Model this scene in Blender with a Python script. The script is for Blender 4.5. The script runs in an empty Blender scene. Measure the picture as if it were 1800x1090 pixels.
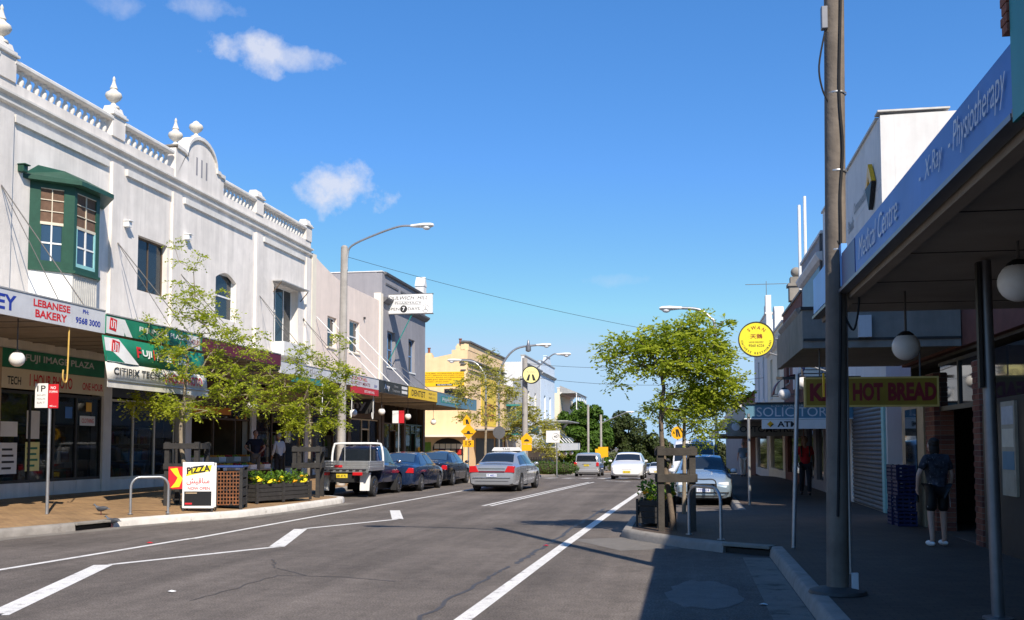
import bpy, bmesh, math, random
import numpy as np
from mathutils import Vector, Matrix
R = math.radians
random.seed(7)
sc = bpy.context.scene
col = sc.collection

# ------------------------------------------------------------------ camera
cd = bpy.data.cameras.new('camera')
cam = bpy.data.objects.new('camera', cd); col.objects.link(cam)
cd.sensor_width = 36.0; cd.lens = 1766.0 / 1800.0 * 36.0
cd.shift_y = 0.07166; cd.clip_end = 6000; cd.clip_start = 0.05
cam.location = (0, 0, 1.7)
cam.rotation_euler = (R(93.5), 0, R(9.9))
sc.camera = cam

# ------------------------------------------------------------------ light
SUN_EL = 42.0
SUN_DIR = Vector((0.51 * math.cos(R(SUN_EL)), -0.86 * math.cos(R(SUN_EL)), math.sin(R(SUN_EL)))).normalized()
world = bpy.data.worlds.new('World'); sc.world = world; world.use_nodes = True
sl = bpy.data.lights.new('sun', 'SUN'); sl.energy = 5.0; sl.angle = R(0.53); sl.color = (1.0, 0.90, 0.77)
so = bpy.data.objects.new('sun', sl); col.objects.link(so)
so.rotation_euler = (-SUN_DIR).to_track_quat('-Z', 'Y').to_euler(); so.location = SUN_DIR * 60
vs = sc.view_settings
vs.view_transform = 'Standard'; vs.look = 'None'; vs.exposure = 0.42; vs.gamma = 1.0; vs.use_curve_mapping = False
sc.cycles.use_denoising = True
sc.cycles.max_bounces = 6; sc.cycles.transparent_max_bounces = 8
sc.cycles.sample_clamp_indirect = 6.0

def setup_world():
    nt = world.node_tree; N = nt.nodes; L = nt.links; N.clear()
    out = N.new('ShaderNodeOutputWorld'); bg = N.new('ShaderNodeBackground')
    sky = N.new('ShaderNodeTexSky'); sky.sky_type = 'NISHITA'; sky.sun_disc = False
    sky.sun_elevation = R(SUN_EL); sky.sun_rotation = math.atan2(0.51, -0.86)
    sky.altitude = 0; sky.air_density = 0.6; sky.dust_density = 0.0; sky.ozone_density = 2.2
    hs = N.new('ShaderNodeHueSaturation'); hs.inputs['Hue'].default_value = 0.508; hs.inputs['Saturation'].default_value = 1.56; hs.inputs['Value'].default_value = 1.90
    gm = N.new('ShaderNodeGamma'); gm.inputs['Gamma'].default_value = 0.67
    L.new(sky.outputs[0], gm.inputs['Color']); L.new(gm.outputs[0], hs.inputs['Color'])
    bg.inputs['Strength'].default_value = 0.14
    tc = N.new('ShaderNodeTexCoord')
    noise = N.new('ShaderNodeTexNoise'); noise.inputs['Scale'].default_value = 17.0; noise.inputs['Detail'].default_value = 10.0; noise.inputs['Roughness'].default_value = 0.62
    L.new(tc.outputs['Generated'], noise.inputs['Vector'])
    def math_n(op, a, b=None, clamp=False):
        n = N.new('ShaderNodeMath'); n.operation = op; n.use_clamp = clamp
        for i, v in enumerate((a, b)):
            if v is None: continue
            if isinstance(v, (int, float)): n.inputs[i].default_value = v
            else: L.new(v, n.inputs[i])
        return n.outputs[0]
    def dotc(vec):
        n = N.new('ShaderNodeVectorMath'); n.operation = 'DOT_PRODUCT'
        L.new(tc.outputs['Generated'], n.inputs[0]); n.inputs[1].default_value = vec
        return n.outputs['Value']
    total = None
    # azimuth (deg, + right of street axis), elevation, half width, half height, strength
    for az, el, hw, hh, st in ((-25.2, 20.95, 2.7, 1.35, 1.1), (-22.2, 20.9, 2.6, .7, .75), (-19.5, 14.3, 2.9, 1.75, 1.25), (-27.3, 23.1, 2.2, .8, .5), (-31.9, 22.8, 1.6, .9, .38),
                               (-4.5, 9.3, 2.4, .5, .22), (34, 19, 6, 2.0, .8), (-62, 17, 7, 2.4, .8), (75, 14, 8, 2.2, .8), (-120, 16, 8, 2.2, .8), (140, 20, 8, 2.6, .8)):
        c = Vector((math.sin(R(az)) * math.cos(R(el)), math.cos(R(az)) * math.cos(R(el)), math.sin(R(el))))
        a = Vector((math.cos(R(az)), -math.sin(R(az)), 0)); b = a.cross(c); 
        if b.z < 0: b = -b
        x = math_n('DIVIDE', dotc(a), math.sin(R(hw))); y0 = math_n('DIVIDE', dotc(b), math.sin(R(hh)))
        r2 = math_n('ADD', math_n('MULTIPLY', x, x), math_n('MULTIPLY', y0, y0))
        e = math_n('SUBTRACT', 0.78, r2)
        e = math_n('ADD', e, math_n('MULTIPLY', math_n('SUBTRACT', noise.outputs['Fac'], 0.5), 4.6))
        e = math_n('MULTIPLY', math_n('MULTIPLY', e, 0.9, True), st)
        front = math_n('GREATER_THAN', dotc(c), 0.5)
        e = math_n('MULTIPLY', e, front, True)
        total = e if total is None else math_n('MAXIMUM', total, e)
    dk = N.new('ShaderNodeMix'); dk.data_type = 'RGBA'; dk.blend_type = 'DARKEN'; dk.inputs[0].default_value = 1.0
    L.new(hs.outputs[0], dk.inputs[6]); dk.inputs[7].default_value = (2.5, 3.75, 5.1, 1)
    mix = N.new('ShaderNodeMix'); mix.data_type = 'RGBA'
    L.new(math_n('MULTIPLY', total, 0.8), mix.inputs[0]); L.new(dk.outputs[2], mix.inputs[6]); mix.inputs[7].default_value = (4.3, 4.4, 4.9, 1)
    L.new(mix.outputs[2], bg.inputs['Color']); L.new(bg.outputs[0], out.inputs[0])
setup_world()

# ------------------------------------------------------------------ materials
MATS = {}
def pm(name, rgb, rough=0.75, var=0.12, scale=6.0, bump=0.0, metal=0.0, spec=0.4, streak=0.0, speck=0.0, bscale=None, coat=0.0, dirt=None):
    if name in MATS: return MATS[name]
    m = bpy.data.materials.new(name); m.use_nodes = True; nt = m.node_tree; N = nt.nodes; L = nt.links
    p = N['Principled BSDF']; MATS[name] = m
    p.inputs['Roughness'].default_value = rough; p.inputs['Metallic'].default_value = metal
    p.inputs['Specular IOR Level'].default_value = spec; p.inputs['Coat Weight'].default_value = coat
    c = (*rgb, 1); p.inputs['Base Color'].default_value = c
    tc = N.new('ShaderNodeTexCoord'); src = None
    def noise(sc_, det=4.0, vec=None, rg=.55):
        n = N.new('ShaderNodeTexNoise'); n.inputs['Scale'].default_value = sc_; n.inputs['Detail'].default_value = det; n.inputs['Roughness'].default_value = rg
        L.new(vec if vec else tc.outputs['Object'], n.inputs['Vector']); return n.outputs['Fac']
    def mul(prev, fac, lo, hi, f0=.3, f1=.7):
        mr = N.new('ShaderNodeMapRange'); mr.inputs['From Min'].default_value = f0; mr.inputs['From Max'].default_value = f1
        mr.inputs['To Min'].default_value = lo; mr.inputs['To Max'].default_value = hi; L.new(fac, mr.inputs['Value'])
        mx = N.new('ShaderNodeMix'); mx.data_type = 'RGBA'; mx.blend_type = 'MULTIPLY'; mx.inputs[0].default_value = 1.0
        if prev is None: mx.inputs[6].default_value = c
        else: L.new(prev, mx.inputs[6])
        L.new(mr.outputs[0], mx.inputs[7]); return mx.outputs[2]
    if var: src = mul(src, noise(scale), 1 - var, 1 + var)
    if var and scale < 20: src = mul(src, noise(scale * .17, 5), 1 - var * .8, 1 + var * .6)
    if streak:
        mp = N.new('ShaderNodeMapping'); mp.inputs['Scale'].default_value = (2.2, 2.2, .16); L.new(tc.outputs['Object'], mp.inputs['Vector'])
        src = mul(src, noise(1.0, 6, mp.outputs[0], .65), 1 - streak, 1.03, .30, .60)
    if speck: src = mul(src, noise(95.0, 2), 1 - speck, 1 + speck, .35, .65)
    if dirt:
        f = noise(dirt[1], 6, None, .7)
        mr = N.new('ShaderNodeMapRange'); mr.inputs['From Min'].default_value = dirt[2]; mr.inputs['From Max'].default_value = dirt[2] + .12; L.new(f, mr.inputs['Value'])
        mx = N.new('ShaderNodeMix'); mx.data_type = 'RGBA'; L.new(mr.outputs[0], mx.inputs[0])
        if src is None: mx.inputs[6].default_value = c
        else: L.new(src, mx.inputs[6])
        mx.inputs[7].default_value = (*dirt[0], 1); src = mx.outputs[2]
    if src is not None: L.new(src, p.inputs['Base Color'])
    if bump:
        b = N.new('ShaderNodeBump'); b.inputs['Strength'].default_value = bump; b.inputs['Distance'].default_value = 0.02
        L.new(noise(bscale or scale * 4, 5), b.inputs['Height']); L.new(b.outputs[0], p.inputs['Normal'])
    return m

def leafmat(name, c1, c2, trans=0.45):
    m = bpy.data.materials.new(name); m.use_nodes = True; nt = m.node_tree; N = nt.nodes; L = nt.links; MATS[name] = m
    out = N['Material Output']; p = N['Principled BSDF']; p.inputs['Roughness'].default_value = .55; p.inputs['Specular IOR Level'].default_value = .3
    tc = N.new('ShaderNodeTexCoord'); n = N.new('ShaderNodeTexNoise'); n.inputs['Scale'].default_value = 3.2; n.inputs['Detail'].default_value = 6
    n.inputs['Roughness'].default_value = .75
    L.new(tc.outputs['Object'], n.inputs['Vector'])
    r = N.new('ShaderNodeValToRGB'); r.color_ramp.elements[0].position = .36; r.color_ramp.elements[1].position = .64
    r.color_ramp.elements[0].color = (*c1, 1); r.color_ramp.elements[1].color = (*c2, 1)
    L.new(n.outputs['Fac'], r.inputs[0]); L.new(r.outputs[0], p.inputs['Base Color'])
    t = N.new('ShaderNodeBsdfTranslucent'); L.new(r.outputs[0], t.inputs['Color'])
    ms = N.new('ShaderNodeMixShader'); ms.inputs[0].default_value = trans
    L.new(p.outputs[0], ms.inputs[1]); L.new(t.outputs[0], ms.inputs[2]); L.new(ms.outputs[0], out.inputs[0])
    return m

def glassmat(name, tint=(.02, .025, .03), alpha=.45, rough=.03):
    m = bpy.data.materials.new(name); m.use_nodes = True; nt = m.node_tree; N = nt.nodes; L = nt.links; MATS[name] = m
    out = N['Material Output']; p = N['Principled BSDF']
    p.inputs['Base Color'].default_value = (*tint, 1); p.inputs['Roughness'].default_value = rough; p.inputs['Specular IOR Level'].default_value = .6
    t = N.new('ShaderNodeBsdfTransparent'); t.inputs['Color'].default_value = (.82, .86, .86, 1)
    ms = N.new('ShaderNodeMixShader'); ms.inputs[0].default_value = alpha
    L.new(t.outputs[0], ms.inputs[1]); L.new(p.outputs[0], ms.inputs[2]); L.new(ms.outputs[0], out.inputs[0])
    return m

def emat(name, rgb, st):
    m = pm(name, rgb, .4, 0); p = m.node_tree.nodes['Principled BSDF']
    p.inputs['Emission Color'].default_value = (*rgb, 1); p.inputs['Emission Strength'].default_value = st
    return m

pm('plaster', (.80, .745, .682), .9, .07, 2.2, .25, streak=.2, bscale=30, dirt=((.60, .565, .52), .55, .60))
pm('plaster_white', (.80, .79, .77), .9, .05, 2.5, .2, streak=.12, bscale=30)
pm('trim', (.72, .69, .64), .85, .07, 3, .2, streak=.14)
pm('urn_stone', (.66, .62, .54), .9, .14, 9, .3)
pm('pink', (.80, .67, .58), .9, .04, 2, .2, streak=.08)
pm('cream_trim', (.82, .74, .60), .85, .05, 3)
pm('grey_wall', (.27, .265, .285), .85, .06, 2, .2, streak=.12)
pm('grey_trim', (.13, .13, .14), .8, .08, 3)
pm('orange_wall', (.86, .61, .35), .9, .05, 2, .15, streak=.08)
pm('white_wall', (.67, .665, .65), .85, .06, 2, .12, streak=.10)
pm('sky_wall', (.60, .70, .80), .85, .05, 2)
pm('cream', (.74, .66, .50), .85, .05, 2)
pm('green_paint', (.020, .072, .045), .45, .12, 6, .1)
pm('teal_frame', (.28, .56, .56), .5, .06)
pm('blue_frame', (.12, .26, .50), .5, .08)
pm('white_paint', (.78, .78, .76), .5, .05)
pm('cream_paint', (.62, .56, .44), .6, .08)
pm('dark_frame', (.035, .032, .03), .5, .15)
pm('brown_frame', (.11, .075, .05), .6, .15)
pm('void', (.018, .016, .014), .9, .2, 2)
pm('interior', (.10, .085, .07), .9, .25, 1.5)
pm('interior_warm', (.20, .13, .07), .9, .3, 1.5)
pm('curtain', (.50, .48, .46), .9, .12, 8)
pm('blind_brown', (.15, .09, .06), .9, .2, 8)
pm('corrugated', (.55, .54, .51), .7, .1, 5, metal=.2)
pm('soffit', (.27, .235, .195), .9, .12, 2)
pm('soffit_light', (.42, .38, .32), .9, .1, 2)
pm('zinc', (.42, .42, .41), .6, .15, 4, metal=.3)
pm('rod', (.10, .095, .09), .6, .15)
pm('galv', (.42, .43, .44), .42, .1, 10, metal=.75)
pm('steel_grey', (.20, .205, .22), .4, .1, 8, metal=.6)
pm('concrete', (.26, .24, .21), .92, .12, 4, .4, streak=.22)
pm('kerb_conc', (.27, .25, .225), .92, .14, 5, .35, dirt=((.20, .18, .16), 2.2, .56))
pm('kerb_white', (.60, .57, .52), .9, .12, 5, .3, dirt=((.25, .23, .2), 3.2, .58))
pm('timber_pole', (.20, .168, .138), .92, .22, 3, .5, streak=.4)
pm('timber_grey', (.40, .375, .345), .92, .14, 3, .4, streak=.3)
pm('timber_guard', (.058, .050, .041), .85, .2, 6, .4, streak=.25)
pm('timber_dark', (.032, .030, .029), .75, .25, 7, .3)
pm('rust', (.22, .085, .035), .9, .3, 12, .3, dirt=((.06, .05, .045), 9, .52))
pm('bark', (.15, .115, .085), .95, .2, 14, .6)
pm('bark_pale', (.25, .205, .15), .95, .2, 14, .5)
pm('rubber', (.018, .018, .019), .8, .2)
pm('black', (.012, .012, .013), .5, 0)
pm('black_print', (.02, .02, .022), .6, 0)
pm('white_print', (.82, .82, .82), .6, 0)
pm('red_print', (.62, .022, .03), .55, 0)
pm('blue_print', (.02, .045, .33), .55, 0)
pm('maroon_print', (.24, .012, .018), .55, 0)
pm('grey_print', (.3, .3, .3), .6, 0)
pm('silver_sign', (.62, .63, .65), .5, .08, 3, streak=.08)
pm('sign_white', (.78, .775, .755), .5, .07, 3, streak=.06)
pm('sign_green', (.014, .20, .115), .5, .14, 3, streak=.08)
pm('sign_red', (.58, .02, .03), .45, .04)
pm('sign_yellow', (.80, .53, .015), .45, .04)
pm('sign_amber', (.82, .42, .01), .4, .03)
pm('sign_maroon', (.115, .012, .03), .55, .1, 2)
pm('sign_teal', (.02, .22, .21), .45, .08)
pm('sign_blue', (.05, .18, .52), .45, .16, .8, streak=.1)
pm('sign_blue_pale', (.14, .36, .74), .4, .12, .9)
pm('sign_navy', (.02, .05, .18), .4, .1)
pm('sign_dark', (.03, .03, .03), .45, .1)
pm('sign_solic', (.10, .22, .30), .5, .08)
pm('pale_yellow', (.86, .80, .33), .45, .03)
pm('swan_yellow', (.82, .70, .035), .45, .04)
pm('fabric_white', (.68, .65, .58), .9, .10, 4, streak=.12)
pm('brick_a', (.20, .066, .042), .9, .2, 20, .3)
pm('brick_b', (.255, .095, .058), .9, .2, 20, .3)
pm('brick_c', (.15, .055, .042), .9, .2, 20, .3)
pm('mortar', (.24, .20, .17), .95, .12, 20)
pm('brick_far', (.16, .062, .045), .9, .15, 3)
pm('tile_roof', (.26, .085, .05), .85, .2, 5, .3)
pm('shutter', (.16, .16, .165), .55, .1, 3, metal=.3)
pm('stone_tan', (.44, .33, .21), .5, .12, 4)
pm('lamp_white', (.78, .76, .72), .35, .04)
pm('gold_rod', (.62, .40, .10), .45, .1)
pm('chrome', (.62, .62, .63), .15, 0, metal=1.0)
pm('alloy', (.52, .52, .54), .3, .05, metal=.9)
pm('tray_alloy', (.45, .46, .47), .38, .08, 6, metal=.7)
pm('tail_red', (.52, .012, .016), .18, 0, spec=.6)
pm('amber_lens', (.75, .22, .01), .2, 0)
pm('head_lens', (.72, .74, .76), .12, 0, spec=.7)
pm('car_glass', (.014, .019, .026), .04, 0, spec=.75)
pm('car_glass_blue', (.03, .06, .11), .06, 0, spec=.75)
pm('plate_yellow', (.74, .56, .04), .5, 0)
pm('plate_white', (.62, .66, .74), .5, 0)
pm('skin', (.46, .26, .18), .6, .05)
pm('skin_pale', (.58, .36, .27), .6, .05)
pm('skin_dark', (.20, .11, .07), .6, .05)
pm('hair_dark', (.025, .018, .014), .7, .2, 30)
pm('hair_grey', (.34, .32, .30), .8, .2, 30)
pm('crate_blue', (.010, .018, .085), .5, .1)
pm('fruit_orange', (.72, .24, .02), .6, .1)
pm('fruit_green', (.16, .30, .03), .6, .15)
pm('fruit_red', (.46, .03, .02), .5, .15)
pm('fruit_yellow', (.76, .56, .04), .55, .1)
pm('card', (.42, .36, .27), .9, .1)
pm('flower_yellow', (.88, .70, .02), .7, .1)
pm('flower_orange', (.88, .40, .01), .7, .1)
pm('hedge_twig', (.05, .04, .025), .9, .2)
glassmat('shop_glass'); glassmat('window_glass', (.03, .045, .06), .7)
leafmat('leaf_lime', (.22, .31, .018), (.58, .63, .07), .6)
leafmat('leaf_olive', (.25, .33, .02), (.60, .64, .07), .6)
leafmat('leaf_mid', (.035, .085, .012), (.11, .20, .02), .3)
leafmat('leaf_dark', (.018, .034, .008), (.075, .098, .022), .25)
leafmat('leaf_grey', (.030, .046, .014), (.13, .14, .045), .25)
leafmat('leaf_flower', (.055, .13, .012), (.16, .28, .025), .3)
leafmat('leaf_dusty', (.26, .29, .05), (.66, .60, .14), .55)

# ------------------------------------------------------------------ mesh builder
class MB:
    def __init__(s): s.v = []; s.f = []
    def add(s, vs, fs):
        b = len(s.v); s.v += [tuple(p) for p in vs]; s.f += [tuple(i + b for i in q) for q in fs]; return s
    def box(s, x0, x1, y0, y1, z0, z1):
        if x0 > x1: x0, x1 = x1, x0
        if y0 > y1: y0, y1 = y1, y0
        if z0 > z1: z0, z1 = z1, z0
        return s.add([(x0, y0, z0), (x1, y0, z0), (x1, y1, z0), (x0, y1, z0), (x0, y0, z1), (x1, y0, z1), (x1, y1, z1), (x0, y1, z1)],
                     [(0, 3, 2, 1), (4, 5, 6, 7), (0, 1, 5, 4), (1, 2, 6, 5), (2, 3, 7, 6), (3, 0, 4, 7)])
    def bar(s, p, q, w, h=None, up=(0, 0, 1)):
        p, q = Vector(p), Vector(q); h = h or w; d = (q - p).normalized(); u = Vector(up)
        if abs(d.dot(u)) > .98: u = Vector((1, 0, 0))
        a = d.cross(u).normalized() * w / 2; b = a.cross(d).normalized() * h / 2
        vs = [p - a - b, p + a - b, p + a + b, p - a + b, q - a - b, q + a - b, q + a + b, q - a + b]
        return s.add(vs, [(0, 1, 2, 3), (7, 6, 5, 4), (0, 4, 5, 1), (1, 5, 6, 2), (2, 6, 7, 3), (3, 7, 4, 0)])
    def tube(s, pts, r, n=8, cap=True):
        pts = [Vector(p) for p in pts]; k = len(pts)
        rs = [r] * k if isinstance(r, (int, float)) else list(r)
        rings = []; prev = None
        for i, p in enumerate(pts):
            t = (pts[min(i + 1, k - 1)] - pts[max(i - 1, 0)])
            t = t.normalized() if t.length > 1e-9 else Vector((0, 0, 1))
            if prev is None:
                a = t.orthogonal().normalized()
            else:
                a = prev - t * prev.dot(t)
                a = a.normalized() if a.length > 1e-6 else t.orthogonal().normalized()
            prev = a; b = t.cross(a)
            rings.append([p + (a * math.cos(2 * math.pi * j / n) + b * math.sin(2 * math.pi * j / n)) * rs[i] for j in range(n)])
        vs = [v for rg in rings for v in rg]; fs = []
        for i in range(k - 1):
            for j in range(n):
                fs.append((i * n + j, i * n + (j + 1) % n, (i + 1) * n + (j + 1) % n, (i + 1) * n + j))
        if cap: fs += [tuple(range(n - 1, -1, -1)), tuple((k - 1) * n + j for j in range(n))]
        return s.add(vs, fs)
    def lathe(s, prof, c=(0, 0, 0), n=14, axis='z', cap=True):
        vs = []; fs = []; k = len(prof)
        for r, z in prof:
            for j in range(n):
                t = 2 * math.pi * j / n; x, y = r * math.cos(t), r * math.sin(t)
                p = (x, y, z) if axis == 'z' else ((z, x, y) if axis == 'x' else (y, z, x))
                vs.append((p[0] + c[0], p[1] + c[1], p[2] + c[2]))
        for i in range(k - 1):
            for j in range(n):
                fs.append((i * n + j, i * n + (j + 1) % n, (i + 1) * n + (j + 1) % n, (i + 1) * n + j))
        if cap: fs += [tuple(range(n - 1, -1, -1)), tuple((k - 1) * n + j for j in range(n))]
        return s.add(vs, fs)
    def ball(s, c, r, n=14, m=9):
        rx, ry, rz = (r, r, r) if isinstance(r, (int, float)) else r
        vs = [(c[0], c[1], c[2] + rz)]; fs = []
        for i in range(1, m):
            a = math.pi * i / m
            for j in range(n):
                t = 2 * math.pi * j / n
                vs.append((c[0] + rx * math.sin(a) * math.cos(t), c[1] + ry * math.sin(a) * math.sin(t), c[2] + rz * math.cos(a)))
        vs.append((c[0], c[1], c[2] - rz)); last = len(vs) - 1
        for j in range(n):
            fs.append((0, 1 + j, 1 + (j + 1) % n))
            for i in range(m - 2):
                a = 1 + i * n
                fs.append((a + j, a + n + j, a + n + (j + 1) % n, a + (j + 1) % n))
            fs.append((last, 1 + (m - 2) * n + (j + 1) % n, 1 + (m - 2) * n + j))
        return s.add(vs, fs)
    def prism(s, poly, axis, a, b):
        """poly of 2D points extruded along axis: 'x' -> (y,z), 'y' -> (x,z), 'z' -> (x,y)"""
        def P(p, t): return (t, p[0], p[1]) if axis == 'x' else ((p[0], t, p[1]) if axis == 'y' else (p[0], p[1], t))
        n = len(poly); vs = [P(p, a) for p in poly] + [P(p, b) for p in poly]
        fs = [tuple(range(n - 1, -1, -1)), tuple(range(n, 2 * n))] + [(i, (i + 1) % n, n + (i + 1) % n, n + i) for i in range(n)]
        return s.add(vs, fs)
    def quad(s, a, b, c, d): return s.add([a, b, c, d], [(0, 1, 2, 3)])
    def build(s, name, mat, parent=None, smooth=None, bevel=0, kind=None, fix=True):
        me = bpy.data.meshes.new(name); me.from_pydata(s.v, [], s.f)
        if fix and len(s.f) < 30000:
            bm = bmesh.new(); bm.from_mesh(me); bmesh.ops.recalc_face_normals(bm, faces=bm.faces); bm.to_mesh(me); bm.free()
        return link(name, me, mat, parent, smooth, bevel, kind)

def link(name, me, mat, parent=None, smooth=None, bevel=0, kind=None):
    o = bpy.data.objects.new(name, me); col.objects.link(o)
    if mat is not None and not me.materials: me.materials.append(MATS[mat] if isinstance(mat, str) else mat)
    if smooth is not None:
        me.shade_smooth(); me.set_sharp_from_angle(angle=R(smooth))
    if bevel:
        b = o.modifiers.new('bevel', 'BEVEL'); b.width = bevel; b.segments = 2; b.limit_method = 'ANGLE'; b.angle_limit = R(40)
    if parent is not None: o.parent = parent
    if kind: o['kind'] = kind
    return o

def tag(o, label, cat, group=None):
    o['label'] = label; o['category'] = cat
    if group: o['group'] = group
    return o
def thing(name, label, cat, loc=(0, 0, 0), rz=0.0, group=None):
    o = bpy.data.objects.new(name, None); col.objects.link(o); o.location = loc; o.rotation_euler = (0, 0, rz); o.empty_display_size = .2
    return tag(o, label, cat, group)
def struct(o): o['kind'] = 'structure'; return o
def inst(name, src, parent, loc, rot=(0, 0, 0), scale=(1, 1, 1)):
    o = bpy.data.objects.new(name, src.data); col.objects.link(o); o.parent = parent; o.location = loc; o.rotation_euler = rot; o.scale = scale
    for m in src.modifiers:
        if m.type == 'BEVEL':
            b = o.modifiers.new('bevel', 'BEVEL'); b.width = m.width; b.segments = m.segments; b.limit_method = 'ANGLE'; b.angle_limit = m.angle_limit
    return o
def box(name, mat, parent, x0, x1, y0, y1, z0, z1, bevel=0):
    return MB().box(x0, x1, y0, y1, z0, z1).build(name, mat, parent, bevel=bevel, fix=False)

_txt = {}
def txt(parent, s, c, xd, nd, h, w=None, m='black_print', bold=0.0, shear=0.0, name='lettering', sp=1.0, t=.004):
    """flat lettering centred at c, running along xd on a face with normal nd; h = height of its bounding box"""
    key = (s, bold, shear, sp)
    if key not in _txt:
        cu = bpy.data.curves.new('t', 'FONT'); cu.body = s; cu.size = 1.0; cu.offset = bold; cu.shear = shear; cu.space_character = sp; cu.resolution_u = 3
        cu.align_x = 'CENTER'; cu.align_y = 'CENTER'
        ob = bpy.data.objects.new('t', cu); col.objects.link(ob)
        dg = bpy.context.evaluated_depsgraph_get(); me = bpy.data.meshes.new_from_object(ob.evaluated_get(dg))
        vs = [tuple(v.co) for v in me.vertices]; fs = [tuple(p.vertices) for p in me.polygons]
        bpy.data.objects.remove(ob); bpy.data.curves.remove(cu); bpy.data.meshes.remove(me)
        _txt[key] = (vs, fs)
    vs, fs = _txt[key]
    if not vs: return None
    x0, x1 = min(v[0] for v in vs), max(v[0] for v in vs); y0, y1 = min(v[1] for v in vs), max(v[1] for v in vs)
    k = h / max(y1 - y0, 1e-6); kx = (w / max(x1 - x0, 1e-6)) if w else k
    c, xd, nd = Vector(c), Vector(xd).normalized(), Vector(nd).normalized(); yd = nd.cross(xd)
    out = [c + xd * ((v[0] - (x0 + x1) / 2) * kx) + yd * ((v[1] - (y0 + y1) / 2) * k) + nd * t for v in vs]
    me = bpy.data.meshes.new(name); me.from_pydata(out, [], fs)
    return link(name, me, m, parent)

# ground level along the street: level, then falling away beyond the crossing
def gz(y):
    if y < 44: return 0.0
    if y < 56: return -0.026 * (y - 44) ** 2 / 24.0
    if y < 330: return -0.026 * (y - 50)
    return -0.026 * 280

# ------------------------------------------------------------------ ground, road, footpaths
def interp(tab, y):
    if y <= tab[0][0]: return tab[0][1]
    for (a, b), (c, d) in zip(tab, tab[1:]):
        if y <= c: return b + (d - b) * (y - a) / (c - a)
    return tab[-1][1]
KL = [(-25, -12.5), (16.5, -12.48), (17.4, -12.2), (18.2, -11.95), (19.2, -11.75), (20.4, -11.3), (22.2, -10.42), (24, -10.15), (28.2, -9.98), (28.9, -10.15), (29.4, -10.7), (30.0, -12.4),
      (41.5, -12.4), (42.6, -11.2), (43.5, -10.0), (45, -9.5), (56, -8.9), (64, -8.8), (70, -8.9), (74, -11.2), (340, -11.4)]
KR = [(-25, 1.26), (15.9, 1.24), (16.2, .9), (16.35, .55), (17.0, -.1), (18.3, -1.0), (18.75, -1.2), (22.1, -1.22), (23.0, -1.05), (24.0, .2), (24.8, 1.2), (44, 1.2), (46, 0.0), (48, -.9), (60, -.9), (62, 1.0), (340, 1.0)]
WL, WR = -16.0, 4.4

def ysteps(tab, y0=-25, y1=340):
    ys = set(round(v[0], 3) for v in tab)
    y = y0
    while y < 70: ys.add(round(y, 3)); y += 1.0
    while y <= y1: ys.add(round(y, 3)); y += 6.0
    ys.add(y1)
    return sorted(v for v in ys if y0 <= v <= y1)

def asphalt():
    m = bpy.data.materials.new('asphalt'); m.use_nodes = True; nt = m.node_tree; N = nt.nodes; L = nt.links; MATS['asphalt'] = m
    p = N['Principled BSDF']; p.inputs['Roughness'].default_value = .88; p.inputs['Specular IOR Level'].default_value = .25
    tc = N.new('ShaderNodeTexCoord')
    def noise(s, d, map_=None, rg=.6):
        n = N.new('ShaderNodeTexNoise'); n.inputs['Scale'].default_value = s; n.inputs['Detail'].default_value = d; n.inputs['Roughness'].default_value = rg
        if map_:
            mp = N.new('ShaderNodeMapping'); mp.inputs['Scale'].default_value = map_; L.new(tc.outputs['Object'], mp.inputs['Vector']); L.new(mp.outputs[0], n.inputs['Vector'])
        else: L.new(tc.outputs['Object'], n.inputs['Vector'])
        return n.outputs['Fac']
    src = None
    for fac, lo, hi, a, b in ((noise(.35, 7, None, .65), .72, 1.24, .3, .7), (noise(1, 6, (1.5, .05, 1)), .74, 1.2, .3, .7), (noise(45, 3), .52, 1.55, .3, .7), (noise(5, 6, None, .7), .80, 1.16, .3, .7), (noise(150, 2), .6, 1.45, .3, .7), (noise(1.1, 8, (1, .3, 1), .75), .70, 1.0, .28, .45)):
        mr = N.new('ShaderNodeMapRange'); L.new(fac, mr.inputs['Value'])
        for k, v in (('From Min', a), ('From Max', b), ('To Min', lo), ('To Max', hi)): mr.inputs[k].default_value = v
        mx = N.new('ShaderNodeMix'); mx.data_type = 'RGBA'; mx.blend_type = 'MULTIPLY'; mx.inputs[0].default_value = 1
        if src is None: mx.inputs[6].default_value = (.134, .115, .100, 1)
        else: L.new(src, mx.inputs[6])
        L.new(mr.outputs[0], mx.inputs[7]); src = mx.outputs[2]
    L.new(src, p.inputs['Base Color'])
    b = N.new('ShaderNodeBump'); b.inputs['Strength'].default_value = .5; b.inputs['Distance'].default_value = .01
    L.new(noise(110, 3), b.inputs['Height']); L.new(b.outputs[0], p.inputs['Normal'])
asphalt()
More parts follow.
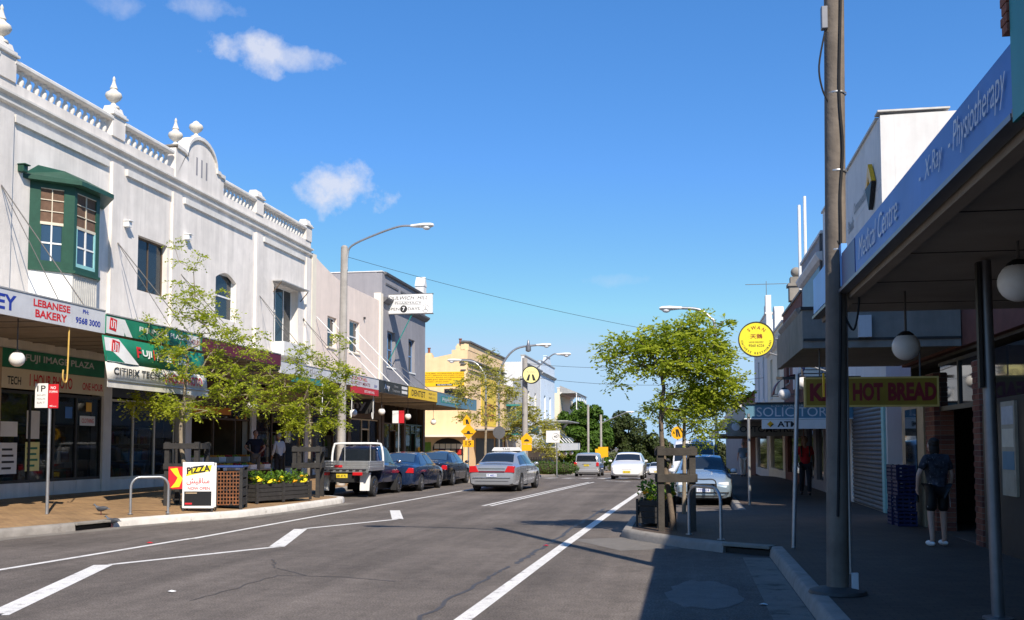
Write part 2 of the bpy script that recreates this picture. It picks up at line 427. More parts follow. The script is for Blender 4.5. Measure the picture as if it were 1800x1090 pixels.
def paving(name, c1, c2, mort, sx, sy):
    m = bpy.data.materials.new(name); m.use_nodes = True; nt = m.node_tree; N = nt.nodes; L = nt.links; MATS[name] = m
    p = N['Principled BSDF']; p.inputs['Roughness'].default_value = .8
    tc = N.new('ShaderNodeTexCoord'); br = N.new('ShaderNodeTexBrick'); L.new(tc.outputs['Object'], br.inputs['Vector'])
    br.inputs['Color1'].default_value = (*c1, 1); br.inputs['Color2'].default_value = (*c2, 1); br.inputs['Mortar'].default_value = (*mort, 1)
    br.inputs['Scale'].default_value = 1; br.inputs['Brick Width'].default_value = sx; br.inputs['Row Height'].default_value = sy; br.inputs['Mortar Size'].default_value = .006
    n = N.new('ShaderNodeTexNoise'); n.inputs['Scale'].default_value = 1.3; n.inputs['Detail'].default_value = 7; n.inputs['Roughness'].default_value = .65
    L.new(tc.outputs['Object'], n.inputs['Vector'])
    mr = N.new('ShaderNodeMapRange'); L.new(n.outputs['Fac'], mr.inputs['Value'])
    for k, v in (('From Min', .3), ('From Max', .7), ('To Min', .68), ('To Max', 1.15)): mr.inputs[k].default_value = v
    mx = N.new('ShaderNodeMix'); mx.data_type = 'RGBA'; mx.blend_type = 'MULTIPLY'; mx.inputs[0].default_value = 1
    L.new(br.outputs['Color'], mx.inputs[6]); L.new(mr.outputs[0], mx.inputs[7]); L.new(mx.outputs[2], p.inputs['Base Color'])
    b = N.new('ShaderNodeBump'); b.inputs['Strength'].default_value = .3; b.inputs['Distance'].default_value = .006; b.invert = True
    L.new(br.outputs['Fac'], b.inputs['Height']); L.new(b.outputs[0], p.inputs['Normal'])
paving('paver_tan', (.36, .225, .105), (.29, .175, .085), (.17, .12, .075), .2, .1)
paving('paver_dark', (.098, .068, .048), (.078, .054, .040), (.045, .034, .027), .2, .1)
pm('paint', (.70, .685, .65), .7, .10, 8, 0, speck=.16, dirt=((.28, .262, .24), 6.5, .565))
pm('gutter_conc', (.205, .185, .16), .92, .16, 5, .3, speck=.15, dirt=((.09, .08, .07), 2.5, .52)); pm('tar', (.068, .062, .058), .6, .15, 10)
pm('patch', (.165, .152, .138), .9, .12, 5, .3, speck=.2)
pm('earth', (.13, .11, .085), .95, .2, 1)

def ground():
    mb = MB(); ys = [-400, -25] + list(range(0, 340, 10)) + [340, 900, 3000]
    for a, b in zip(ys, ys[1:]):
        za, zb = gz(a) - .06, gz(b) - .06
        mb.quad((-2500, a, za), (2500, a, za), (2500, b, zb), (-2500, b, zb))
    struct(mb.build('ground', 'earth'))
    mb = MB(); ys = ysteps(KL)
    for a, b in zip(ys, ys[1:]):
        mb.quad((-14, a, gz(a)), (2.2, a, gz(a)), (2.2, b, gz(b)), (-14, b, gz(b)))
    return struct(mb.build('road', 'asphalt', smooth=30))
road = ground()

def footpath(name, K, wall, zw, mat, side):
    mb = MB(); ys = ysteps(K)
    xs = [0, .3, .6, .8, 1.0]
    for a, b in zip(ys, ys[1:]):
        for s0, s1 in zip(xs, xs[1:]):
            def P(y, s):
                k = interp(K, y) - side * .16
                return (k + (wall - side * .6 - k) * s, y, gz(y) + .148 + (zw - .15) * s)
            mb.quad(P(a, s0), P(a, s1), P(b, s1), P(b, s0))
    return struct(mb.build(name, mat, smooth=30))
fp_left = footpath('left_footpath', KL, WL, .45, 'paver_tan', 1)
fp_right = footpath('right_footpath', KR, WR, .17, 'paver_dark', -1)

def kerb(name, K, side, segs):
    for i, (y0, y1, mat) in enumerate(segs):
        ys = [y for y in ysteps(K) if y0 <= y <= y1]; mb = MB(); n = len(ys)
        pts = [Vector((interp(K, y), y, 0)) for y in ys]; vs = []
        for j, y in enumerate(ys):
            t = (pts[min(j + 1, n - 1)] - pts[max(j - 1, 0)]).normalized(); nr = Vector((-t.y, t.x, 0)) * (1 if side > 0 else -1)
            z = gz(y); p = pts[j]
            for off, h in ((-.03, -.02), (-.015, .10), (.01, .145), (.03, .155), (.16, .158), (.165, .02)):
                q = p + nr * off; vs.append((q.x, q.y, z + h))
        k = 6; fs = []
        for j in range(n - 1):
            for e in range(k - 1): fs.append((j * k + e, j * k + e + 1, (j + 1) * k + e + 1, (j + 1) * k + e))
        fs += [tuple(range(k)), tuple((n - 1) * k + e for e in range(k))]
        mb.add(vs, fs); struct(mb.build(name, mat, smooth=40))
kerb('left_kerb', KL, 1, [(-25, 18.2, 'kerb_conc'), (19.2, 30, 'kerb_white'), (30, 340, 'kerb_conc')])
kerb('right_kerb', KR, -1, [(-25, 15.9, 'kerb_conc'), (16.35, 24.8, 'kerb_conc'), (24.8, 340, 'kerb_conc')])

# storm-water inlets let into the kerbs
def drain(label, a, b, nr):
    t = thing('storm_drain', label, 'drain', (a[0], a[1], 0)); a, b, nr = Vector(a), Vector(b), Vector(nr).normalized(); o = Vector((a.x, a.y, 0))
    d = (b - a)
    MB().bar(a - o + nr * .14 + Vector((0, 0, .03)), b - o + nr * .14 + Vector((0, 0, .03)), .2, .10).build('opening', 'black', t)
    MB().bar(a - o + nr * .06 + Vector((0, 0, .135)), b - o + nr * .06 + Vector((0, 0, .135)), .24, .05).build('lintel', 'concrete', t, bevel=.01)
drain('black storm drain slot in the kerb beside the two pigeons', (-11.95, 18.2, 0), (-11.75, 19.2, 0), (-1, .2, 0))
drain('shaded storm drain slot where the right kerb bends', (1.24, 15.9, 0), (.55, 16.35, 0), (.5, 1, 0))

# painted lines
def strip(name, pts, w, mat='paint', z=.004, dash=None):
    mb = MB(); pts = [Vector((x, y, 0)) for x, y in pts]; fine = [pts[0]]
    for a, b in zip(pts, pts[1:]):
        k = max(1, int((b - a).length / 2.0))
        fine += [a.lerp(b, (i + 1) / k) for i in range(k)]
    n = len(fine); vs = []
    ws = w if isinstance(w, (list, tuple)) else None
    for i, p in enumerate(fine):
        t = (fine[min(i + 1, n - 1)] - fine[max(i - 1, 0)]).normalized(); nr = Vector((-t.y, t.x, 0)); q = (w if ws is None else ws[0] + (ws[1] - ws[0]) * i / max(n - 1, 1)) / 2
        for s in (-1, 1):
            v = p + nr * q * s; vs.append((v.x, v.y, gz(v.y) + z))
    mb.add(vs, [(2 * i, 2 * i + 1, 2 * i + 3, 2 * i + 2) for i in range(n - 1)])
    o = mb.build(name, mat, road); return o
strip('edge_line', [(-2.24, 2), (-2.17, 9.8), (-2.08, 17), (-1.9, 28), (-1.6, 41.8)], .17)
strip('edge_line', [(-9.9, 4), (-9.24, 12.4), (-8.9, 17.1)], .12)
strip('edge_line', [(-8.86, 17.1), (-8.73, 23), (-8.45, 30), (-8.17, 38), (-8.0, 43)], .12)
zz = [(-5.6, 7.2), (-6.90, 9.15), (-7.05, 9.6), (-8.05, 13.0)]
strip('zigzag_line', [(-6.2, 7.0), (-6.86, 9.2)], .12)
strip('zigzag_line', [(-6.82, 9.1), (-8.17, 13.15)], .26)
strip('zigzag_line', [(-8.1, 13.2), (-6.72, 16.05)], .13)
strip('zigzag_line', [(-6.78, 16.0), (-7.72, 19.4)], .26)
strip('zigzag_line', [(-7.68, 19.5), (-6.5, 22.45)], .13)
strip('zigzag_line', [(-6.54, 22.3), (-7.5, 25.3)], .26)
strip('centre_line', [(-5.64, 27.6), (-4.45, 46)], .10)
strip('centre_line', [(-5.42, 27.6), (-4.23, 46)], .10)
strip('stop_line', [(-3.9, 48.5), (-2.6, 46.9)], .16)
for k in range(9): strip('crossing_bar', [(-8.6 + k * 1.0, 54.2), (-8.5 + k * 1.0, 57.4)], .5)
strip('edge_line', [(-8.9, 60), (-9.2, 90)], .12)
strip('centre_line', [(-4.7, 60), (-4.9, 120)], .12)
strip('gutter', [(interp(KL, y) + .26, y) for y in (2, 8, 14, 16.5, 17.4, 18.2, 19.2, 20.4, 22.2, 24, 26, 28.2)], .42, 'gutter_conc', .002)
strip('gutter', [(interp(KR, y) - .24, y) for y in (-4, 2, 6, 10, 13, 15.7)], .40, 'gutter_conc', .002)
def tar(pts, w):
    random.seed(len(pts) + int(w * 1e4))
    fine = []
    for a, b in zip(pts, pts[1:]):
        for i in range(13):
            f = i / 13; fine.append((a[0] + (b[0] - a[0]) * f + random.uniform(-.045, .045), a[1] + (b[1] - a[1]) * f))
    strip('tar_seam', fine + [pts[-1]], w, 'tar', .003)
tar([(-2.62, 8.2), (-2.56, 12.4), (-2.5, 14)], .05)
tar([(-2.45, 14.3), (-2.38, 16.6), (-2.34, 21), (-2.2, 27)], .07)
tar([(-5.33, 10.3), (-5.28, 12.5), (-4.4, 12.5), (-3.6, 12.2)], .022)
tar([(-4.9, 12.55), (-5.6, 13.2), (-6.1, 14.2)], .022)
mb = MB()
random.seed(3)
pts = [(.18 + math.cos(t) * .42 * random.uniform(.8, 1.15), 11.8 + math.sin(t) * 1.15 * random.uniform(.85, 1.12), .0035) for t in [2 * math.pi * i / 26 for i in range(26)]]
mb.add(pts, [tuple(range(26))]); mb.build('road_patch', 'patch', road)
strip('road_patch', [(-.6, 16.6), (-1.6, 18.4)], 1.1, 'patch', .0025)
# litter
for i, (x, y, z, m, lab) in enumerate([(-5.9, 10.9, 0, 'sign_white', 'white paper scrap on the asphalt left of the tar seam'), (.78, 11.1, 0, 'sign_white', 'crumpled white paper lying in the shaded right gutter'), (-9.2, 16.2, 0, 'sign_red', 'flat red scrap beside the left white edge line'), (-2.36, 16.9, 0, 'sign_red', 'flat red scrap beside the right white edge line')]):
    random.seed(i); mb = MB()
    mb.add([(x + .055 * math.cos(t) * random.uniform(.6, 1.2), y + .055 * math.sin(t) * random.uniform(.6, 1.2), z + random.uniform(.006, .016)) for t in [k * 2 * math.pi / 7 for k in range(7)]] + [(x, y, z + .025)], [(k, (k + 1) % 7, 7) for k in range(7)] + [tuple(range(6, -1, -1))])
    tag(mb.build('paper_scrap', m), lab, 'litter')

# ------------------------------------------------------------------ building helpers
def wall_ops(mb, face, back, y0, y1, z0, z1, ops=()):
    """wall slab between x=face and x=back with rectangular openings (ya,yb,za,zb)"""
    ys = sorted(set([y0, y1] + [v for o in ops for v in o[:2]]))
    for a, b in zip(ys, ys[1:]):
        m = (a + b) / 2; cut = sorted([(o[2], o[3]) for o in ops if o[0] < m < o[1]]); z = z0
        for za, zb in cut:
            if za > z: mb.box(face, back, a, b, z, za)
            z = max(z, zb)
        if z < z1: mb.box(face, back, a, b, z, z1)
    return mb
def window(par, face, s, ya, yb, za, zb, frame='white_paint', rec=.14, cols=1, rows=2, bw=.05, back='curtain', glass='window_glass', sill=None, fill=True, blind=None):
    """sash window in a wall whose outside is x=face and looks along s (+1 = +x)"""
    x = face - s * rec; mb = MB()
    mb.box(x, x - s * .05, ya, ya + bw, za, zb).box(x, x - s * .05, yb - bw, yb, za, zb).box(x, x - s * .05, ya + bw, yb - bw, za, za + bw).box(x, x - s * .05, ya + bw, yb - bw, zb - bw, zb)
    for k in range(1, rows):
        z = za + (zb - za) * k / rows; mb.box(x + s * .004, x - s * .046, ya + bw, yb - bw, z - bw * .45, z + bw * .45)
    for k in range(1, cols):
        y = ya + (yb - ya) * k / cols; mb.box(x + s * .002, x - s * .048, y - bw * .35, y + bw * .35, za + bw, zb - bw)
    f = mb.build('window', frame, par, fix=False)
    for i in range(cols):
        for j in range(rows):
            box('pane', glass, f, x - s * .022, x - s * .028, ya + (yb - ya) * i / cols + .01, ya + (yb - ya) * (i + 1) / cols - .01, za + (zb - za) * j / rows + .01, za + (zb - za) * (j + 1) / rows - .01)
    if back: box('curtain', back, f, x - s * .10, x - s * .12, ya, yb, za + (zb - za) * (0 if blind is None else blind), zb)
    box('reveal_back', 'void', f, x - s * .3, x - s * .32, ya, yb, za, zb)
    if sill: box('sill', sill, f, face + s * .05, x, ya - .06, yb + .06, za - .07, za - .002)
    return f
def globe(label, x, y, z, ztop, r=.155):
    t = thing('globe_lamp', label, 'lamp', (x, y, ztop), group='white globe lamps hung under the awnings')
    h = z - ztop
    MB().tube([(0, 0, 0), (0, 0, h + r)], .012, 6).build('rod', 'rod', t, 40)
    MB().ball((0, 0, h), r, 16, 11).build('globe', 'lamp_white', t, 60)
    MB().lathe([(r * .25, h + r * 1.12), (r * .55, h + r * .92), (r * .62, h + r * .78), (r * .2, h + r * .80)], n=12).build('cap', 'black', t, 40)
def stay(mb, a, b, r=.014): mb.tube([a, b], r, 6)

# ------------------------------------------------------------------ the white terrace on the left
T = thing('terrace_building', 'long white two-storey terrace with balustrade parapet and stone urns', 'building', (-16, 21, 0))
OY = 21.0
def L_(y): return y - OY
Y0, Y1 = L_(14.0), L_(40.9)
ops = [(L_(22.5), L_(24.5), 6.3, 8.1), (L_(27.15), L_(28.85), 6.28, 7.92), (L_(32.15), L_(33.75), 6.1, 7.75), (L_(37.1), L_(39.6), 5.75, 8.1), (L_(17), L_(19.5), 6.1, 8.3)]
mb = MB(); wall_ops(mb, 0, -.35, Y0, Y1, 4.02, 10.17, ops); mb.build('upper_wall', 'plaster', T, fix=False)
mb = MB(); mb.box(-.35, -9, Y1 - .3, Y1 - .02, .2, 10.2).box(-.35, -9, Y0, Y0 + .3, .2, 10.2).box(-8.7, -9, Y0 + .3, Y1 - .32, .2, 10.2); mb.build('side_wall', 'plaster', T, fix=False)
box('roof', 'zinc', T, -.4, -8.7, Y0 + .3, Y1 - .32, 9.75, 9.85)
# raised panels below the cornice: shadow-casting frame strips round a sunk field
for a, b in ((21.45, 25.45), (26.4, 28.9), (29.8, 34.9), (36.0, 40.2), (16.5, 20.8)):
    mb = MB(); a, b = L_(a), L_(b)
    mb.box(0, .083, a, b, 9.50, 9.69); mb.build('panel_head', 'trim', T, fix=False)
for y in (21.1, 25.9, 29.3, 35.55, 40.6, 16.2):
    box('pilaster', 'plaster', T, 0, .085, L_(y) - .28, L_(y) + .28, 4.62, 9.70)
prof = [(0, 9.86), (.05, 9.86), (.105, 9.885), (.105, 9.935), (.03, 9.95), (.03, 10.07), (.07, 10.085), (.15, 10.10), (.15, 10.15), (.06, 10.17), (0, 10.17)]
MB().prism(prof, 'y', Y0, Y1 + .06).build('cornice', 'trim', T)
box('parapet_base', 'plaster', T, .03, -.28, Y0, Y1, 10.172, 10.45)
GY0, GY1 = 29.15, 32.5
bays = [(16.45, 20.8), (21.4, 25.58), (26.22, 29.0), (32.55, 35.2), (35.9, 40.25)]
bal = MB().lathe([(.075, 0), (.075, .035), (.045, .05), (.05, .07), (.085, .14), (.075, .21), (.045, .28), (.036, .33), (.055, .36), (.07, .40), (.07, .44)], n=10).build('baluster', 'trim', T, 50)
first = True
for a, b in bays:
    n = int((b - a) / .29)
    for i in range(n):
        y = L_(a + (b - a) * (i + .5) / n); loc = (-.12, y, 10.45)
        if first: bal.location = loc; first = False
        else: inst('baluster', bal, T, loc)
    MB().prism([(.05, 10.89), (.09, 10.92), (.09, 10.99), (.03, 11.04), (-.27, 11.04), (-.33, 10.99), (-.33, 10.92), (-.29, 10.89)], 'y', L_(a) - .02, L_(b) + .02).build('coping', 'trim', T)
for y, h in ((21.1, 11.05), (25.9, 11.05), (35.55, 11.05), (40.58, 11.05), (16.15, 11.05)):
    y = L_(y)
    box('parapet_pier', 'plaster', T, .07, -.33, y - .32, y + .32, 10.45, h)
    MB().box(.13, -.39, y - .39, y + .39, h, h + .07).box(.09, -.35, y - .34, y + .34, h + .07, h + .14).build('pier_cap', 'trim', T, bevel=.015)
    MB().prism([(.06, h + .14), (.0, h + .3), (-.26, h + .3), (-.32, h + .14)], 'y', y - .24, y + .24).build('pier_top', 'trim', T)
urn_prof = [(.17, 0), (.17, .05), (.08, .09), (.055, .16), (.10, .20), (.19, .27), (.235, .36), (.21, .44), (.12, .50), (.085, .55), (.11, .58), (.09, .62), (.055, .72), (.035, .82), (.045, .85), (.03, .90), (.0, .95)]
urn = MB().lathe(urn_prof, n=16).build('urn', 'urn_stone', T, 50); urn.location = (-.13, L_(21.1), 11.33)
inst('urn', urn, T, (-.13, L_(25.9), 11.33))
# curved gable with end piers
gy0, gy1 = L_(GY0), L_(GY1); gm = (gy0 + gy1) / 2 + .05
poly = [(gy0, 10.172), (gy0, 11.15), (gy0 + .5, 11.12), (gy0 + .72, 11.05)]
for k in range(0, 15):
    t = math.pi * (1 - k / 14); poly.append((gm + 1.06 * math.cos(t), 11.05 + .80 * math.sin(t)))
poly += [(gy1 - .36, 11.05), (gy1 - .3, 11.0), (gy1, 11.0), (gy1, 10.172)]
slots = [gm - .34, gm, gm + .34]
MB().prism(poly, 'x', .06, -.26).build('gable', 'plaster', T)
for s_ in slots: MB().box(.055, .066, s_ - .05, s_ + .05, 10.62, 11.22).build('gable_slot', 'grey_wall', T)
rim = [(y, z) for y, z in poly[1:-1]]; mb = MB()
for (a, b), (c, d) in zip(rim, rim[1:]):
    mb.bar((-.10, a, b + .03), (-.10, c, d + .03), .46, .09, up=(1, 0, 0)) if False else mb.add([(.13, a, b), (.13, c, d), (.13, c, d + .11), (.13, a, b + .11), (-.33, a, b), (-.33, c, d), (-.33, c, d + .11), (-.33, a, b + .11)], [(0, 1, 2, 3), (4, 7, 6, 5), (0, 4, 5, 1), (3, 2, 6, 7)])
mb.build('gable_rim', 'trim', T)
inst('urn', urn, T, (-.12, gy0 + .28, 11.26))
u2 = MB().lathe(urn_prof[:10] + [(.03, .58), (0, .60)], n=16).build('urn', 'urn_stone', T, 50); u2.location = (-.12, gm - .1, 11.95); u2['label'] = 'urn without its spike'
# windows of the upper floor
window(T, 0, 1, L_(27.15), L_(28.85), 6.28, 7.92, 'brown_frame', .16, 2, 1, .06, 'void')
f = window(T, 0, 1, L_(32.15), L_(33.75), 6.1, 7.75, 'white_paint', .16, 1, 2, .06, 'curtain', blind=.0)
mb = MB(); ya, yb = L_(32.15), L_(33.75)       # segmental head of the arched window
arc = [(ya, 7.75), (ya, 7.50)] + [(ya + (yb - ya) * k / 10, 7.50 + .25 * math.sin(math.pi * k / 10)) for k in range(1, 10)] + [(yb, 7.50), (yb, 7.75)]
for (a, b), (c, d) in zip(arc[1:-1], arc[2:-1]): mb.add([(-.002, a, b), (-.002, c, d), (-.002, c, 7.76), (-.002, a, 7.76), (-.14, a, b), (-.14, c, d)], [(0, 1, 2, 3), (0, 4, 5, 1)])
mb.build('arched_head', 'plaster', T)
f = window(T, 0, 1, L_(37.1), L_(39.6), 5.75, 8.1, 'white_paint', .30, 3, 1, .06, 'curtain')
mb = MB(); mb.box(.40, -.1, L_(36.95), L_(39.85), 8.13, 8.17); h = mb.build('window_hood', 'zinc', T)
MB().bar((.36, L_(37.0), 8.1), (.02, L_(37.0), 7.7), .03).bar((.36, L_(39.8), 8.1), (.02, L_(39.8), 7.7), .03).build('bracket', 'brown_frame', h)
box('window_box', 'white_wall', T, .5, -.0, L_(37.0), L_(39.75), 5.2, 5.75)
# fixed small lamps and spot boxes on the wall
for y, z, m in ((21.75, 8.35, 'green_paint'), (26.45, 8.0, 'white_paint'), (30.0, 8.35, 'white_paint')):
    MB().box(.0, .16, L_(y) - .09, L_(y) + .09, z, z + .16).box(.0, .22, L_(y) - .11, L_(y) + .11, z + .16, z + .19).build('wall_lamp', m, T, bevel=.01)
# the green bay window
B0, B1, BX = L_(22.15), L_(24.85), .72
bayp = [(0, B0), (BX, L_(22.92)), (BX, L_(24.03)), (0.02, B1)]
bw = thing('bay_window', 'green timber bay window with small panes on the white upper wall', 'window', (-16, 21, 0))
def bay_panel(name, a, b, z0, z1, mat, thick=.05, out=.0, par=bw):
    a, b = Vector((a[0], a[1], 0)), Vector((b[0], b[1], 0)); d = (b - a).normalized(); n = Vector((d.y, -d.x, 0))
    if n.x < 0: n = -n
    p = [a + n * out, b + n * out, b + n * (out - thick), a + n * (out - thick)]
    return MB().prism([(v.x, v.y) for v in p], 'z', z0, z1).build(name, mat, par)
def lerp2(a, b, t): return (a[0] + (b[0] - a[0]) * t, a[1] + (b[1] - a[1]) * t)
for (a, b, ta, tb, nc, teal) in ((bayp[0], bayp[1], .24, .76, 2, False), (bayp[1], bayp[2], .10, .86, 2, True)):
    bay_panel('corner_post', a, lerp2(a, b, ta), 6.1, 8.25, 'green_paint')
    bay_panel('corner_post', lerp2(a, b, tb), b, 6.1, 8.25, 'green_paint')
    wa, wb = lerp2(a, b, ta), lerp2(a, b, tb)
    bay_panel('sill_rail', wa, wb, 6.1, 6.22, 'green_paint'); bay_panel('head_rail', wa, wb, 8.12, 8.25, 'green_paint')
    up = bay_panel('upper_sash', wa, wb, 7.20, 7.27, 'cream_paint', .04, -.01)
    for k in range(nc):
        for j in range(3):
            q0, q1 = lerp2(wa, wb, k / nc), lerp2(wa, wb, (k + 1) / nc); z0 = 7.27 + .85 * j / 3
            bay_panel('pane', q0, q1, z0, z0 + .27, 'blind_brown', .01, -.035, up)
            bay_panel('glazing_bar', q0, q1, z0 + .265, z0 + .285, 'cream_paint', .03, -.01, up)
    bay_panel('glazing_bar', lerp2(wa, wb, .48), lerp2(wa, wb, .52), 7.27, 8.12, 'cream_paint', .03, -.012, up)
    fm = 'teal_frame' if teal else 'green_paint'
    lo = bay_panel('lower_sash', wa, wb, 6.22, 6.29 if not teal else 6.31, fm, .04, -.004)
    for t0, t1 in ((0, .06), (.94, 1)): bay_panel('stile', lerp2(wa, wb, t0), lerp2(wa, wb, t1), 6.29, 7.2, fm, .04, -.006, lo)
    bay_panel('glazing_bar', lerp2(wa, wb, .47), lerp2(wa, wb, .53), 6.29, 7.2, 'white_paint', .03, -.014, lo)
    bay_panel('glazing_bar', lerp2(wa, wb, .06), lerp2(wa, wb, .94), 6.72, 6.76, 'white_paint', .03, -.016, lo)
    for k in range(2):
        for j in range(2):
            bay_panel('pane', lerp2(wa, wb, k / 2), lerp2(wa, wb, (k + 1) / 2), 6.25 + .47 * j, 6.74 + .47 * j, 'car_glass_blue', .01, -.036, lo)
    bay_panel('curtain', wa, lerp2(wa, wb, .99), 6.25, 7.25, 'curtain', .01, -.08, lo)
    a2, b2 = a, b
    o = bay_panel('apron', a, b, 4.66, 6.1, 'white_paint' if not teal else 'corrugated', .04, -.03)
    if teal:
        for k in range(13):
            bay_panel('rib', lerp2(a, b, (k + .2) / 13), lerp2(a, b, (k + .55) / 13), 4.66, 6.09, 'corrugated', .02, -.012, o)
bay_panel('side_board', bayp[2], bayp[3], 6.1, 8.25, 'green_paint'); bay_panel('side_apron', bayp[2], bayp[3], 4.66, 6.1, 'white_paint', .04, -.03)
roofp = [(-.02, L_(21.85)), (BX + .26, L_(22.82)), (BX + .26, L_(24.25)), (-.02, L_(25.35))]
mb = MB(); top = [(-.02, L_(22.4)), (.3, L_(23.1)), (.3, L_(23.9)), (-.02, L_(24.6))]
vs = [(x, y, 8.25) for x, y in roofp] + [(x, y, 8.36) for x, y in roofp] + [(x, y, 8.72) for x, y in top]
mb.add(vs, [(3, 2, 1, 0), (0, 1, 5, 4), (1, 2, 6, 5), (2, 3, 7, 6), (4, 5, 9, 8), (5, 6, 10, 9), (6, 7, 11, 10), (8, 9, 10, 11)]); mb.build('roof', 'green_paint', bw)
mb = MB(); lp = [(x * 1.0 + (.06 if x > 0 else 0), y) for x, y in bayp]
mb.prism([(x, y) for x, y in lp], 'z', 6.03, 6.10).build('sill', 'green_paint', bw)

# ------------------------------------------------------------------ shopfronts below (parts of their building)
def shopfront(par, ox, oy, y0, y1, z0, bays, board=None, frame='dark_frame', riser='trim', s=1, ztop=3.1, inner='interior', glass='shop_glass', riser_h=.35, depth=3.2):
    """y0..y1 absolute; bays = list of relative widths (negative = open door, no glass)"""
    y0, y1 = y0 - oy, y1 - oy; tot = sum(abs(b) for b in bays); y = y0
    mb = MB(); mb.box(-s * .4, -s * depth, y0, y0 + .06, z0, 4.3).box(-s * .4, -s * depth, y1 - .06, y1, z0, 4.3).box(-s * depth, -s * (depth + .1), y0, y1, z0, 4.3).box(-s * .2, -s * depth, y0 + .06, y1 - .06, z0 - .05, z0 + .01)
    mb.box(-s * .3, -s * depth, y0 + .06, y1 - .06, 4.2, 4.3)
    mb.build('shop_room', inner, par, fix=False)
    fr = MB(); panes = []
    for b in bays:
        w = (y1 - y0) * abs(b) / tot; a, c = y, y + w; y = c
        fr.box(-s * .05, -s * .13, a - .035 if a > y0 else a, a + .035, z0, ztop)
        if b > 0:
            fr.box(-s * .05, -s * .13, a + .035, c - .035, z0 + riser_h, z0 + riser_h + .07).box(-s * .05, -s * .13, a + .035, c - .035, ztop - .07, ztop)
            panes.append((a, c, z0 + riser_h, ztop))
        else:
            fr.box(-s * .05, -s * .13, a + .035, c - .035, z0 + 2.15, z0 + 2.22).box(-s * .05, -s * .13, a + .035, c - .035, ztop - .07, ztop); panes.append((a, c, z0 + 2.2, ztop))
    fr.box(-s * .05, -s * .13, y1 - .035, y1, z0, ztop)
    f = fr.build('shop_window', frame, par, fix=False)
    for a, c, za, zb in panes: box('pane', glass, f, -s * .085, -s * .095, a, c, za, zb)
    y = y0
    for b in bays:
        w = (y1 - y0) * abs(b) / tot
        if b > 0: box('stall_riser', riser, f, -s * .02, -s * .2, y + .01, y + w - .01, z0 - .1, z0 + riser_h - .003)
        y += w
    return f
def rail(par, x, ya, yb, za, zb, mat, s=1, t=.05, name='sign_board'): return box(name, mat, par, x, x - s * t, ya, yb, za, zb)

ZB = .42
for y in (21.1, 25.75, 30.4, 35.4, 40.7): box('shop_pier', 'stone_tan' if y < 22 else 'trim', T, .02, -.35, L_(y) - .2, L_(y) + .2, .15, 4.01)
# print shop
f = shopfront(T, -16, OY, 21.3, 25.55, ZB, [1.05, .85, .85, 1.0], ztop=3.02)
b_ = rail(T, .02, L_(21.3), L_(25.55), 3.06, 3.55, 'cream', t=.07); txt(b_, '1 HOUR PHOTO', (.02, L_(23.2), 3.30), (0, 1, 0), (1, 0, 0), .30, 1.75, 'red_print', .02)
txt(b_, 'ONE HOUR', (.02, L_(25.0), 3.27), (0, 1, 0), (1, 0, 0), .2, .95, 'red_print', .02); txt(b_, 'TECH', (.02, L_(21.75), 3.25), (0, 1, 0), (1, 0, 0), .2, .5, 'black_print', .015)
b_ = rail(T, .02, L_(21.3), L_(25.55), 3.56, 4.01, 'sign_green', t=.07); txt(b_, 'FUJI IMAGE PLAZA', (.02, L_(23.6), 3.82), (0, 1, 0), (1, 0, 0), .22, 2.9, 'silver_sign', .02)
for (y, w, z, h, m, s_) in ((21.75, .62, 1.0, .75, 'sign_white', 'OPEN'), (21.75, .62, 1.9, .36, 'sign_white', ''), (22.65, .55, 1.05, .72, 'pale_yellow', 'FREE'), (22.65, .5, 1.85, .7, 'sign_white', ''), (24.95, .7, 2.22, .26, 'sign_white', 'CLOTHING'), (24.1, .3, 2.4, .3, 'sign_blue', ''), (25.0, .25, 2.6, .25, 'sign_amber', '')):
    p = box('window_poster', m, f, -.076, -.082, L_(y) - w / 2, L_(y) + w / 2, z, z + h)
    if s_ and s_ != 'CLOTHING':
        for k in range(4): box('print_line', 'sign_green' if m == 'pale_yellow' else 'black_print', p, -.0735, -.0755, L_(y) - w * .38, L_(y) + w * random.uniform(.15, .4), z + h * (.15 + .2 * k), z + h * (.22 + .2 * k))
    elif s_ == 'CLOTHING': txt(p, 'CLOTHING', (-.074, L_(y), z + h / 2), (0, 1, 0), (1, 0, 0), .12, .55, 'red_print')
# glass doors shop and fruit shop and beyond
f = shopfront(T, -16, OY, 25.95, 29.6, ZB, [1, .95, .95], frame='cream_paint', ztop=3.0, riser_h=.3)
rail(T, .02, L_(25.95), L_(30.2), 3.05, 4.01, 'sign_dark', t=.06)
f = shopfront(T, -16, OY, 30.6, 35.2, ZB, [-1.4, -1.4, -1], frame='brown_frame', inner='interior_warm', ztop=3.0)
b_ = rail(T, .05, L_(30.6), L_(33.4), 2.75, 3.0, 'fruit_orange', t=.06, name='valance')
b_ = rail(T, .02, L_(30.6), L_(35.2), 3.02, 3.9, 'brown_frame', t=.06); txt(b_, 'FRUIT MARKET', (.02, L_(34.0), 3.35), (0, 1, 0), (1, 0, 0), .22, 1.6, 'maroon_print', .01)
f = shopfront(T, -16, OY, 35.6, 40.5, ZB, [1, -.8, 1.2], frame='brown_frame', ztop=3.0, inner='interior_warm')
b_ = rail(T, .02, L_(35.6), L_(40.5), 3.02, 3.9, 'stone_tan', t=.06); txt(b_, 'Meats', (.02, L_(38.5), 3.4), (0, 1, 0), (1, 0, 0), .4, 1.3, 'maroon_print', .02, .2); txt(b_, 'Smallgoods', (.02, L_(36.6), 3.4), (0, 1, 0), (1, 0, 0), .3, 1.3, 'maroon_print', .02, .2)
shopfront(T, -16, OY, 16.0, 20.9, ZB, [1, -.8, 1.2], ztop=3.0)

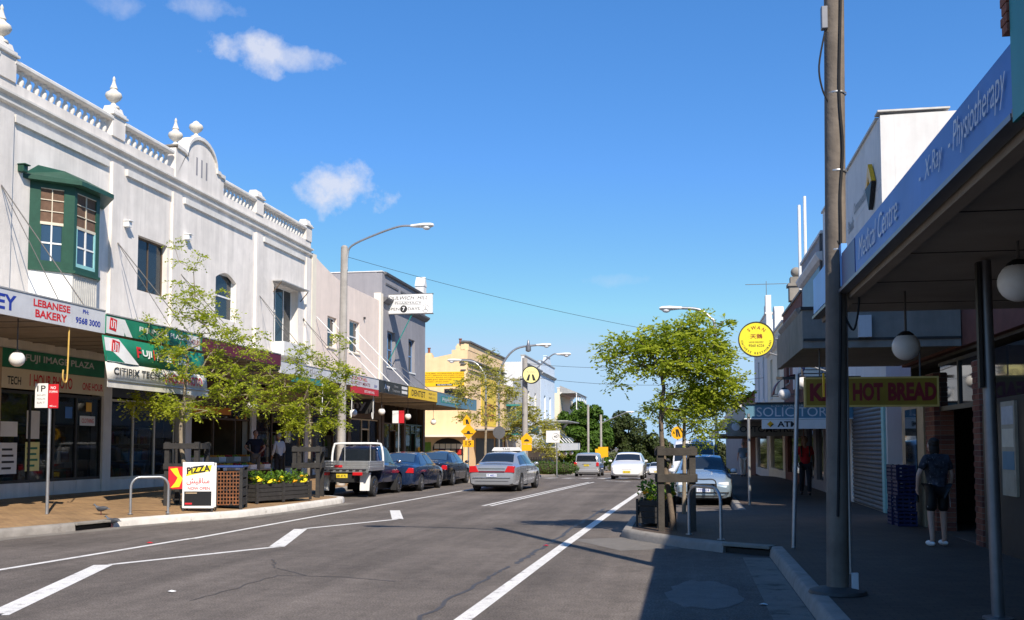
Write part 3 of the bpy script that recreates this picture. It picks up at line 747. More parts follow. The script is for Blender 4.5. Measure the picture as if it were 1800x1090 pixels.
# ------------------------------------------------------------------ street awnings of the left row
def awning(name, label, xo, xi, y0, y1, zs, zt, fascia, fz0, fz1, s=1, soffit='soffit', roof='zinc', rods=(), t=.05):
    a = thing(name, label, 'awning', (xi, y0, 0))
    w = abs(xo - xi) * s; Ln = y1 - y0
    box('soffit', soffit, a, 0.02 * s, w - s * .02, .01, Ln - .01, zs, zs + .04)
    box('roof', roof, a, 0.0 * s, w - s * .02, 0, Ln, zs + .06, zt)
    fa = box('fascia', fascia, a, w, w - s * t, 0, Ln, fz0, fz1)
    box('edge_trim', 'zinc', fa, w + s * .015, w - s * (t + .02), 0, Ln, fz1 + .002, fz1 + .03)
    for k in range(1, int(Ln / .9)):
        box('soffit_batten', soffit, a, .03 * s, w - s * .06, k * .9 - .02, k * .9 + .02, zs - .025, zs - .001)
    if rods:
        for (yr, zr) in rods:
            for dy, rr in ((.25, .014), (-.9, .010)): mb = MB(); stay(mb, (0.03 * s, yr - y0, zr), (w * .82, yr - y0 + dy, zt + .01), rr); mb.build('stay_rod', 'rod', a, 40)
            MB().lathe([(.06, -.02), (.06, .02)], (0.02 * s, yr - y0, zr), 8, 'x').build('wall_plate', 'rod', a, 40)
    return a, fa, w
A1, F1, w1 = awning('shop_awning', 'grey-white bakery awning with red and blue lettering at the left edge', -12.9, -16, 14.0, 20.6, 4.24, 4.42, 'silver_sign', 4.20, 4.70, rods=((21.0, 7.9), (17.5, 7.9)))
for s_, y, z, h, w, m in (('LEBANESE', 18.68, 4.56, .15, 1.22, 'red_print'), ('BAKERY', 18.66, 4.35, .16, 1.05, 'red_print'), ('PH:', 19.85, 4.59, .09, .22, 'blue_print'), ('9568 3000', 19.95, 4.38, .14, .92, 'blue_print')):
    txt(F1, s_, (w1, y - 14, z), (0, 1, 0), (1, 0, 0), h, w, m, .03)
txt(F1, 'MANKEY', (w1, 16.55 - 14, 4.45), (0, 1, 0), (1, 0, 0), .30, 2.0, 'blue_print', .025)
A2, F2, w2 = awning('shop_awning', 'green and white photo shop awning fascia behind the first street tree', -12.88, -16, 20.6, 25.15, 4.24, 4.42, 'sign_green', 4.22, 4.64, rods=((25.95, 7.5),))
box('white_panel', 'sign_white', F2, w2 + .004, w2 - .02, .02, .75, 4.22, 4.6)
def fuji_mark(par, x, y, z, k):
    MB().prism([(y - .17 * k, z - .13 * k), (y + .13 * k, z - .17 * k), (y + .17 * k, z + .13 * k), (y - .13 * k, z + .17 * k)], 'x', x, x + .006).build('emblem', 'red_print', par)
    mb = MB()
    for dy, dz, w_, h_ in ((-.09, 0, .03, .18), (.0, .02, .03, .2), (.09, -.01, .03, .18), (-.045, -.08, .09, .03), (.05, .08, .09, .03)):
        mb.box(x + .007, x + .010, y + (dy - w_ / 2) * k, y + (dy + w_ / 2) * k, z + (dz - h_ / 2) * k, z + (dz + h_ / 2) * k)
    mb.build('emblem_lines', 'white_print', par)
fuji_mark(F2, w2 + .005, .28, 4.44, .9)
MB().prism([(.5, 4.60), (.76, 4.60), (1.1, 4.22), (.82, 4.22)], 'x', w2 + .002, w2 + .007).build('slash', 'sign_white', F2)
txt(F2, 'FUJI IMAGE PLAZA', (w2, 2.55, 4.45), (0, 1, 0), (1, 0, 0), .15, 2.3, 'white_print', .02)
MB().box(w2, w2 + .006, 3.75, 4.42, 4.24, 4.58).build('price_panel', 'sign_white', F2); txt(F2, '1 HOUR', (w2 + .007, 4.08, 4.42), (0, 1, 0), (1, 0, 0), .14, .55, 'maroon_print', .02)
# roll-down fabric blind hanging from that awning, leaning out
bl = thing('drop_blind', 'green and white fabric blind hanging below the photo shop awning', 'blind', (-12.78, 20.3, 0))
mb = MB(); n = 14
for zlo, zhi, nm, mt in ((3.55, 4.14, 'green_band', 'sign_green'), (3.16, 3.545, 'white_band', 'fabric_white')):
    mb = MB(); vs = []
    for k in range(n + 1):
        y = 4.75 * k / n; wv = .02 * math.sin(k * 1.7)
        for z in (zlo, zhi): vs.append(((4.14 - z) * .16 + wv * (4.14 - z), y, z))
    mb.add(vs, [(2 * k, 2 * k + 2, 2 * k + 3, 2 * k + 1) for k in range(n)])
    o = mb.build(nm, mt, bl, 60); sm = o.modifiers.new('solid', 'SOLIDIFY'); sm.thickness = .008
MB().tube([(.165, 0, 3.14), (.165, 4.75, 3.14)], .025, 8).build('bottom_bar', 'galv', bl, 40)
box('valance', 'fabric_white', bl, .15, .158, 0, 4.75, 2.98, 3.13)
MB().box(.0, .5, 0, .004, 3.2, 4.1)
nd = Vector((1, 0, .16)).normalized()
MB().add([(.030, .03, 4.10), (.030, .62, 4.10), (.12, 1.35, 3.56), (.12, .03, 3.56)], [(0, 1, 2, 3)]).build('white_panel', 'sign_white', bl)
MB().add([(.055, .03, 3.94), (.121, .75, 3.57), (.121, .03, 3.57)], [(0, 1, 2)]).build('green_wedge', 'sign_green', bl)
def tl(s_, y, z, h, w, m, **k): txt(bl, s_, ((4.14 - z) * .16 + .028, y, z), (0, 1, 0), nd, h, w, m, **k)
fuji_mark(bl, .075, .42, 3.9, 1.0)
tl('F', 1.42, 3.87, .26, .2, 'red_print', bold=.03); tl('UJI', 1.78, 3.85, .2, .42, 'white_print', bold=.03); tl('I', 2.09, 3.86, .25, .06, 'red_print', bold=.03); tl('MAGE', 2.55, 3.84, .2, .7, 'white_print', bold=.03); tl('P', 3.08, 3.85, .25, .2, 'red_print', bold=.03); tl('LAZA', 3.55, 3.83, .2, .62, 'white_print', bold=.03)
tl('CITIPIX TECH', 1.25, 3.36, .17, 2.0, 'black_print', bold=.02, shear=.2); tl('1 HOUR PHOTO', 3.45, 3.34, .24, 1.9, 'red_print', bold=.02)
A3, F3, w3 = awning('shop_awning', 'dark burgundy awning fascia above the fruit shop', -12.9, -16, 25.15, 30.55, 4.22, 4.40, 'sign_maroon', 4.24, 4.60, rods=((29.6, 7.2),))
A4, F4, w4 = awning('shop_awning', 'pale grey awning fascia behind the second street tree', -12.9, -16, 30.55, 36.45, 4.05, 4.31, 'silver_sign', 4.02, 4.40, rods=((35.6, 7.4),), soffit='soffit_light')
txt(F4, 'THE SHOP', (w4, 2.6, 4.2), (0, 1, 0), (1, 0, 0), .25, 2.2, 'grey_print', .01)
box('turquoise_strip', 'sign_teal', F4, w4 + .01, w4 - .01, .9, 4.4, 3.80, 4.0)
A5, F5, w5 = awning('shop_awning', 'white butcher awning fascia with pink lettering over a red blind', -12.9, -16, 36.45, 41.0, 4.05, 4.20, 'silver_sign', 4.02, 4.46, soffit='soffit_light', rods=((40.2, 7.0),))
txt(F5, 'DULWICH HILL', (w5, 2.05, 4.34), (0, 1, 0), (1, 0, 0), .15, 1.9, 'sign_red', .01); txt(F5, 'QUALITY MEATS', (w5, 2.15, 4.14), (0, 1, 0), (1, 0, 0), .15, 2.4, 'maroon_print', .01)
txt(F5, '3569', (w5, 4.1, 4.15), (0, 1, 0), (1, 0, 0), .12, .4, 'blue_print', .01)
rb = box('drop_blind', 'sign_red', None, -12.72, -12.735, 36.9, 40.4, 3.72, 3.98); tag(rb, 'bright red fabric blind under the white butcher sign', 'blind'); txt(rb, "BUTCHER'S HILL", (-12.72, 39.2, 3.84), (0, 1, 0), (1, 0, 0), .1, 1.3, 'white_print', .01)
db = thing('hanging_sign', 'black hanging shop sign with grey lettering behind the lamp post', 'sign', (-13.6, 40.9, 3.3)); box('board', 'sign_dark', db, -1.3, .55, -.04, .04, -.28, .33); txt(db, 'ony', (-.3, -.04, 0.02), (1, 0, 0), (0, -1, 0), .36, 1.0, 'grey_print', .02)

# ------------------------------------------------------------------ pink building
PK = thing('pink_building', 'plain pale pink two-storey shop with cream end pilasters', 'building', (-16, 41, 0))
ops = [(2.1, 3.3, 6.15, 7.55), (5.1, 6.6, 6.2, 7.75)]
mb = MB(); wall_ops(mb, 0, -.3, 0, 10.3, 3.92, 9.2, ops)
top = [(0.5, 9.2)] + [(.5 + k * .5, 9.95 - .62 * math.sin(min(1, k / 9) * math.pi / 2) if k < 20 else 9.5) for k in range(0, 20)] + [(10.0, 9.32), (10.0, 9.2)]
mb.prism(top, 'x', -.002, -.28); mb.build('wall', 'pink', PK)
for a, b, h in ((0, .5, 10.0), (9.85, 10.3, 9.75)): box('pilaster', 'cream_trim', PK, .07, -.3, a, b, 4.2, h)
for o in ops: window(PK, 0, 1, *o, 'white_paint', .14, 1, 2, .07, 'curtain', sill='cream_trim')
mb = MB(); mb.box(-.3, -9, .02, .3, .2, 9.1).box(-.3, -9, 10.0, 10.28, .2, 9.1).box(-8.7, -9, .3, 10, .2, 9.1).box(-.3, -8.7, .3, 10, 9.0, 9.1); mb.build('shell', 'pink', PK, fix=False)
for y in (3.9, 7.2): MB().box(0, .1, y, y + .07, 8.0, 8.12).build('wall_lamp', 'dark_frame', PK)
for y in (.22, 5.2, 10.05): box('shop_pier', 'brown_frame', PK, .02, -.35, y - .2, y + .2, .1, 3.91)
f = shopfront(PK, -16, 41, 41.5, 46, .3, [1, -.8, 1.2], frame='brown_frame', inner='interior_warm', ztop=3.0); f = shopfront(PK, -16, 41, 46.5, 50.9, .3, [1.2, -.8, 1], frame='cream_paint', ztop=3.0)
rail(PK, .02, .45, 4.95, 3.02, 3.9, 'sign_dark'); rail(PK, .02, 5.4, 9.85, 3.02, 3.9, 'brown_frame')
for y in (.3, 2.3, 5.5): mb = MB(); stay(mb, (.05, y + .3, 7.3), (2.5, y + 1.7, 4.5), .025); mb.build('stay_rod', 'white_paint', PK, 40)
A6, F6, w6 = awning('shop_awning', 'black awning fascia with a shop name beside the yellow dentist sign', -12.9, -16, 41.0, 45.65, 3.95, 4.1, 'sign_dark', 3.98, 4.46, soffit='soffit_light')
txt(F6, 'Any', (w6, 1.2, 4.2), (0, 1, 0), (1, 0, 0), .3, .8, 'white_print', .02); txt(F6, 'Shoe', (w6, 2.6, 4.32), (0, 1, 0), (1, 0, 0), .12, .6, 'grey_print', .01); txt(F6, 'Treatments', (w6, 2.6, 4.12), (0, 1, 0), (1, 0, 0), .13, 1.2, 'grey_print', .01)
for k in range(2): MB().box(w6, w6 + .005, 3.5, 4.4, 4.05 + .2 * k, 4.18 + .2 * k).build('white_panel', 'sign_white', F6)
A7, F7, w7 = awning('shop_awning', 'yellow dentist awning fascia on the grey building', -12.88, -16, 45.65, 51.05, 3.95, 4.1, 'sign_yellow', 3.92, 4.46, soffit='soffit_light')
txt(F7, 'DENTIST', (w7, 1.7, 4.18), (0, 1, 0), (1, 0, 0), .3, 2.5, 'black_print', .012)
for k in range(2): txt(F7, '9569 1111', (w7, 4.3, 4.08 + .2 * k), (0, 1, 0), (1, 0, 0), .1, 1.3, 'black_print')
A8, F8, w8 = awning('shop_awning', 'blue-green awning fascia right of the yellow dentist sign', -12.88, -16, 51.05, 61.0, 3.85, 4.0, 'sign_solic', 3.80, 4.45, soffit='soffit_light')
MB().box(w8, w8 + .005, .8, 5.0, 3.95, 4.3).build('white_panel', 'sign_teal', F8); txt(F8, 'PHARMACY', (w8 + .006, 2.9, 4.12), (0, 1, 0), (1, 0, 0), .22, 3.6, 'silver_sign', .01)

# ------------------------------------------------------------------ grey pharmacy building
G = thing('grey_building', 'grey rendered two-storey building with dark cornice and white corner block', 'building', (-16, 51.3, 0))
ops = [(1.0, 2.5, 5.95, 7.9), (5.2, 6.6, 5.95, 7.9)]
mb = MB(); wall_ops(mb, 0, -.3, 0, 9.0, 3.92, 10.9, ops); mb.build('wall', 'grey_wall', G, fix=False)
mb = MB(); mb.box(-.3, -12, 0, .3, .1, 10.95).box(-.3, -12, 8.7, 9.0, .1, 10.9).box(-.3, -11.7, .3, 8.7, 10.2, 10.3); mb.build('side_wall', 'grey_wall', G, fix=False)
box('coping', 'white_wall', G, .02, -12.05, -.04, .34, 10.952, 11.0)
MB().prism([(0, 10.85), (.12, 10.88), (.16, 10.98), (.05, 11.02), (-.3, 11.02), (-.3, 10.85)], 'y', .35, 9.05).build('cornice', 'grey_trim', G)
MB().prism([(0, 9.3), (.1, 9.32), (.28, 9.48), (.30, 9.58), (.0, 9.62)], 'y', 0, 9.05).build('string_course', 'grey_trim', G)
for a, b in ((.6, 3.0), (3.5, 5.6), (6.1, 8.4)): box('parapet_panel', 'grey_trim', G, .001, .04, a, b, 10.35, 10.45)
MB().box(.05, -.5, 8.4, 9.02, 10.9, 11.5).prism([(8.35, 11.5), (9.07, 11.5), (8.71, 12.1)], 'x', .08, -.52).build('corner_block', 'white_wall', G)
for o in ops: window(G, 0, 1, *o, 'blue_frame', .2, 2, 2, .07, 'curtain', sill='white_paint')
for y in (.3, 4.5, 8.8): box('shop_pier', 'brown_frame', G, .02, -.35, y - .2, y + .2, -.1, 3.91)
shopfront(G, -16, 51.3, 51.9, 55.5, .3, [1, -.9, 1.1], frame='brown_frame', ztop=2.9); shopfront(G, -16, 51.3, 56.1, 59.8, .2, [1, -.8, 1.2], frame='green_paint', ztop=2.9)
for p_, q_ in (((.05, .35, 6.4), (2.3, 1.3, 4.1)), ((.05, 3.6, 6.1), (2.3, 5.0, 4.1))): mb = MB(); stay(mb, p_, q_, .025); mb.build('stay_rod', 'steel_grey', G, 40)
# projecting pharmacy sign
ps = thing('projecting_sign', 'white rectangular pharmacy sign projecting from the grey building', 'sign', (-16, 52.6, 0))
bd = box('board', 'sign_white', ps, -.25, 2.45, -.09, .09, 8.83, 9.88, bevel=.02)
MB().box(-.28, 2.48, -.095, .095, 8.79, 8.83).box(-.28, 2.48, -.095, .095, 9.88, 9.91).build('frame', 'grey_trim', ps)
for s_, x, z, h, w in (('DULWICH  HILL', 1.1, 9.68, .2, 2.2), ('PHARMACY', 1.1, 9.40, .11, 1.5), ('OPEN', .25, 9.08, .16, .72), ('DAYS', 1.42, 9.08, .16, .66)):
    txt(bd, s_, (x, -.09, z), (1, 0, 0), (0, -1, 0), h, w, 'black_print', .0, .25 if z > 9.6 else 0)
MB().lathe([(.2, 0), (.2, .006)], (.85, -.097, 9.08), 20, 'y').build('roundel', 'black_print', bd); txt(bd, '7', (.85, -.098, 9.08), (1, 0, 0), (0, -1, 0), .22, .15, 'white_print', .02)
mb = MB()
for k in range(24):
    a, b = 2 * math.pi * k / 24, 2 * math.pi * (k + 1) / 24
    mb.bar((2.08 + .2 * math.cos(a), -.093, 9.08 + .2 * math.sin(a)), (2.08 + .2 * math.cos(b), -.093, 9.08 + .2 * math.sin(b)), .018, .006)
for k in range(3):
    a = R(90 + 120 * k); mb.bar((2.08, -.093, 9.06), (2.08 + .15 * math.cos(a), -.093, 9.06 + .15 * math.sin(a)), .05, .006)
for (xa, xb, z) in ((.35, 1.85, 9.32), (.35, 1.85, 9.49)): mb.bar((xa, -.093, z), (xb, -.093, z), .012, .006)
mb.build('emblem', 'black_print', bd)
mb = MB(); stay(mb, (.02, 0, 6.3), (1.3, 0, 8.8), .03); mb.build('strut', 'sign_teal', ps, 40)
mb = MB(); stay(mb, (0, 0, 9.0), (-.25, 0, 9.0), .04); stay(mb, (0, 0, 9.7), (-.25, 0, 9.7), .04); mb.build('bracket', 'steel_grey', ps, 40)

# ------------------------------------------------------------------ orange corner building beyond the side street
ZO = -.6
O = thing('orange_building', 'pale orange corner building with a yellow painted advertisement', 'building', (-16, 72.5, 0))
poly = [(-26, 5.6), (-9, 7.0), (-4, 7.9), (-1.2, 8.45), (-1.2, 8.75), (0, 8.75), (0, ZO), (-26, ZO)]
MB().prism(poly, 'y', 0, .3).build('side_wall', 'orange_wall', O)
MB().box(-.3, 0, .302, 15, ZO, 9.3).box(-9, -.3, 14.7, 15, ZO, 8).build('street_wall', 'orange_wall', O, fix=False)
def band(z0, z1, out, mat='grey_trim', nm='string_course'):
    q = [(-.5, -out), (-.2, -out), (out, .25 - out * .3), (out, 15 + out), (-.5, 15 + out)]
    MB().prism(q, 'z', z0, z1).build(nm, mat, O)
band(9.3, 9.42, .18, nm='coping'); band(8.752, 9.298, .03, 'orange_wall', 'parapet'); band(7.95, 8.05, .22); band(7.65, 7.74, .12); band(7.2, 7.28, .10)
MB().box(-25.9, -.5, .3, 14.7, 5.2, 5.3).build('roof', 'zinc', O)
ad = box('painted_panel', 'sign_yellow', O, -6.5, -.25, -.02, .0, 6.02, 7.12)
for k, (s_, w) in enumerate((('FOR THE BEST ACCESSORIES & DECALS', 3.3), ('QUALITY SERVICE ON EVERYTHING', 3.3), ('QUALITY BAGS ACCESSORIES', 3.0), ('COMPLETE SERVICES', 2.2), ('CLASSIC UPHOLSTERY', 1.9))):
    txt(ad, s_, (-1.9 - (.4 if k > 2 else 0), -.02, 7.0 - .155 * k), (1, 0, 0), (0, -1, 0), .085, w, 'maroon_print', .01)
box('dark_strip', 'black_print', ad, -2.4, -1.1, -.027, -.02, 6.08, 6.22); txt(ad, 'WE MAKE THEM', (-1.75, -.027, 6.15), (1, 0, 0), (0, -1, 0), .08, 1.1, 'white_print', .01)
wf = MB().box(-1.75, -.2, -.03, .0, 5.05, 5.85).build('window', 'brown_frame', O)
for k in range(2): box('pane', 'car_glass', wf, -1.70 + .74 * k, -1.02 + .74 * k, -.05, -.035, 5.1, 5.8)
ad2 = box('painted_panel', 'sign_yellow', O, .0, .03, 5.0, 11.2, 3.2, 7.1)
txt(ad2, 'CITY', (.03, 8.2, 4.7), (0, 1, 0), (1, 0, 0), .6, 4.2, 'maroon_print', .02); txt(ad2, 'TINT', (.03, 8.2, 3.9), (0, 1, 0), (1, 0, 0), .6, 4.2, 'maroon_print', .02)
for x, z in ((-3.0, 8.1), (-.6, 8.75)): MB().box(x - .3, x + .3, .02, .5, z - .3, z + .3).box(x - .22, x + .22, .08, .44, z + .3, z + .45).build('chimney', 'orange_wall', O); MB().lathe([(.11, z + .45), (.09, z + .75), (.13, z + .8), (.13, z + .85)], (x, .26, 0), 10).build('chimney_pot', 'tile_roof', O, 40)
# shop under it: arched dark front, colourful posters
MB().box(-8, -.05, -1.2, .0, 2.28, 2.42).build('canopy', 'cream_trim', O)
sh = MB().prism([(-2.6, ZO), (-2.6, 1.5)] + [(-1.45 - 1.15 * math.cos(math.pi * k / 8), 1.5 + .7 * math.sin(math.pi * k / 8)) for k in range(1, 8)] + [(-.3, 1.5), (-.3, ZO)], 'y', -.06, -.01).build('arched_front', 'black', O)
for i in range(5):
    for j in range(5):
        box('poster', ['sign_maroon', 'fruit_orange', 'card', 'brown_frame', 'fruit_red', 'stone_tan', 'cream'][(i * 3 + j * 5 + i * j) % 7], sh, -2.48 + i * .43, -2.1 + i * .43 - .06 * (j % 2), -.075, -.062, ZO + .3 + j * .43, ZO + .66 + j * .43)
box('green_hoarding', 'fruit_green', O, -6.5, -2.75, -.05, .0, ZO, 1.9)
for i in range(3): box('shop_window', 'dark_frame', O, -.2, .03, 3.0 + 4.0 * i, 6.2 + 4.0 * i, ZO + .6, 2.2)
A9, F9, w9 = awning('shop_awning', 'dark green awning round the orange corner shop', -12.9, -16, 73.5, 88, 2.75, 2.9, 'green_paint', 2.6, 3.3)
txt(F9, 'PIZZA SHOP', (w9, 6, 2.95), (0, 1, 0), (1, 0, 0), .4, 8, 'white_print', .02)
# teal iron balcony bay and tall white facades further on
def row_house(name, label, y0, y1, h, mat, trim, ops, base, ped=None, par_h=.9):
    b = thing(name, label, 'building', (-16, y0, base)); L0 = y1 - y0; h -= base
    mb = MB(); wall_ops(mb, 0, -.3, 0, L0, 0, h, ops); mb.build('wall', mat, b, fix=False)
    MB().box(-.3, -10, 0, .3, 0, h - .6).box(-.3, -10, L0 - .3, L0, 0, h - .6).box(-.3, -10, .3, L0 - .3, h - .9, h - .8).build('side_wall', mat, b, fix=False)
    MB().prism([(0, h - par_h - .3), (.15, h - par_h - .22), (.3, h - par_h - .05), (.3, h - par_h), (0, h - par_h + .05)], 'y', -.02, L0 + .02).build('cornice', trim, b)
    box('coping', trim, b, .08, -.38, -.03, L0 + .03, h, h + .12)
    if ped: MB().prism([(L0 * .25, h + .12), (L0 * .75, h + .12), (L0 * .62, h + ped), (L0 * .38, h + ped)], 'x', .02, -.28).box(.1, -.36, L0 * .36, L0 * .64, h + ped, h + ped + .1).build('pediment', mat, b)
    for o in ops: window(b, 0, 1, *o, 'white_paint', .16, 1, 2, .09, 'curtain', sill=trim)
    return b
BF = thing('fence_building', 'tan brick shop with grey paling screen behind the crossing pole', 'building', (-16, 88.3, gz(93)))
MB().box(0, -9, 0, 4, 0, 8.2).build('wall', 'stone_tan', BF, fix=False); MB().box(0, -9, 4, 10.4, 0, 5.5).build('low_wall', 'cream', BF, fix=False)
for k in range(22): box('paling', 'zinc', BF, .02, -.05, 4.05 + k * .285, 4.25 + k * .285, 5.5, 9.1)
for k in range(6): MB().tube([(.5, .8 + k * .55, 3.8), (.9, .8 + k * .55, 4.4), (.9, .8 + k * .55, 6.4)], .05, 6).build('balcony_post', 'sign_teal', BF, 40)
MB().box(0, 1.1, .4, 4.6, 3.7, 3.8).box(0, 1.1, .4, 4.6, 6.3, 6.45).box(.85, .95, .5, 4.5, 4.7, 4.8).build('balcony', 'sign_teal', BF, fix=False)
g0 = gz(104)
row_house('white_shop_house', 'tall bright white shop house behind the round crossing sign', 98.8, 110, 10.6, 'white_wall', 'zinc', [(2.2, 3.4, 5.5, 8.6), (6.8, 8.0, 5.5, 8.6)], g0, None, .7)
row_house('blue_shop_house', 'pale blue shop house with small pediment beyond the white one', 110.3, 122, 11.0, 'sky_wall', 'zinc', [(2.5, 4, 6, 9), (7, 8.5, 6, 9)], gz(115), .9, 1.2)
row_house('cream_corner_house', 'cream house with balcony beside the green street tree', 127, 142, 8.9, 'cream', 'trim', [(2, 4, 5, 7.6), (8, 10, 5, 7.6)], gz(132), None, .5)
cb = thing('balcony_veranda', 'red-roofed timber veranda on the cream far house', 'veranda', (-16, 127, gz(132)))
MB().box(0, 2.2, 0, 12, 7.2, 7.35).build('floor', 'tile_roof', cb, fix=False); MB().box(2.1, 2.2, 0, 12, 8.3, 8.4).box(2.1, 2.2, 0, 12, 10.2, 10.4).build('rail', 'white_paint', cb, fix=False)
for k in range(6): box('post', 'white_paint', cb, 2.1, 2.2, .05 + 2.35 * k, .17 + 2.35 * k, 7.36, 10.2)
MB().prism([(0, 11.4), (2.4, 10.4), (0, 10.4)], 'y', 0, 12).build('roof', 'zinc', cb)
A10, F10, w10 = awning('shop_awning', 'white and grey awning under the white shop house', -12.9, -16, 99, 122, 1.35, 1.5, 'sign_white', 1.1, 1.9)
mb = MB(); mb.box(.2, 3.0, 11.2, 23, 4.3, 4.4); mb.build('upper_roof', 'zinc', A10)
mb = MB()
for k in range(4): stay(mb, (.1, 11.5 + k * 3, 4.3), (2.8, 12.0 + k * 3, 1.6), .05)
mb.build('strut', 'white_paint', A10, 40)

# stock on shelves behind the shop windows
def stock(label, x, y0, y1, z0, levels, seed, s=1):
    rnd = random.Random(seed); t = thing('display_shelf', label, 'shelf', (x, y0, z0)); L0 = y1 - y0; cols_ = ['sign_white', 'sign_red', 'sign_blue', 'sign_amber', 'fruit_green', 'card', 'silver_sign', 'sign_teal', 'fruit_orange']
    for k in range(levels + 1): box('shelf_board', 'cream_paint', t, -.2, .2, 0, L0, .25 + k * .5, .28 + k * .5)
    for y in (0, L0): box('upright', 'cream_paint', t, -.2, .2, y - .03, y - .001 if y else .0, 0, .3 + levels * .5)
    for k in range(levels):
        y = .05
        while y < L0 - .3:
            w = rnd.uniform(.12, .34); h = rnd.uniform(.16, .42); box('boxed_goods', cols_[rnd.randrange(9)], t, -.15, .15, y, y + w, .281 + k * .5, .281 + k * .5 + h); y += w + rnd.uniform(.01, .12)
stock('shelf of coloured boxes inside the print shop window', -16.75, 21.6, 25.3, .45, 3, 1)
stock('shelf of coloured boxes behind the cream-framed shop doors', -16.95, 26.2, 29.4, .45, 3, 2)
stock('shelf of coloured boxes inside the butcher shop window', -16.95, 36.0, 40.2, .45, 3, 3)
stock('shelf of coloured boxes inside the pink building shop', -16.95, 41.8, 45.8, .35, 3, 4)

# ------------------------------------------------------------------ right side of the street
# near two-storey medical building (mostly behind the camera's right shoulder) and its deep awning
MBd = thing('brick_building', 'red brick two-storey building above the blue medical centre awning', 'building', (4.4, -12, 0))
mb = MB(); wall_ops(mb, 0, .3, 0, 25.6, 3.2, 8.3, [(3, 4.4, 5, 7), (8, 9.4, 5, 7), (13, 14.4, 5, 7), (18, 19.4, 5, 7), (22.3, 23.7, 5, 7)]); mb.build('wall', 'brick_far', MBd, fix=False)
for y in (3, 8, 13, 18, 22.3): window(MBd, 0, -1, y, y + 1.4, 5, 7, 'white_paint', .12, 1, 2, .07, 'curtain')
MB().box(.3, 10, 25.3, 25.58, .1, 8.2).box(.3, 10, .0, .3, .1, 8.2).box(9.7, 10, .3, 25.3, .1, 8.2).box(.3, 9.7, .3, 25.3, 8.0, 8.1).build('side_wall', 'brick_far', MBd, fix=False)
box('coping', 'concrete', MBd, -.08, .4, -.03, 25.63, 8.3, 8.42)
for y in (.3, 6, 12, 18, 21.8, 25.3): box('shop_pier', 'brown_frame', MBd, -.02, .35, y - .25, y + .25, .1, 3.2)
for a, b in ((-11.4, -6.3), (-5.7, -.3), (.3, 5.7), (6.3, 9.5), (10.1, 13.0)): shopfront(MBd, 4.4, -12, a, b, .17, [1, -.8, 1.1], frame='dark_frame', s=-1, ztop=3.0)
RA = thing('street_awning', 'deep dark awning with blue medical centre fascia over the right footpath', 'awning', (4.4, 5.2, 0))
box('soffit', 'soffit', RA, -.02, -2.78, -.02, 8.0, 3.38, 3.42); box('roof', 'zinc', RA, -.02, -2.78, -.02, 8.0, 3.46, 3.52)
for k in range(5): box('soffit_joint', 'void', RA, -.05, -2.75, .8 + k * 1.6, .82 + k * 1.6, 3.375, 3.379)
fb = box('fascia', 'sign_blue', RA, -2.80, -2.74, 0, 5.6, 3.33, 3.69); fb2 = box('fascia', 'sign_blue_pale', RA, -2.80, -2.74, 5.62, 8.0, 3.36, 3.80)
box('picture_panel', 'sign_navy', RA, -2.806, -2.80, 4.75, 5.55, 3.34, 3.68)
box('edge_trim', 'steel_grey', RA, -2.82, -2.72, 0, 8.0, 3.295, 3.328); box('inner_beam', 'soffit', RA, -2.70, -2.6, 0, 8.0, 3.25, 3.378)
for s_, y, h, w in (('Physiotherapy', .60, .23, 1.02), ('X-Ray', 1.60, .18, .48), ('Medical Centre', 3.62, .2, 1.75), ('-', 1.19, .02, .05), ('-', 1.98, .02, .05)):
    txt(fb, s_, (-2.808, y, 3.52), (0, -1, 0), (-1, 0, 0), h, w, 'silver_sign', -.004, .28)
RB = thing('street_awning', 'teal-fronted awning end at the top right corner', 'awning', (4.4, -6, 0))
box('soffit', 'soffit', RB, -.02, -2.82, 0, 11.18, 3.30, 3.34); box('roof', 'zinc', RB, -.02, -2.8, 0, 11.15, 3.46, 3.52); box('fascia', 'sign_teal', RB, -2.84, -2.822, 0, 11.10, 3.25, 4.1)
for k in range(4): MB().box(-2.85, -2.76, 11.11, 11.19 + .02 * (k % 2), 3.71 + k * .05, 3.752 + k * .05).build('brick', 'brick_b', RB)
globe('large white globe lamp hanging at the right picture edge', 2.70, 8.8, 3.04, 3.38, .165)
globe('large white globe lamp hanging beside the tall timber pole', 2.36, 11.5, 2.77, 3.38, .15)
# metal awning posts and sign posts on the right footpath
po = thing('awning_post', 'thick grey steel post in the shaded right foreground', 'post', (2.69, 9.6, .16))
MB().tube([(0, 0, 0), (-.03, 0, 3.2)], .055, 16).build('shaft', 'steel_grey', po, 40); MB().lathe([(.13, 0), (.13, .02), (.08, .03)], n=16).build('base_plate', 'steel_grey', po, 40)
MB().box(-.115, -.085, -.07, .0, 2.05, 3.18).build('sign_edge', 'dark_frame', po)
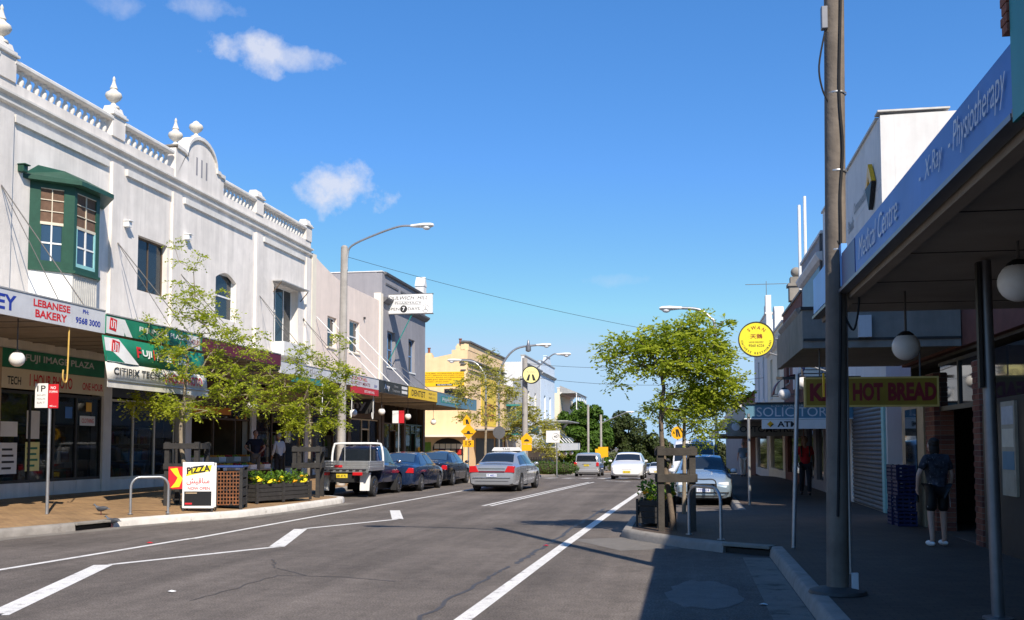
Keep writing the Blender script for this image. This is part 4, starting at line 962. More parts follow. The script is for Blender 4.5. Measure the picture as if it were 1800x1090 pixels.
# single-storey brick bread shop
BS = thing('bread_shop', 'single-storey brick bread shop with open front in deep shade', 'building', (4.4, 13.6, 0))
box('parapet', 'brick_far', BS, 0, .3, 0, 8.3, 3.3, 5.4); box('coping', 'concrete', BS, -.06, .38, -.03, 8.33, 5.4, 5.5)
MB().box(.3, 9, 8.0, 8.28, .1, 5.3).box(8.7, 9, .0, 8.0, .1, 5.3).box(.3, 8.7, 0, 8.0, 4.6, 4.7).build('side_wall', 'brick_far', BS, fix=False)
def brick_pier(par, x0, x1, y0, y1, z0, z1):
    box('pier_core', 'mortar', par, x0 + .012, x1, y0 + .012, y1 - .012, z0, z1)
    bl_, bh = .235, .086; protos = []
    for m in ('brick_a', 'brick_b', 'brick_c'):
        o = MB().box(-bl_ / 2 + .006, bl_ / 2 - .006, -.05, .05, 0, bh - .012).build('brick', m, par, fix=False); protos.append(o); o.location = (x0 + .06, (y0 + y1) / 2, z0 - 5); 
    used = set(); r = 0; z = z0
    def put(loc, rot, sx):
        k = random.randrange(3)
        if k not in used: used.add(k); protos[k].location = loc; protos[k].rotation_euler = rot; protos[k].scale = (sx, 1, 1)
        else: inst('brick', protos[k], par, loc, rot, (sx, 1, 1))
    while z + bh <= z1 + .01:
        off = (r % 2) * bl_ / 2
        y = y0 + .003 - off
        while y < y1 - .03:
            a, b = max(y, y0), min(y + bl_, y1)
            if b - a > .05: put((x0 + .05, (a + b) / 2, z), (0, 0, R(90)), (b - a) / bl_)
            y += bl_
        x = x0 + .1
        while x < min(x1, x0 + .5) - .03:
            a, b = x, min(x + bl_, x1)
            if b - a > .05: put(((a + b) / 2, y0 + .05, z), (0, 0, 0), (b - a) / bl_)
            x += bl_
        z += bh; r += 1
    for k in range(3):
        if k not in used: bpy.data.objects.remove(protos[k])
random.seed(5)
brick_pier(BS, -.04, .3, 2.6, 3.0, .16, 3.0)
brick_pier(BS, -.04, .3, 5.45, 6.15, .16, 3.0)
MB().box(.1, 3.8, .1, .15, .16, 3.3).box(.1, 3.8, 7.9, 7.95, .16, 3.3).box(3.75, 3.85, .15, 7.9, .16, 3.3).box(0, 3.75, .15, 7.9, .12, .17).box(.1, 3.7, .16, 7.88, 3.24, 3.29).build('shop_room', 'interior', BS, fix=False)
f = MB().box(.05, .12, 3.0, 5.45, 2.30, 2.38).box(.05, .12, 3.0, 5.45, 3.10, 3.16).box(.05, .12, 4.1, 4.2, 2.38, 3.1).box(.05, .12, .4, 2.6, 2.30, 2.38).box(.05, .12, 6.15, 7.9, 2.3, 2.38).build('transom_frame', 'dark_frame', BS, fix=False)
for a, b in ((3.0, 4.1), (4.2, 5.45), (.4, 2.6)): box('pane', 'car_glass', f, .08, .09, a, b, 2.38, 3.12)
ft = box('front_tile', 'stone_tan', BS, -.03, .2, 6.35, 8.28, .16, 3.0); MB().box(-.045, -.03, 6.9, 7.9, .6, 2.4).build('shop_window', 'car_glass', ft)
box('front_wall', 'dark_frame', BS, -.02, .25, .0, 2.55, .16, 2.3)
nb = box('notice_board', 'card', BS, -.06, -.02, .9, 1.5, 1.0, 2.3); 
for k, m in enumerate(('card', 'sign_solic', 'cream_paint', 'curtain')): box('notice', m, nb, -.066, -.06, .95, 1.45, 1.05 + .31 * k, 1.3 + .31 * k)
fr = thing('drinks_fridge', 'tall glass-door drinks fridge standing inside the bread shop', 'fridge', (5.2, 17.2, .17))
MB().box(0, .7, 0, 1.3, 0, .5).build('plinth', 'sign_red', fr, fix=False); MB().box(0, .7, 0, .05, .5, 2.05).box(0, .7, 1.25, 1.3, .5, 2.05).box(.65, .7, .05, 1.25, .5, 2.05).box(0, .7, 0, 1.3, 2.05, 2.15).build('cabinet', 'dark_frame', fr, fix=False)
sh = MB()
for k in range(4): box('shelf', 'galv', fr, .05, .6, .06, 1.24, .55 + .38 * k, .57 + .38 * k)
bm_ = ['fruit_red', 'fruit_green', 'sign_blue', 'fruit_orange', 'sign_white', 'black']
for k in range(4):
    for i in range(9):
        o = MB().lathe([(.038, 0), (.04, .15), (.018, .21), (.018, .25)], (.12, .13 + i * .13, .575 + .38 * k), 8).build('bottle', bm_[(i // 2 + k) % 6], fr, 40)
MB().box(-.02, .0, .03, .06, .52, 2.05).box(-.02, 0, 1.24, 1.27, .52, 2.05).box(-.02, 0, .06, 1.24, .52, .56).build('door_frame', 'galv', fr, fix=False)
# stacked milk crates
def crate_mesh():
    mb = MB(); w = .33
    for s in (-1, 1):
        for k in range(4): mb.box(s * w / 2 - .012, s * w / 2 + .012, -w / 2, w / 2, .01 + k * .075, .05 + k * .075); mb.box(-w / 2, w / 2, s * w / 2 - .012, s * w / 2 + .012, .01 + k * .075, .05 + k * .075)
        for k in range(4): mb.box(s * w / 2 - .010, s * w / 2 + .010, -w / 2 + k * w / 3 - .015, -w / 2 + k * w / 3 + .015, 0, .285); mb.box(-w / 2 + k * w / 3 - .015, -w / 2 + k * w / 3 + .015, s * w / 2 - .010, s * w / 2 + .010, 0, .285)
    mb.box(-w / 2, w / 2, -w / 2, w / 2, 0, .012)
    return mb
cm = crate_mesh().build('milk_crate', 'crate_blue', None, fix=False); pos = ['bottom', 'second', 'third', 'fourth', 'top']
for c, (x, y) in enumerate(((4.02, 20.6), (4.05, 20.2))):
    for k in range(4):
        o = cm if (c, k) == (0, 0) else bpy.data.objects.new('milk_crate', cm.data)
        if o is not cm: col.objects.link(o)
        o.location = (x + random.uniform(-.015, .015), y, .165 + .29 * k); o.rotation_euler = (0, 0, random.uniform(-.06, .06))
        tag(o, '%s blue plastic milk crate in the %s stack by the bread shop' % (['lowest', 'second lowest', 'second highest', 'topmost'][k], ['farther', 'nearer'][c]), 'crate', 'milk crates stacked by the bread shop')
# concrete awning with bread sign
CA = thing('street_awning', 'stained concrete street awning above the hot bread sign', 'awning', (4.4, 17.2, 0))
MB().box(-.02, -2.5, 0, .10, 3.30, 3.94).box(-2.4, -2.5, .1, 4.8, 3.30, 3.94).build('fascia', 'concrete', CA, fix=False)
box('soffit', 'soffit', CA, -.02, -2.4, .1, 4.8, 3.34, 3.44); box('edge_strip', 'dark_frame', CA, -.02, -2.53, -.03, .13, 3.942, 3.99); box('lower_trim', 'dark_frame', CA, -.02, -2.49, -.02, -.001, 3.42, 3.46)
box('roof', 'zinc', CA, -.02, -2.4, .13, 4.8, 3.6, 3.66)
box('junction_box', 'silver_sign', CA, -1.62, -1.42, -.12, -.001, 3.46, 3.82)
pm('bread_yellow', (.27, .155, .006), .5, .12, 3); pm('bread_red', (.20, .008, .010), .5, .05)
bsn = thing('hanging_sign', 'yellow hot bread sign with red letters under the concrete awning', 'sign', (3.0, 17.5, 0))
bd = box('board', 'bread_yellow', bsn, -1.03, 1.05, -.05, .05, 2.36, 2.80); MB().box(-1.06, 1.08, -.052, .052, 2.33, 2.36).box(-1.06, 1.08, -.052, .052, 2.80, 2.83).box(-1.06, -1.03, -.052, .052, 2.36, 2.8).box(1.05, 1.08, -.052, .052, 2.36, 2.8).build('frame', 'gold_rod', bsn, fix=False)
for s_, x, w in (('KIN', -.72, .5), ('HOT', -.04, .48), ('BREAD', .66, .76)): txt(bd, s_, (x, -.05, 2.58), (1, 0, 0), (0, -1, 0), .30, w, 'bread_red', .05)
for x_ in (-.8, .8): mb = MB(); stay(mb, (x_, 0, 2.83), (x_, 0, 3.34)); mb.build('hanger', 'rod', bsn)
# lane, then the white bank
BK = thing('white_bank', 'tall plain white bank building with sunlit side wall', 'building', (4.4, 23.6, 0))
mb = MB(); wall_ops(mb, 0, .3, 0, 9.9, .1, 9.2, [(5.4, 9.0, .5, 2.3)]); mb.build('street_wall', 'white_wall', BK, fix=False)
box('side_wall', 'white_wall', BK, .302, 12, 0, .3, .1, 9.2); MB().prism([(0, 9.2), (3.2, 9.24), (12, 9.9), (12, 9.19), (0, 9.19)], 'y', .002, .298).build('raked_parapet', 'white_wall', BK)
box('coping', 'corrugated', BK, -.06, 1.5, -.05, .36, 9.27, 9.31); box('coping_rail', 'corrugated', BK, -.05, .35, .37, 9.95, 9.2, 9.26)
MB().box(.3, 12, 9.6, 9.9, .1, 9.1).box(11.7, 12, .3, 9.6, .1, 9.1).box(.3, 11.7, .3, 9.6, 8.8, 8.9).build('shell', 'white_wall', BK, fix=False)
for k in range(3): box('facade_joint', 'silver_sign', BK, -.006, 0, .01, 9.9, 4.6 + 1.5 * k, 4.62 + 1.5 * k)
em = thing('bank_emblem', 'yellow and black diamond emblem fixed on the bank street wall', 'emblem', (4.4, 24.6, 7.8))
MB().prism([(-.42, .05), (0, .55), (.42, .05), (.15, .05), (0, .25), (-.15, .05)], 'x', -.12, -.02).build('yellow_half', 'sign_amber', em); MB().prism([(-.42, .04), (.42, .04), (0, -.55)], 'x', -.12, -.02).build('black_half', 'black', em)
txt(BK, 'Commonwealth', (-.005, 2.9, 7.9), (0, -1, 0), (-1, 0, 0), .3, 1.8, 'grey_print', .02); txt(BK, 'Bank', (-.005, 4.3, 7.6), (0, -1, 0), (-1, 0, 0), .34, .9, 'grey_print', .02)
shu = MB()
for k in range(26): shu.prism([(-.02, .18 + k * .105), (-.045, .22 + k * .105), (-.045, .25 + k * .105), (-.02, .283 + k * .105)], 'y', .5, 4.6)
o = shu.build('roller_shutter', 'shutter', BK); o['kind'] = 'stuff'
box('pilaster', 'teal_frame', BK, -.05, 0, .15, .45, .17, 2.9); box('pilaster', 'white_paint', BK, -.05, 0, 4.65, 5.3, .17, 2.9)
box('window_glass', 'car_glass', BK, .1, .12, 5.4, 9.0, .5, 2.3)
# bank awning with the solicitors sign and ATM box
SA = thing('street_awning', 'low awning with blue-grey solicitors sign beyond the timber pole', 'awning', (4.4, 28.0, 0))
fs = box('end_sign', 'sign_solic', SA, -.02, -2.85, 0, .08, 2.42, 2.80); box('edge_strip', 'white_paint', SA, -.02, -2.88, -.03, .1, 2.395, 2.42); box('side_fascia', 'sign_solic', SA, -2.85, -2.78, .08, 12, 2.42, 2.80)
box('soffit', 'soffit', SA, -.02, -2.78, .08, 12, 2.44, 2.5); box('roof', 'zinc', SA, -.02, -2.78, .1, 12, 2.74, 2.82); box('top_strip', 'dark_frame', SA, -.02, -2.9, -.05, .12, 2.802, 2.85)
txt(fs, 'SOLICITORS', (-1.55, 0, 2.59), (1, 0, 0), (0, -1, 0), .25, 2.0, 'silver_sign', .0); txt(fs, 'L.G. PARKER & CO.', (-1.5, 0, 2.755), (1, 0, 0), (0, -1, 0), .05, 1.3, 'silver_sign', .0)
at = thing('atm_sign', 'white ATM sign board hanging under the solicitors awning', 'sign', (3.2, 27.9, 0))
bd = box('board', 'sign_white', at, -1.22, .95, -.06, .06, 2.13, 2.38); txt(bd, 'ATM', (-.56, -.06, 2.255), (1, 0, 0), (0, -1, 0), .15, .52, 'black_print', .03)
MB().prism([(-1.09, 2.255), (-1.0, 2.34), (-.91, 2.255), (-1.0, 2.17)], 'y', -.066, -.061).build('yellow_diamond', 'sign_amber', bd); MB().prism([(-1.0, 2.17), (-.91, 2.255), (-.955, 2.255), (-1.0, 2.21)], 'y', -.070, -.067).build('black_corner', 'black', bd)
op = thing('hanging_sign', 'grey optometrist sign board hanging beyond the ATM sign', 'sign', (2.5, 33, 0))
bd = box('board', 'concrete', op, -1.25, 1.1, -.05, .05, 1.98, 2.44); txt(bd, 'OPTOMETRIST', (.1, -.05, 2.2), (1, 0, 0), (0, -1, 0), .2, 1.9, 'black_print', .01); MB().lathe([(.13, 0), (.13, .006)], (-.98, -.056, 2.28), 16, 'y').build('roundel', 'silver_sign', bd)
globe('small globe lamp next to the left end of the bread sign', 2.62, 24.0, 3.13, 3.55, .155); globe('small globe lamp left of the leaning sign post', 2.50, 27.0, 3.02, 3.4, .155)
mb = MB(); mb.box(2.3, 4.4, 23.9, 24.05, 3.55, 3.62).box(2.3, 4.4, 26.9, 27.05, 3.40, 3.47); o = mb.build('lamp_bracket', 'dark_frame', None); tag(o, 'dark bracket arms carrying two small globe lamps on the bank', 'bracket')
# further right-hand row
def right_house(name, label, y0, y1, h, mat, trim, ops, extra=None, frame='white_paint'):
    b = thing(name, label, 'building', (4.4, y0, gz(y0))); L0 = y1 - y0
    mb = MB(); wall_ops(mb, 0, .3, 0, L0, 0, h, ops); mb.build('wall', mat, b, fix=False)
    MB().box(.3, 9, 0, .3, 0, h - .3).box(.3, 9, L0 - .3, L0, 0, h - .3).box(.3, 9, .3, L0 - .3, h - .9, h - .8).build('side_wall', mat, b, fix=False)
    MB().prism([(0, h - .9), (-.12, h - .85), (-.22, h - .7), (-.22, h - .62), (0, h - .58)], 'y', 0, L0).build('cornice', trim, b)
    box('coping', trim, b, -.06, .38, 0.0, L0, h, h + .1)
    for o in ops:
        if o[2] > 3: window(b, 0, -1, *o, frame, .12, 1, 2, .08, 'curtain', sill=trim)
        else: box('shop_window', 'car_glass', b, .1, .12, *o)
    return b
R3 = right_house('grey_blue_building', 'blue-grey panelled building beyond the white bank', 33.7, 39.8, 8.6, 'grey_wall', 'white_wall', [(.8, 2.6, .5, 2.4), (3.4, 5.4, .5, 2.4)])
box('glazed_panel', 'sign_solic', R3, -.05, 0, .5, 5.4, 3.6, 7.6); 
MB().tube([(-.05, .1, 7.0), (-.05, .1, 8.6)], .04, 6).build('downpipe', 'rod', R3, 40)
R4 = right_house('brick_parapet_building', 'dark brick building with stone pier and ball finial', 40, 47.6, 7.6, 'brick_far', 'concrete', [(1, 2.4, 4.4, 6.2), (5, 6.4, 4.4, 6.2), (1, 6.5, .5, 2.4)])
MB().box(-.15, .45, 2.9, 3.5, 7.7, 8.3).box(-.22, .52, 2.83, 3.57, 8.3, 8.42).box(-.1, .4, 2.95, 3.45, 8.42, 8.7).build('parapet_pier', 'concrete', R4); MB().ball((.15, 3.2, 8.92), .22).build('ball_finial', 'concrete', R4, 60)
for k in range(2): MB().tube([(.1 + .22 * k, 1.2, 7.65), (.1 + .22 * k, 1.2, 11.3 + .35 * k)], .06, 8).build('flue_pipe', 'white_paint', R4, 40)
box('white_panel', 'white_wall', R4, -.03, 0, .4, 3.4, 4.0, 5.4)
R5 = right_house('pink_gable_shop', 'narrow cream shop with pale rounded parapet block', 47.8, 57.2, 7.4, 'cream', 'trim', [(2, 3.4, 4.2, 6.2), (6, 7.4, 4.2, 6.2), (1, 8, .5, 2.4)])
MB().prism([(3.6, 7.5), (3.6, 8.4)] + [(4.2 - .6 * math.cos(math.pi * k / 6), 8.4 + .3 * math.sin(math.pi * k / 6)) for k in range(1, 6)] + [(4.8, 8.4), (4.8, 7.5)], 'x', -.05, .4).build('parapet_block', 'white_wall', R5)
R6 = right_house('white_gable_shop', 'pale far shop with tall stepped parapet under the aerial', 57.4, 68, 9.2, 'white_wall', 'trim', [(2, 3.2, 4.5, 7), (6, 7.2, 4.5, 7), (1, 9, .5, 2.6)])
MB().prism([(.3, 9.3), (.3, 10.3), (.9, 10.3), (.9, 9.8), (1.6, 9.8), (1.6, 9.3)], 'x', 0, .3).build('stepped_parapet', 'white_wall', R6)
MB().bar((.1, 1.0, 10.3), (.1, 1.0, 11.2), .03).bar((-1.1, .2, 10.9), (1.3, 1.8, 11.15), .03).build('tv_aerial', 'rod', R6)
R7 = right_house('tiled_roof_house', 'far brick house with red tiled roof and chimney', 68.3, 84, 5.6, 'brick_far', 'trim', [(3, 4.5, 3.4, 5), (9, 10.5, 3.4, 5)])
MB().prism([(-.3, 5.6), (4.2, 9.0), (9, 5.6)], 'y', 0, 15.7).build('roof', 'tile_roof', R7); MB().box(1.4, 2.2, 2, 3, 6.4, 9.6).box(1.3, 2.3, 1.9, 3.1, 9.3, 9.45).build('chimney', 'brick_far', R7)
R8 = right_house('distant_shop', 'distant grey shop row end beyond the tiled house', 85, 120, 6.5, 'grey_wall', 'trim', [(4, 6, 3.6, 5.4), (14, 16, 3.6, 5.4)])
for lab, y0, y1, zf, m in (('blue-grey street awning beyond the solicitors sign', 40.2, 47.5, 2.5, 'sign_solic'), ('dark street awning over the far right footpath', 47.8, 57, 2.5, 'sign_dark'), ('pale street awning at the far right crossing', 57.6, 83, 2.2, 'silver_sign')):
    awning('street_awning', lab, 1.7, 4.4, y0, y1, zf, zf + .12, m, zf - .05, zf + .35, s=-1)
def canvas_hood(label, y, x, z, m):
    t = thing('canvas_hood', label, 'awning', (x, y, z)); mb = MB(); n = 8; vs = []
    for k in range(n + 1):
        a = math.pi / 2 * k / n
        for yy in (0, 1.6): vs.append((-.9 * math.sin(a), yy, .8 * math.cos(a) - .8 * 0))
    mb.add(vs, [(2 * k, 2 * k + 1, 2 * k + 3, 2 * k + 2) for k in range(n)]); mb.add([(0, 0, 0), (0, 1.6, 0)] , []); o = mb.build('canopy', m, t, 60); sm = o.modifiers.new('s', 'SOLIDIFY'); sm.thickness = .02
    MB().bar((0, 0, 0), (-.9, 0, 0), .03).bar((0, 1.6, 0), (-.9, 1.6, 0), .03).bar((0, 0, .78), (0, 1.6, .78), .04).build('frame', 'rod', t)
canvas_hood('dark blue canvas hood on the upper right facades', 30.5, 4.3, 3.9, 'sign_navy'); canvas_hood('maroon canvas hood further along the right facades', 41, 4.3, 3.7, 'sign_maroon')
# round swan sign
sw = thing('projecting_sign', 'round yellow restaurant sign projecting over the right footpath', 'sign', (1.63, 24.4, 4.2))
d = MB().lathe([(.395, -.05), (.395, .05)], n=40, axis='y').build('disc', 'swan_yellow', sw, 40); MB().lathe([(.395, -.06), (.42, -.06), (.42, .06), (.395, .06)], n=40, axis='y', cap=False).build('rim', 'dark_frame', sw, 40)
txt(d, '天鵝', (0, -.05, .07), (1, 0, 0), (0, -1, 0), .11, .28, 'maroon_print', .008)
txt(d, 'HOME DELIVERY', (0, -.05, -.07), (1, 0, 0), (0, -1, 0), .035, .34, 'black_print'); txt(d, '9560 6226', (0, -.05, -.15), (1, 0, 0), (0, -1, 0), .06, .36, 'black_print')
def arc_text(par, s, r, a0, a1, h, flip=False, m='maroon_print'):
    for i, ch in enumerate(s):
        if ch == ' ': continue
        a = R(a0 + (a1 - a0) * i / max(1, len(s) - 1)); xd = Vector((math.sin(a), 0, -math.cos(a))) * (-1 if flip else 1)
        txt(par, ch, (r * math.cos(a), -.05, r * math.sin(a)), xd, (0, -1, 0), h, None, m, .01, name='letter')
arc_text(d, 'SWAN', .28, 128, 52, .08); arc_text(d, 'CHINESE RESTAURANT', .335, 188, 352, .05, True, 'black_print')
mb = MB(); stay(mb, (.44, 0, .0), (2.75, 0, .0), .025); stay(mb, (.3, 0, -.33), (2.75, -.1, -1.2), .02); mb.build('bracket', 'galv', sw, 40)

# ------------------------------------------------------------------ poles, lamps, wires
def lamp_head(par, p, d, mat='lamp_white'):
    """cobra-head lantern at p pointing along horizontal d"""
    d = Vector(d).normalized(); s = Vector((-d.y, d.x, 0)); p = Vector(p); mb = MB(); vs = []
    prof = [(-.05, .05, .05), (.0, .07, .06), (.25, .10, .08), (.45, .15, .10), (.75, .14, .09), (.85, .06, .05)]
    for x, w, h in prof:
        for a in range(8):
            t = 2 * math.pi * a / 8; q = p + d * x + s * (w * math.cos(t)) + Vector((0, 0, h * math.sin(t))); vs.append(q)
    n = len(prof); fs = [(i * 8 + j, i * 8 + (j + 1) % 8, (i + 1) * 8 + (j + 1) % 8, (i + 1) * 8 + j) for i in range(n - 1) for j in range(8)] + [tuple(range(8)), tuple((n - 1) * 8 + j for j in range(8))]
    h = mb.add(vs, fs).build('lamp_head', mat, par, 50)
    c = p + d * .58; MB().ball((c.x, c.y, c.z - .08), (.16, .12, .10), 12, 8).build('diffuser', 'head_lens', h, 60)
def curve_pts(pts, n=6):
    pts = [Vector(p) for p in pts]; out = []
    for i in range(len(pts) - 1):
        p0, p1, p2, p3 = pts[max(i - 1, 0)], pts[i], pts[i + 1], pts[min(i + 2, len(pts) - 1)]
        for k in range(n):
            t = k / n; out.append(0.5 * ((2 * p1) + (p2 - p0) * t + (2 * p0 - 5 * p1 + 4 * p2 - p3) * t * t + (3 * p1 - p0 - 3 * p2 + p3) * t ** 3))
    return out + [pts[-1]]
# tall timber pole on the right
tp = thing('power_pole', 'tall weathered timber power pole on the right footpath', 'pole', (1.53, 11.05, .155))
MB().tube([(0, 0, 0), (.02, 0, 1.5), (.045, 0, 3.5), (.08, 0, 6.3), (.12, 0, 9.6)], [.112, .110, .108, .105, .10], 18).build('shaft', 'timber_pole', tp, 40)
MB().lathe([(.30, .0), (.285, .03), (.2, .055), (.118, .07)], n=20).build('asphalt_collar', 'tar', tp, 40)
MB().tube(curve_pts([(.0, -.115, .8), (.06, -.11, 2.6), (.085, -.118, 3.7), (.09, -.115, 4.2), (.125, -.112, 4.7), (.10, -.115, 5.3), (.13, -.11, 6.2), (.16, -.1, 7.2)], 5), .014, 6).build('cable', 'rubber', tp, 40)
MB().tube(curve_pts([(.13, -.02, .2), (.135, -.02, 3.0), (.15, -.05, 3.5)], 4), .018, 8).build('conduit', 'galv', tp, 40)
MB().tube(curve_pts([(.12, -.05, 2.9), (.2, -.08, 2.75), (.25, -.1, 2.95), (.26, -.1, 3.15)], 5), .012, 6).build('loop_cable', 'rubber', tp, 40)
MB().tube(curve_pts([(.05, -.1, 3.7), (.3, -.1, 3.25), (.6, -.05, 3.35), (.85, .1, 3.5)], 5), .010, 6).build('service_cable', 'rubber', tp, 40)
for z in (3.6, 4.45, 5.3): MB().lathe([(.111, z), (.114, z + .01), (.111, z + .02)], (.02 + z * .011, 0, 0), 16, cap=False).build('band', 'galv', tp, 40)
sb = MB().box(-.07, .0, -.12, -.04, 6.0, 6.25).build('fuse_box', 'steel_grey', tp, bevel=.01); MB().tube(curve_pts([(-.03, -.08, 5.98), (-.10, -.1, 5.6), (-.07, -.09, 5.35), (.0, -.06, 5.2)], 5), .010, 6).build('lead', 'rubber', sb, 40)
for k in range(3): MB().lathe([(.03, 0), (.035, .03), (.02, .05)], (-.05, -.09, 6.4 + k * .07), 8).build('insulator', 'lamp_white', sb, 40)
box('tag_plate', 'silver_sign', tp, .13, .2, -.09, -.05, .02, .22, bevel=.005); box('yellow_tag', 'sign_amber', tp, -.118, -.10, -.06, -.03, 2.05, 2.3)
a_ = curve_pts([(.1, 0, 8.3), (-.05, 0, 9.0), (-.7, 0, 9.45), (-1.9, 0, 9.6)], 6); ar = MB().tube(a_, .04, 8).build('lamp_arm', 'galv', tp, 40); lamp_head(ar, (-1.85, 0, 9.6), (-1, 0, 0))
# left lamp post
lp = thing('street_lamp', 'tall grey timber lamp post with curved arm behind the ute', 'street lamp', (-12.95, 36.5, .17))
MB().tube([(0, 0, 0), (.02, 0, 4.5), (.05, 0, 9.1)], [.17, .155, .13], 14).build('pole', 'timber_grey', lp, 40); MB().ball((.05, 0, 9.08), (.13, .13, .10), 12, 8).build('pole_top', 'timber_grey', lp, 60)
ar = MB().tube(curve_pts([(.17, 0, 8.2), (.18, 0, 8.75), (.35, 0, 9.15), (1.3, 0, 9.55), (2.2, 0, 9.82), (2.75, 0, 9.83)], 5), .04, 8).build('arm', 'galv', lp, 40); lamp_head(ar, (2.72, 0, 9.83), (1, 0, 0))
# curved metal lamps at the crossing
def metal_lamp(label, x, y, h, dx, top, r=.06):
    z0 = gz(y) + .15; t = thing('street_lamp', label, 'street lamp', (x, y, z0)); s = 1 if dx > 0 else -1
    MB().tube(curve_pts([(0, 0, 0), (0, 0, h * .6), (0, 0, h), (dx * .12, 0, h + (top - h) * .5), (dx * .45, 0, h + (top - h) * .9), (dx, 0, top)], 6), r, 10).build('pole', 'galv', t, 40)
    lamp_head(t, (dx - s * .05, 0, top), (s, 0, 0)); return t
t = metal_lamp('slender curved metal street lamp at the left side of the crossing', -10.9, 58, 5.6, 2.3, 7.6)
MB().lathe([(.05, 7.2), (.16, 7.25), (.16, 7.55), (.1, 7.6), (.04, 7.9)], (1.75, 0, 0), 10).build('floodlight', 'steel_grey', t, 40)
metal_lamp('curved metal lamp bending left in front of the orange building', -12.1, 60, 5.6, -1.6, 7.0)
# second timber pole with round crossing lamp-sign
t2 = thing('power_pole', 'timber pole carrying the round crossing sign beyond the taxi', 'pole', (-10.0, 62, gz(62) + .15))
MB().tube([(0, 0, 0), (0, 0, 7.3)], [.19, .16], 12).build('shaft', 'timber_grey', t2, 40); ar = MB().tube(curve_pts([(.1, 0, 5.9), (.6, 0, 6.5), (1.7, 0, 7.45), (2.1, 0, 7.5)], 5), .04, 8).build('lamp_arm', 'galv', t2, 40); lamp_head(ar, (2.05, 0, 7.5), (1, 0, 0))
MB().box(-.9, .9, -.06, .06, 5.9, 6.02).build('cross_arm', 'timber_grey', t2)
cs = thing('crossing_sign', 'round pale yellow crossing sign with black legs on the timber pole', 'sign', (-9.55, 61.7, 6.05))
d = MB().lathe([(.5, -.12), (.5, .12)], n=32, axis='y').build('disc', 'pale_yellow', cs, 40); MB().lathe([(.5, -.13), (.56, -.13), (.56, .13), (.5, .13)], n=32, axis='y', cap=False).build('rim', 'dark_frame', cs, 40)
txt(d, 'CROSSING', (0, -.12, .17), (1, 0, 0), (0, -1, 0), .10, .7, 'grey_print')
for s in (-1, 1): MB().prism([(s * .05, .02), (s * .15, .02), (s * .30, -.36), (s * .12, -.36)], 'y', -.128, -.121).build('leg_symbol', 'black_print', d)
MB().bar((-.5, .2, 0), (-.3, .0, 0), .05).build('bracket', 'galv', cs)
def post(label, x, y, h, r=.03, mat='galv', lean=(0, 0), name='sign_post', cat='sign'):
    t = thing(name, label, cat, (x, y, interp_z(x, y))); MB().tube([(0, 0, -.02), (lean[0], lean[1], h)], r, 10).build('post', mat, t, 40); return t
def interp_z(x, y):
    kl, kr = interp(KL, y), interp(KR, y)
    if x < kl: return gz(y) + .15 + .3 * (kl - x) / max(.5, kl + 16.0)
    if x > kr: return gz(y) + .155
    return gz(y)
def plate_rect(par, x0, x1, z0, z1, mat, y=-.035, name='plate'): return MB().box(x0, x1, y - .004, y + .004, z0, z1).build(name, mat, par, bevel=.008)
# parking sign left
t = post('one hour parking and red no stopping sign by the left kerb', -13.32, 19.3, 2.72, .034)
p = plate_rect(t, -.33, -.03, 2.22, 2.74, 'sign_white'); q = plate_rect(t, -.02, .22, 2.21, 2.72, 'sign_red', -.036)
mb = MB(); mb.box(-.006, -.002, 0, 0, 0, 0)
txt(p, '1P', (-.18, -.039, 2.63), (1, 0, 0), (0, -1, 0), .13, .2, 'black_print', .01)
for k, s_ in enumerate(('8AM-6PM', 'MON-FRI', 'SAT')): txt(p, s_, (-.18, -.039, 2.49 - .08 * k), (1, 0, 0), (0, -1, 0), .04, .2, 'grey_print')
txt(q, 'NO', (.10, -.04, 2.645), (1, 0, 0), (0, -1, 0), .06, .12, 'white_print', .02); txt(q, 'STOPPING', (.10, -.04, 2.56), (1, 0, 0), (0, -1, 0), .045, .2, 'white_print', .02); txt(q, '<--', (.10, -.04, 2.26), (1, 0, 0), (0, -1, 0), .035, .16, 'white_print', .02)
t = post('small red and white parking sign beyond the blue sedan', -12.6, 43.0, 2.9, .03); plate_rect(t, -.28, -.0, 2.4, 2.95, 'sign_white'); plate_rect(t, .01, .26, 2.4, 2.95, 'sign_red')
# speed hump signs
t = post('yellow hump warning sign with fifteen plate behind the taxi', -10.2, 46.5, 3.0, .035)
def diamond(par, zc, r, mat='sign_amber', y=-.045): return MB().prism([(0, zc + r), (r, zc), (0, zc - r), (-r, zc)], 'y', y - .004, y + .004).build('diamond_plate', mat, par, bevel=.01)
d = diamond(t, 2.62, .47); MB().prism([(-.28, 2.52), (-.12, 2.52), (-.06, 2.66), (.06, 2.66), (.12, 2.52), (.28, 2.52), (.28, 2.47), (-.28, 2.47)], 'y', -.054, -.050).build('hump_symbol', 'black_print', d)
p = plate_rect(t, -.33, .33, 1.72, 2.12, 'sign_amber', -.045); txt(p, '15', (0, -.049, 1.95), (1, 0, 0), (0, -1, 0), .26, .34, 'black_print', .015); txt(p, 'km/h', (0, -.049, 1.77), (1, 0, 0), (0, -1, 0), .06, .2, 'black_print')
t.scale = (.8, .8, .82)
u = MB().prism([(-.33, 2.98), (.1, 2.98), (.14, 3.3), (-.1, 3.6), (-.33, 3.3)], 'y', -.06, -.052).build('crossing_plate', 'sign_amber', t, bevel=.01)
for s in (0, 1): MB().prism([(-.17 + .06 * s, 3.32), (-.1 + .06 * s, 3.32), (-.05 + .11 * s, 3.05), (-.14 + .11 * s, 3.05)], 'y', -.066, -.061).build('leg_symbol', 'black_print', u)
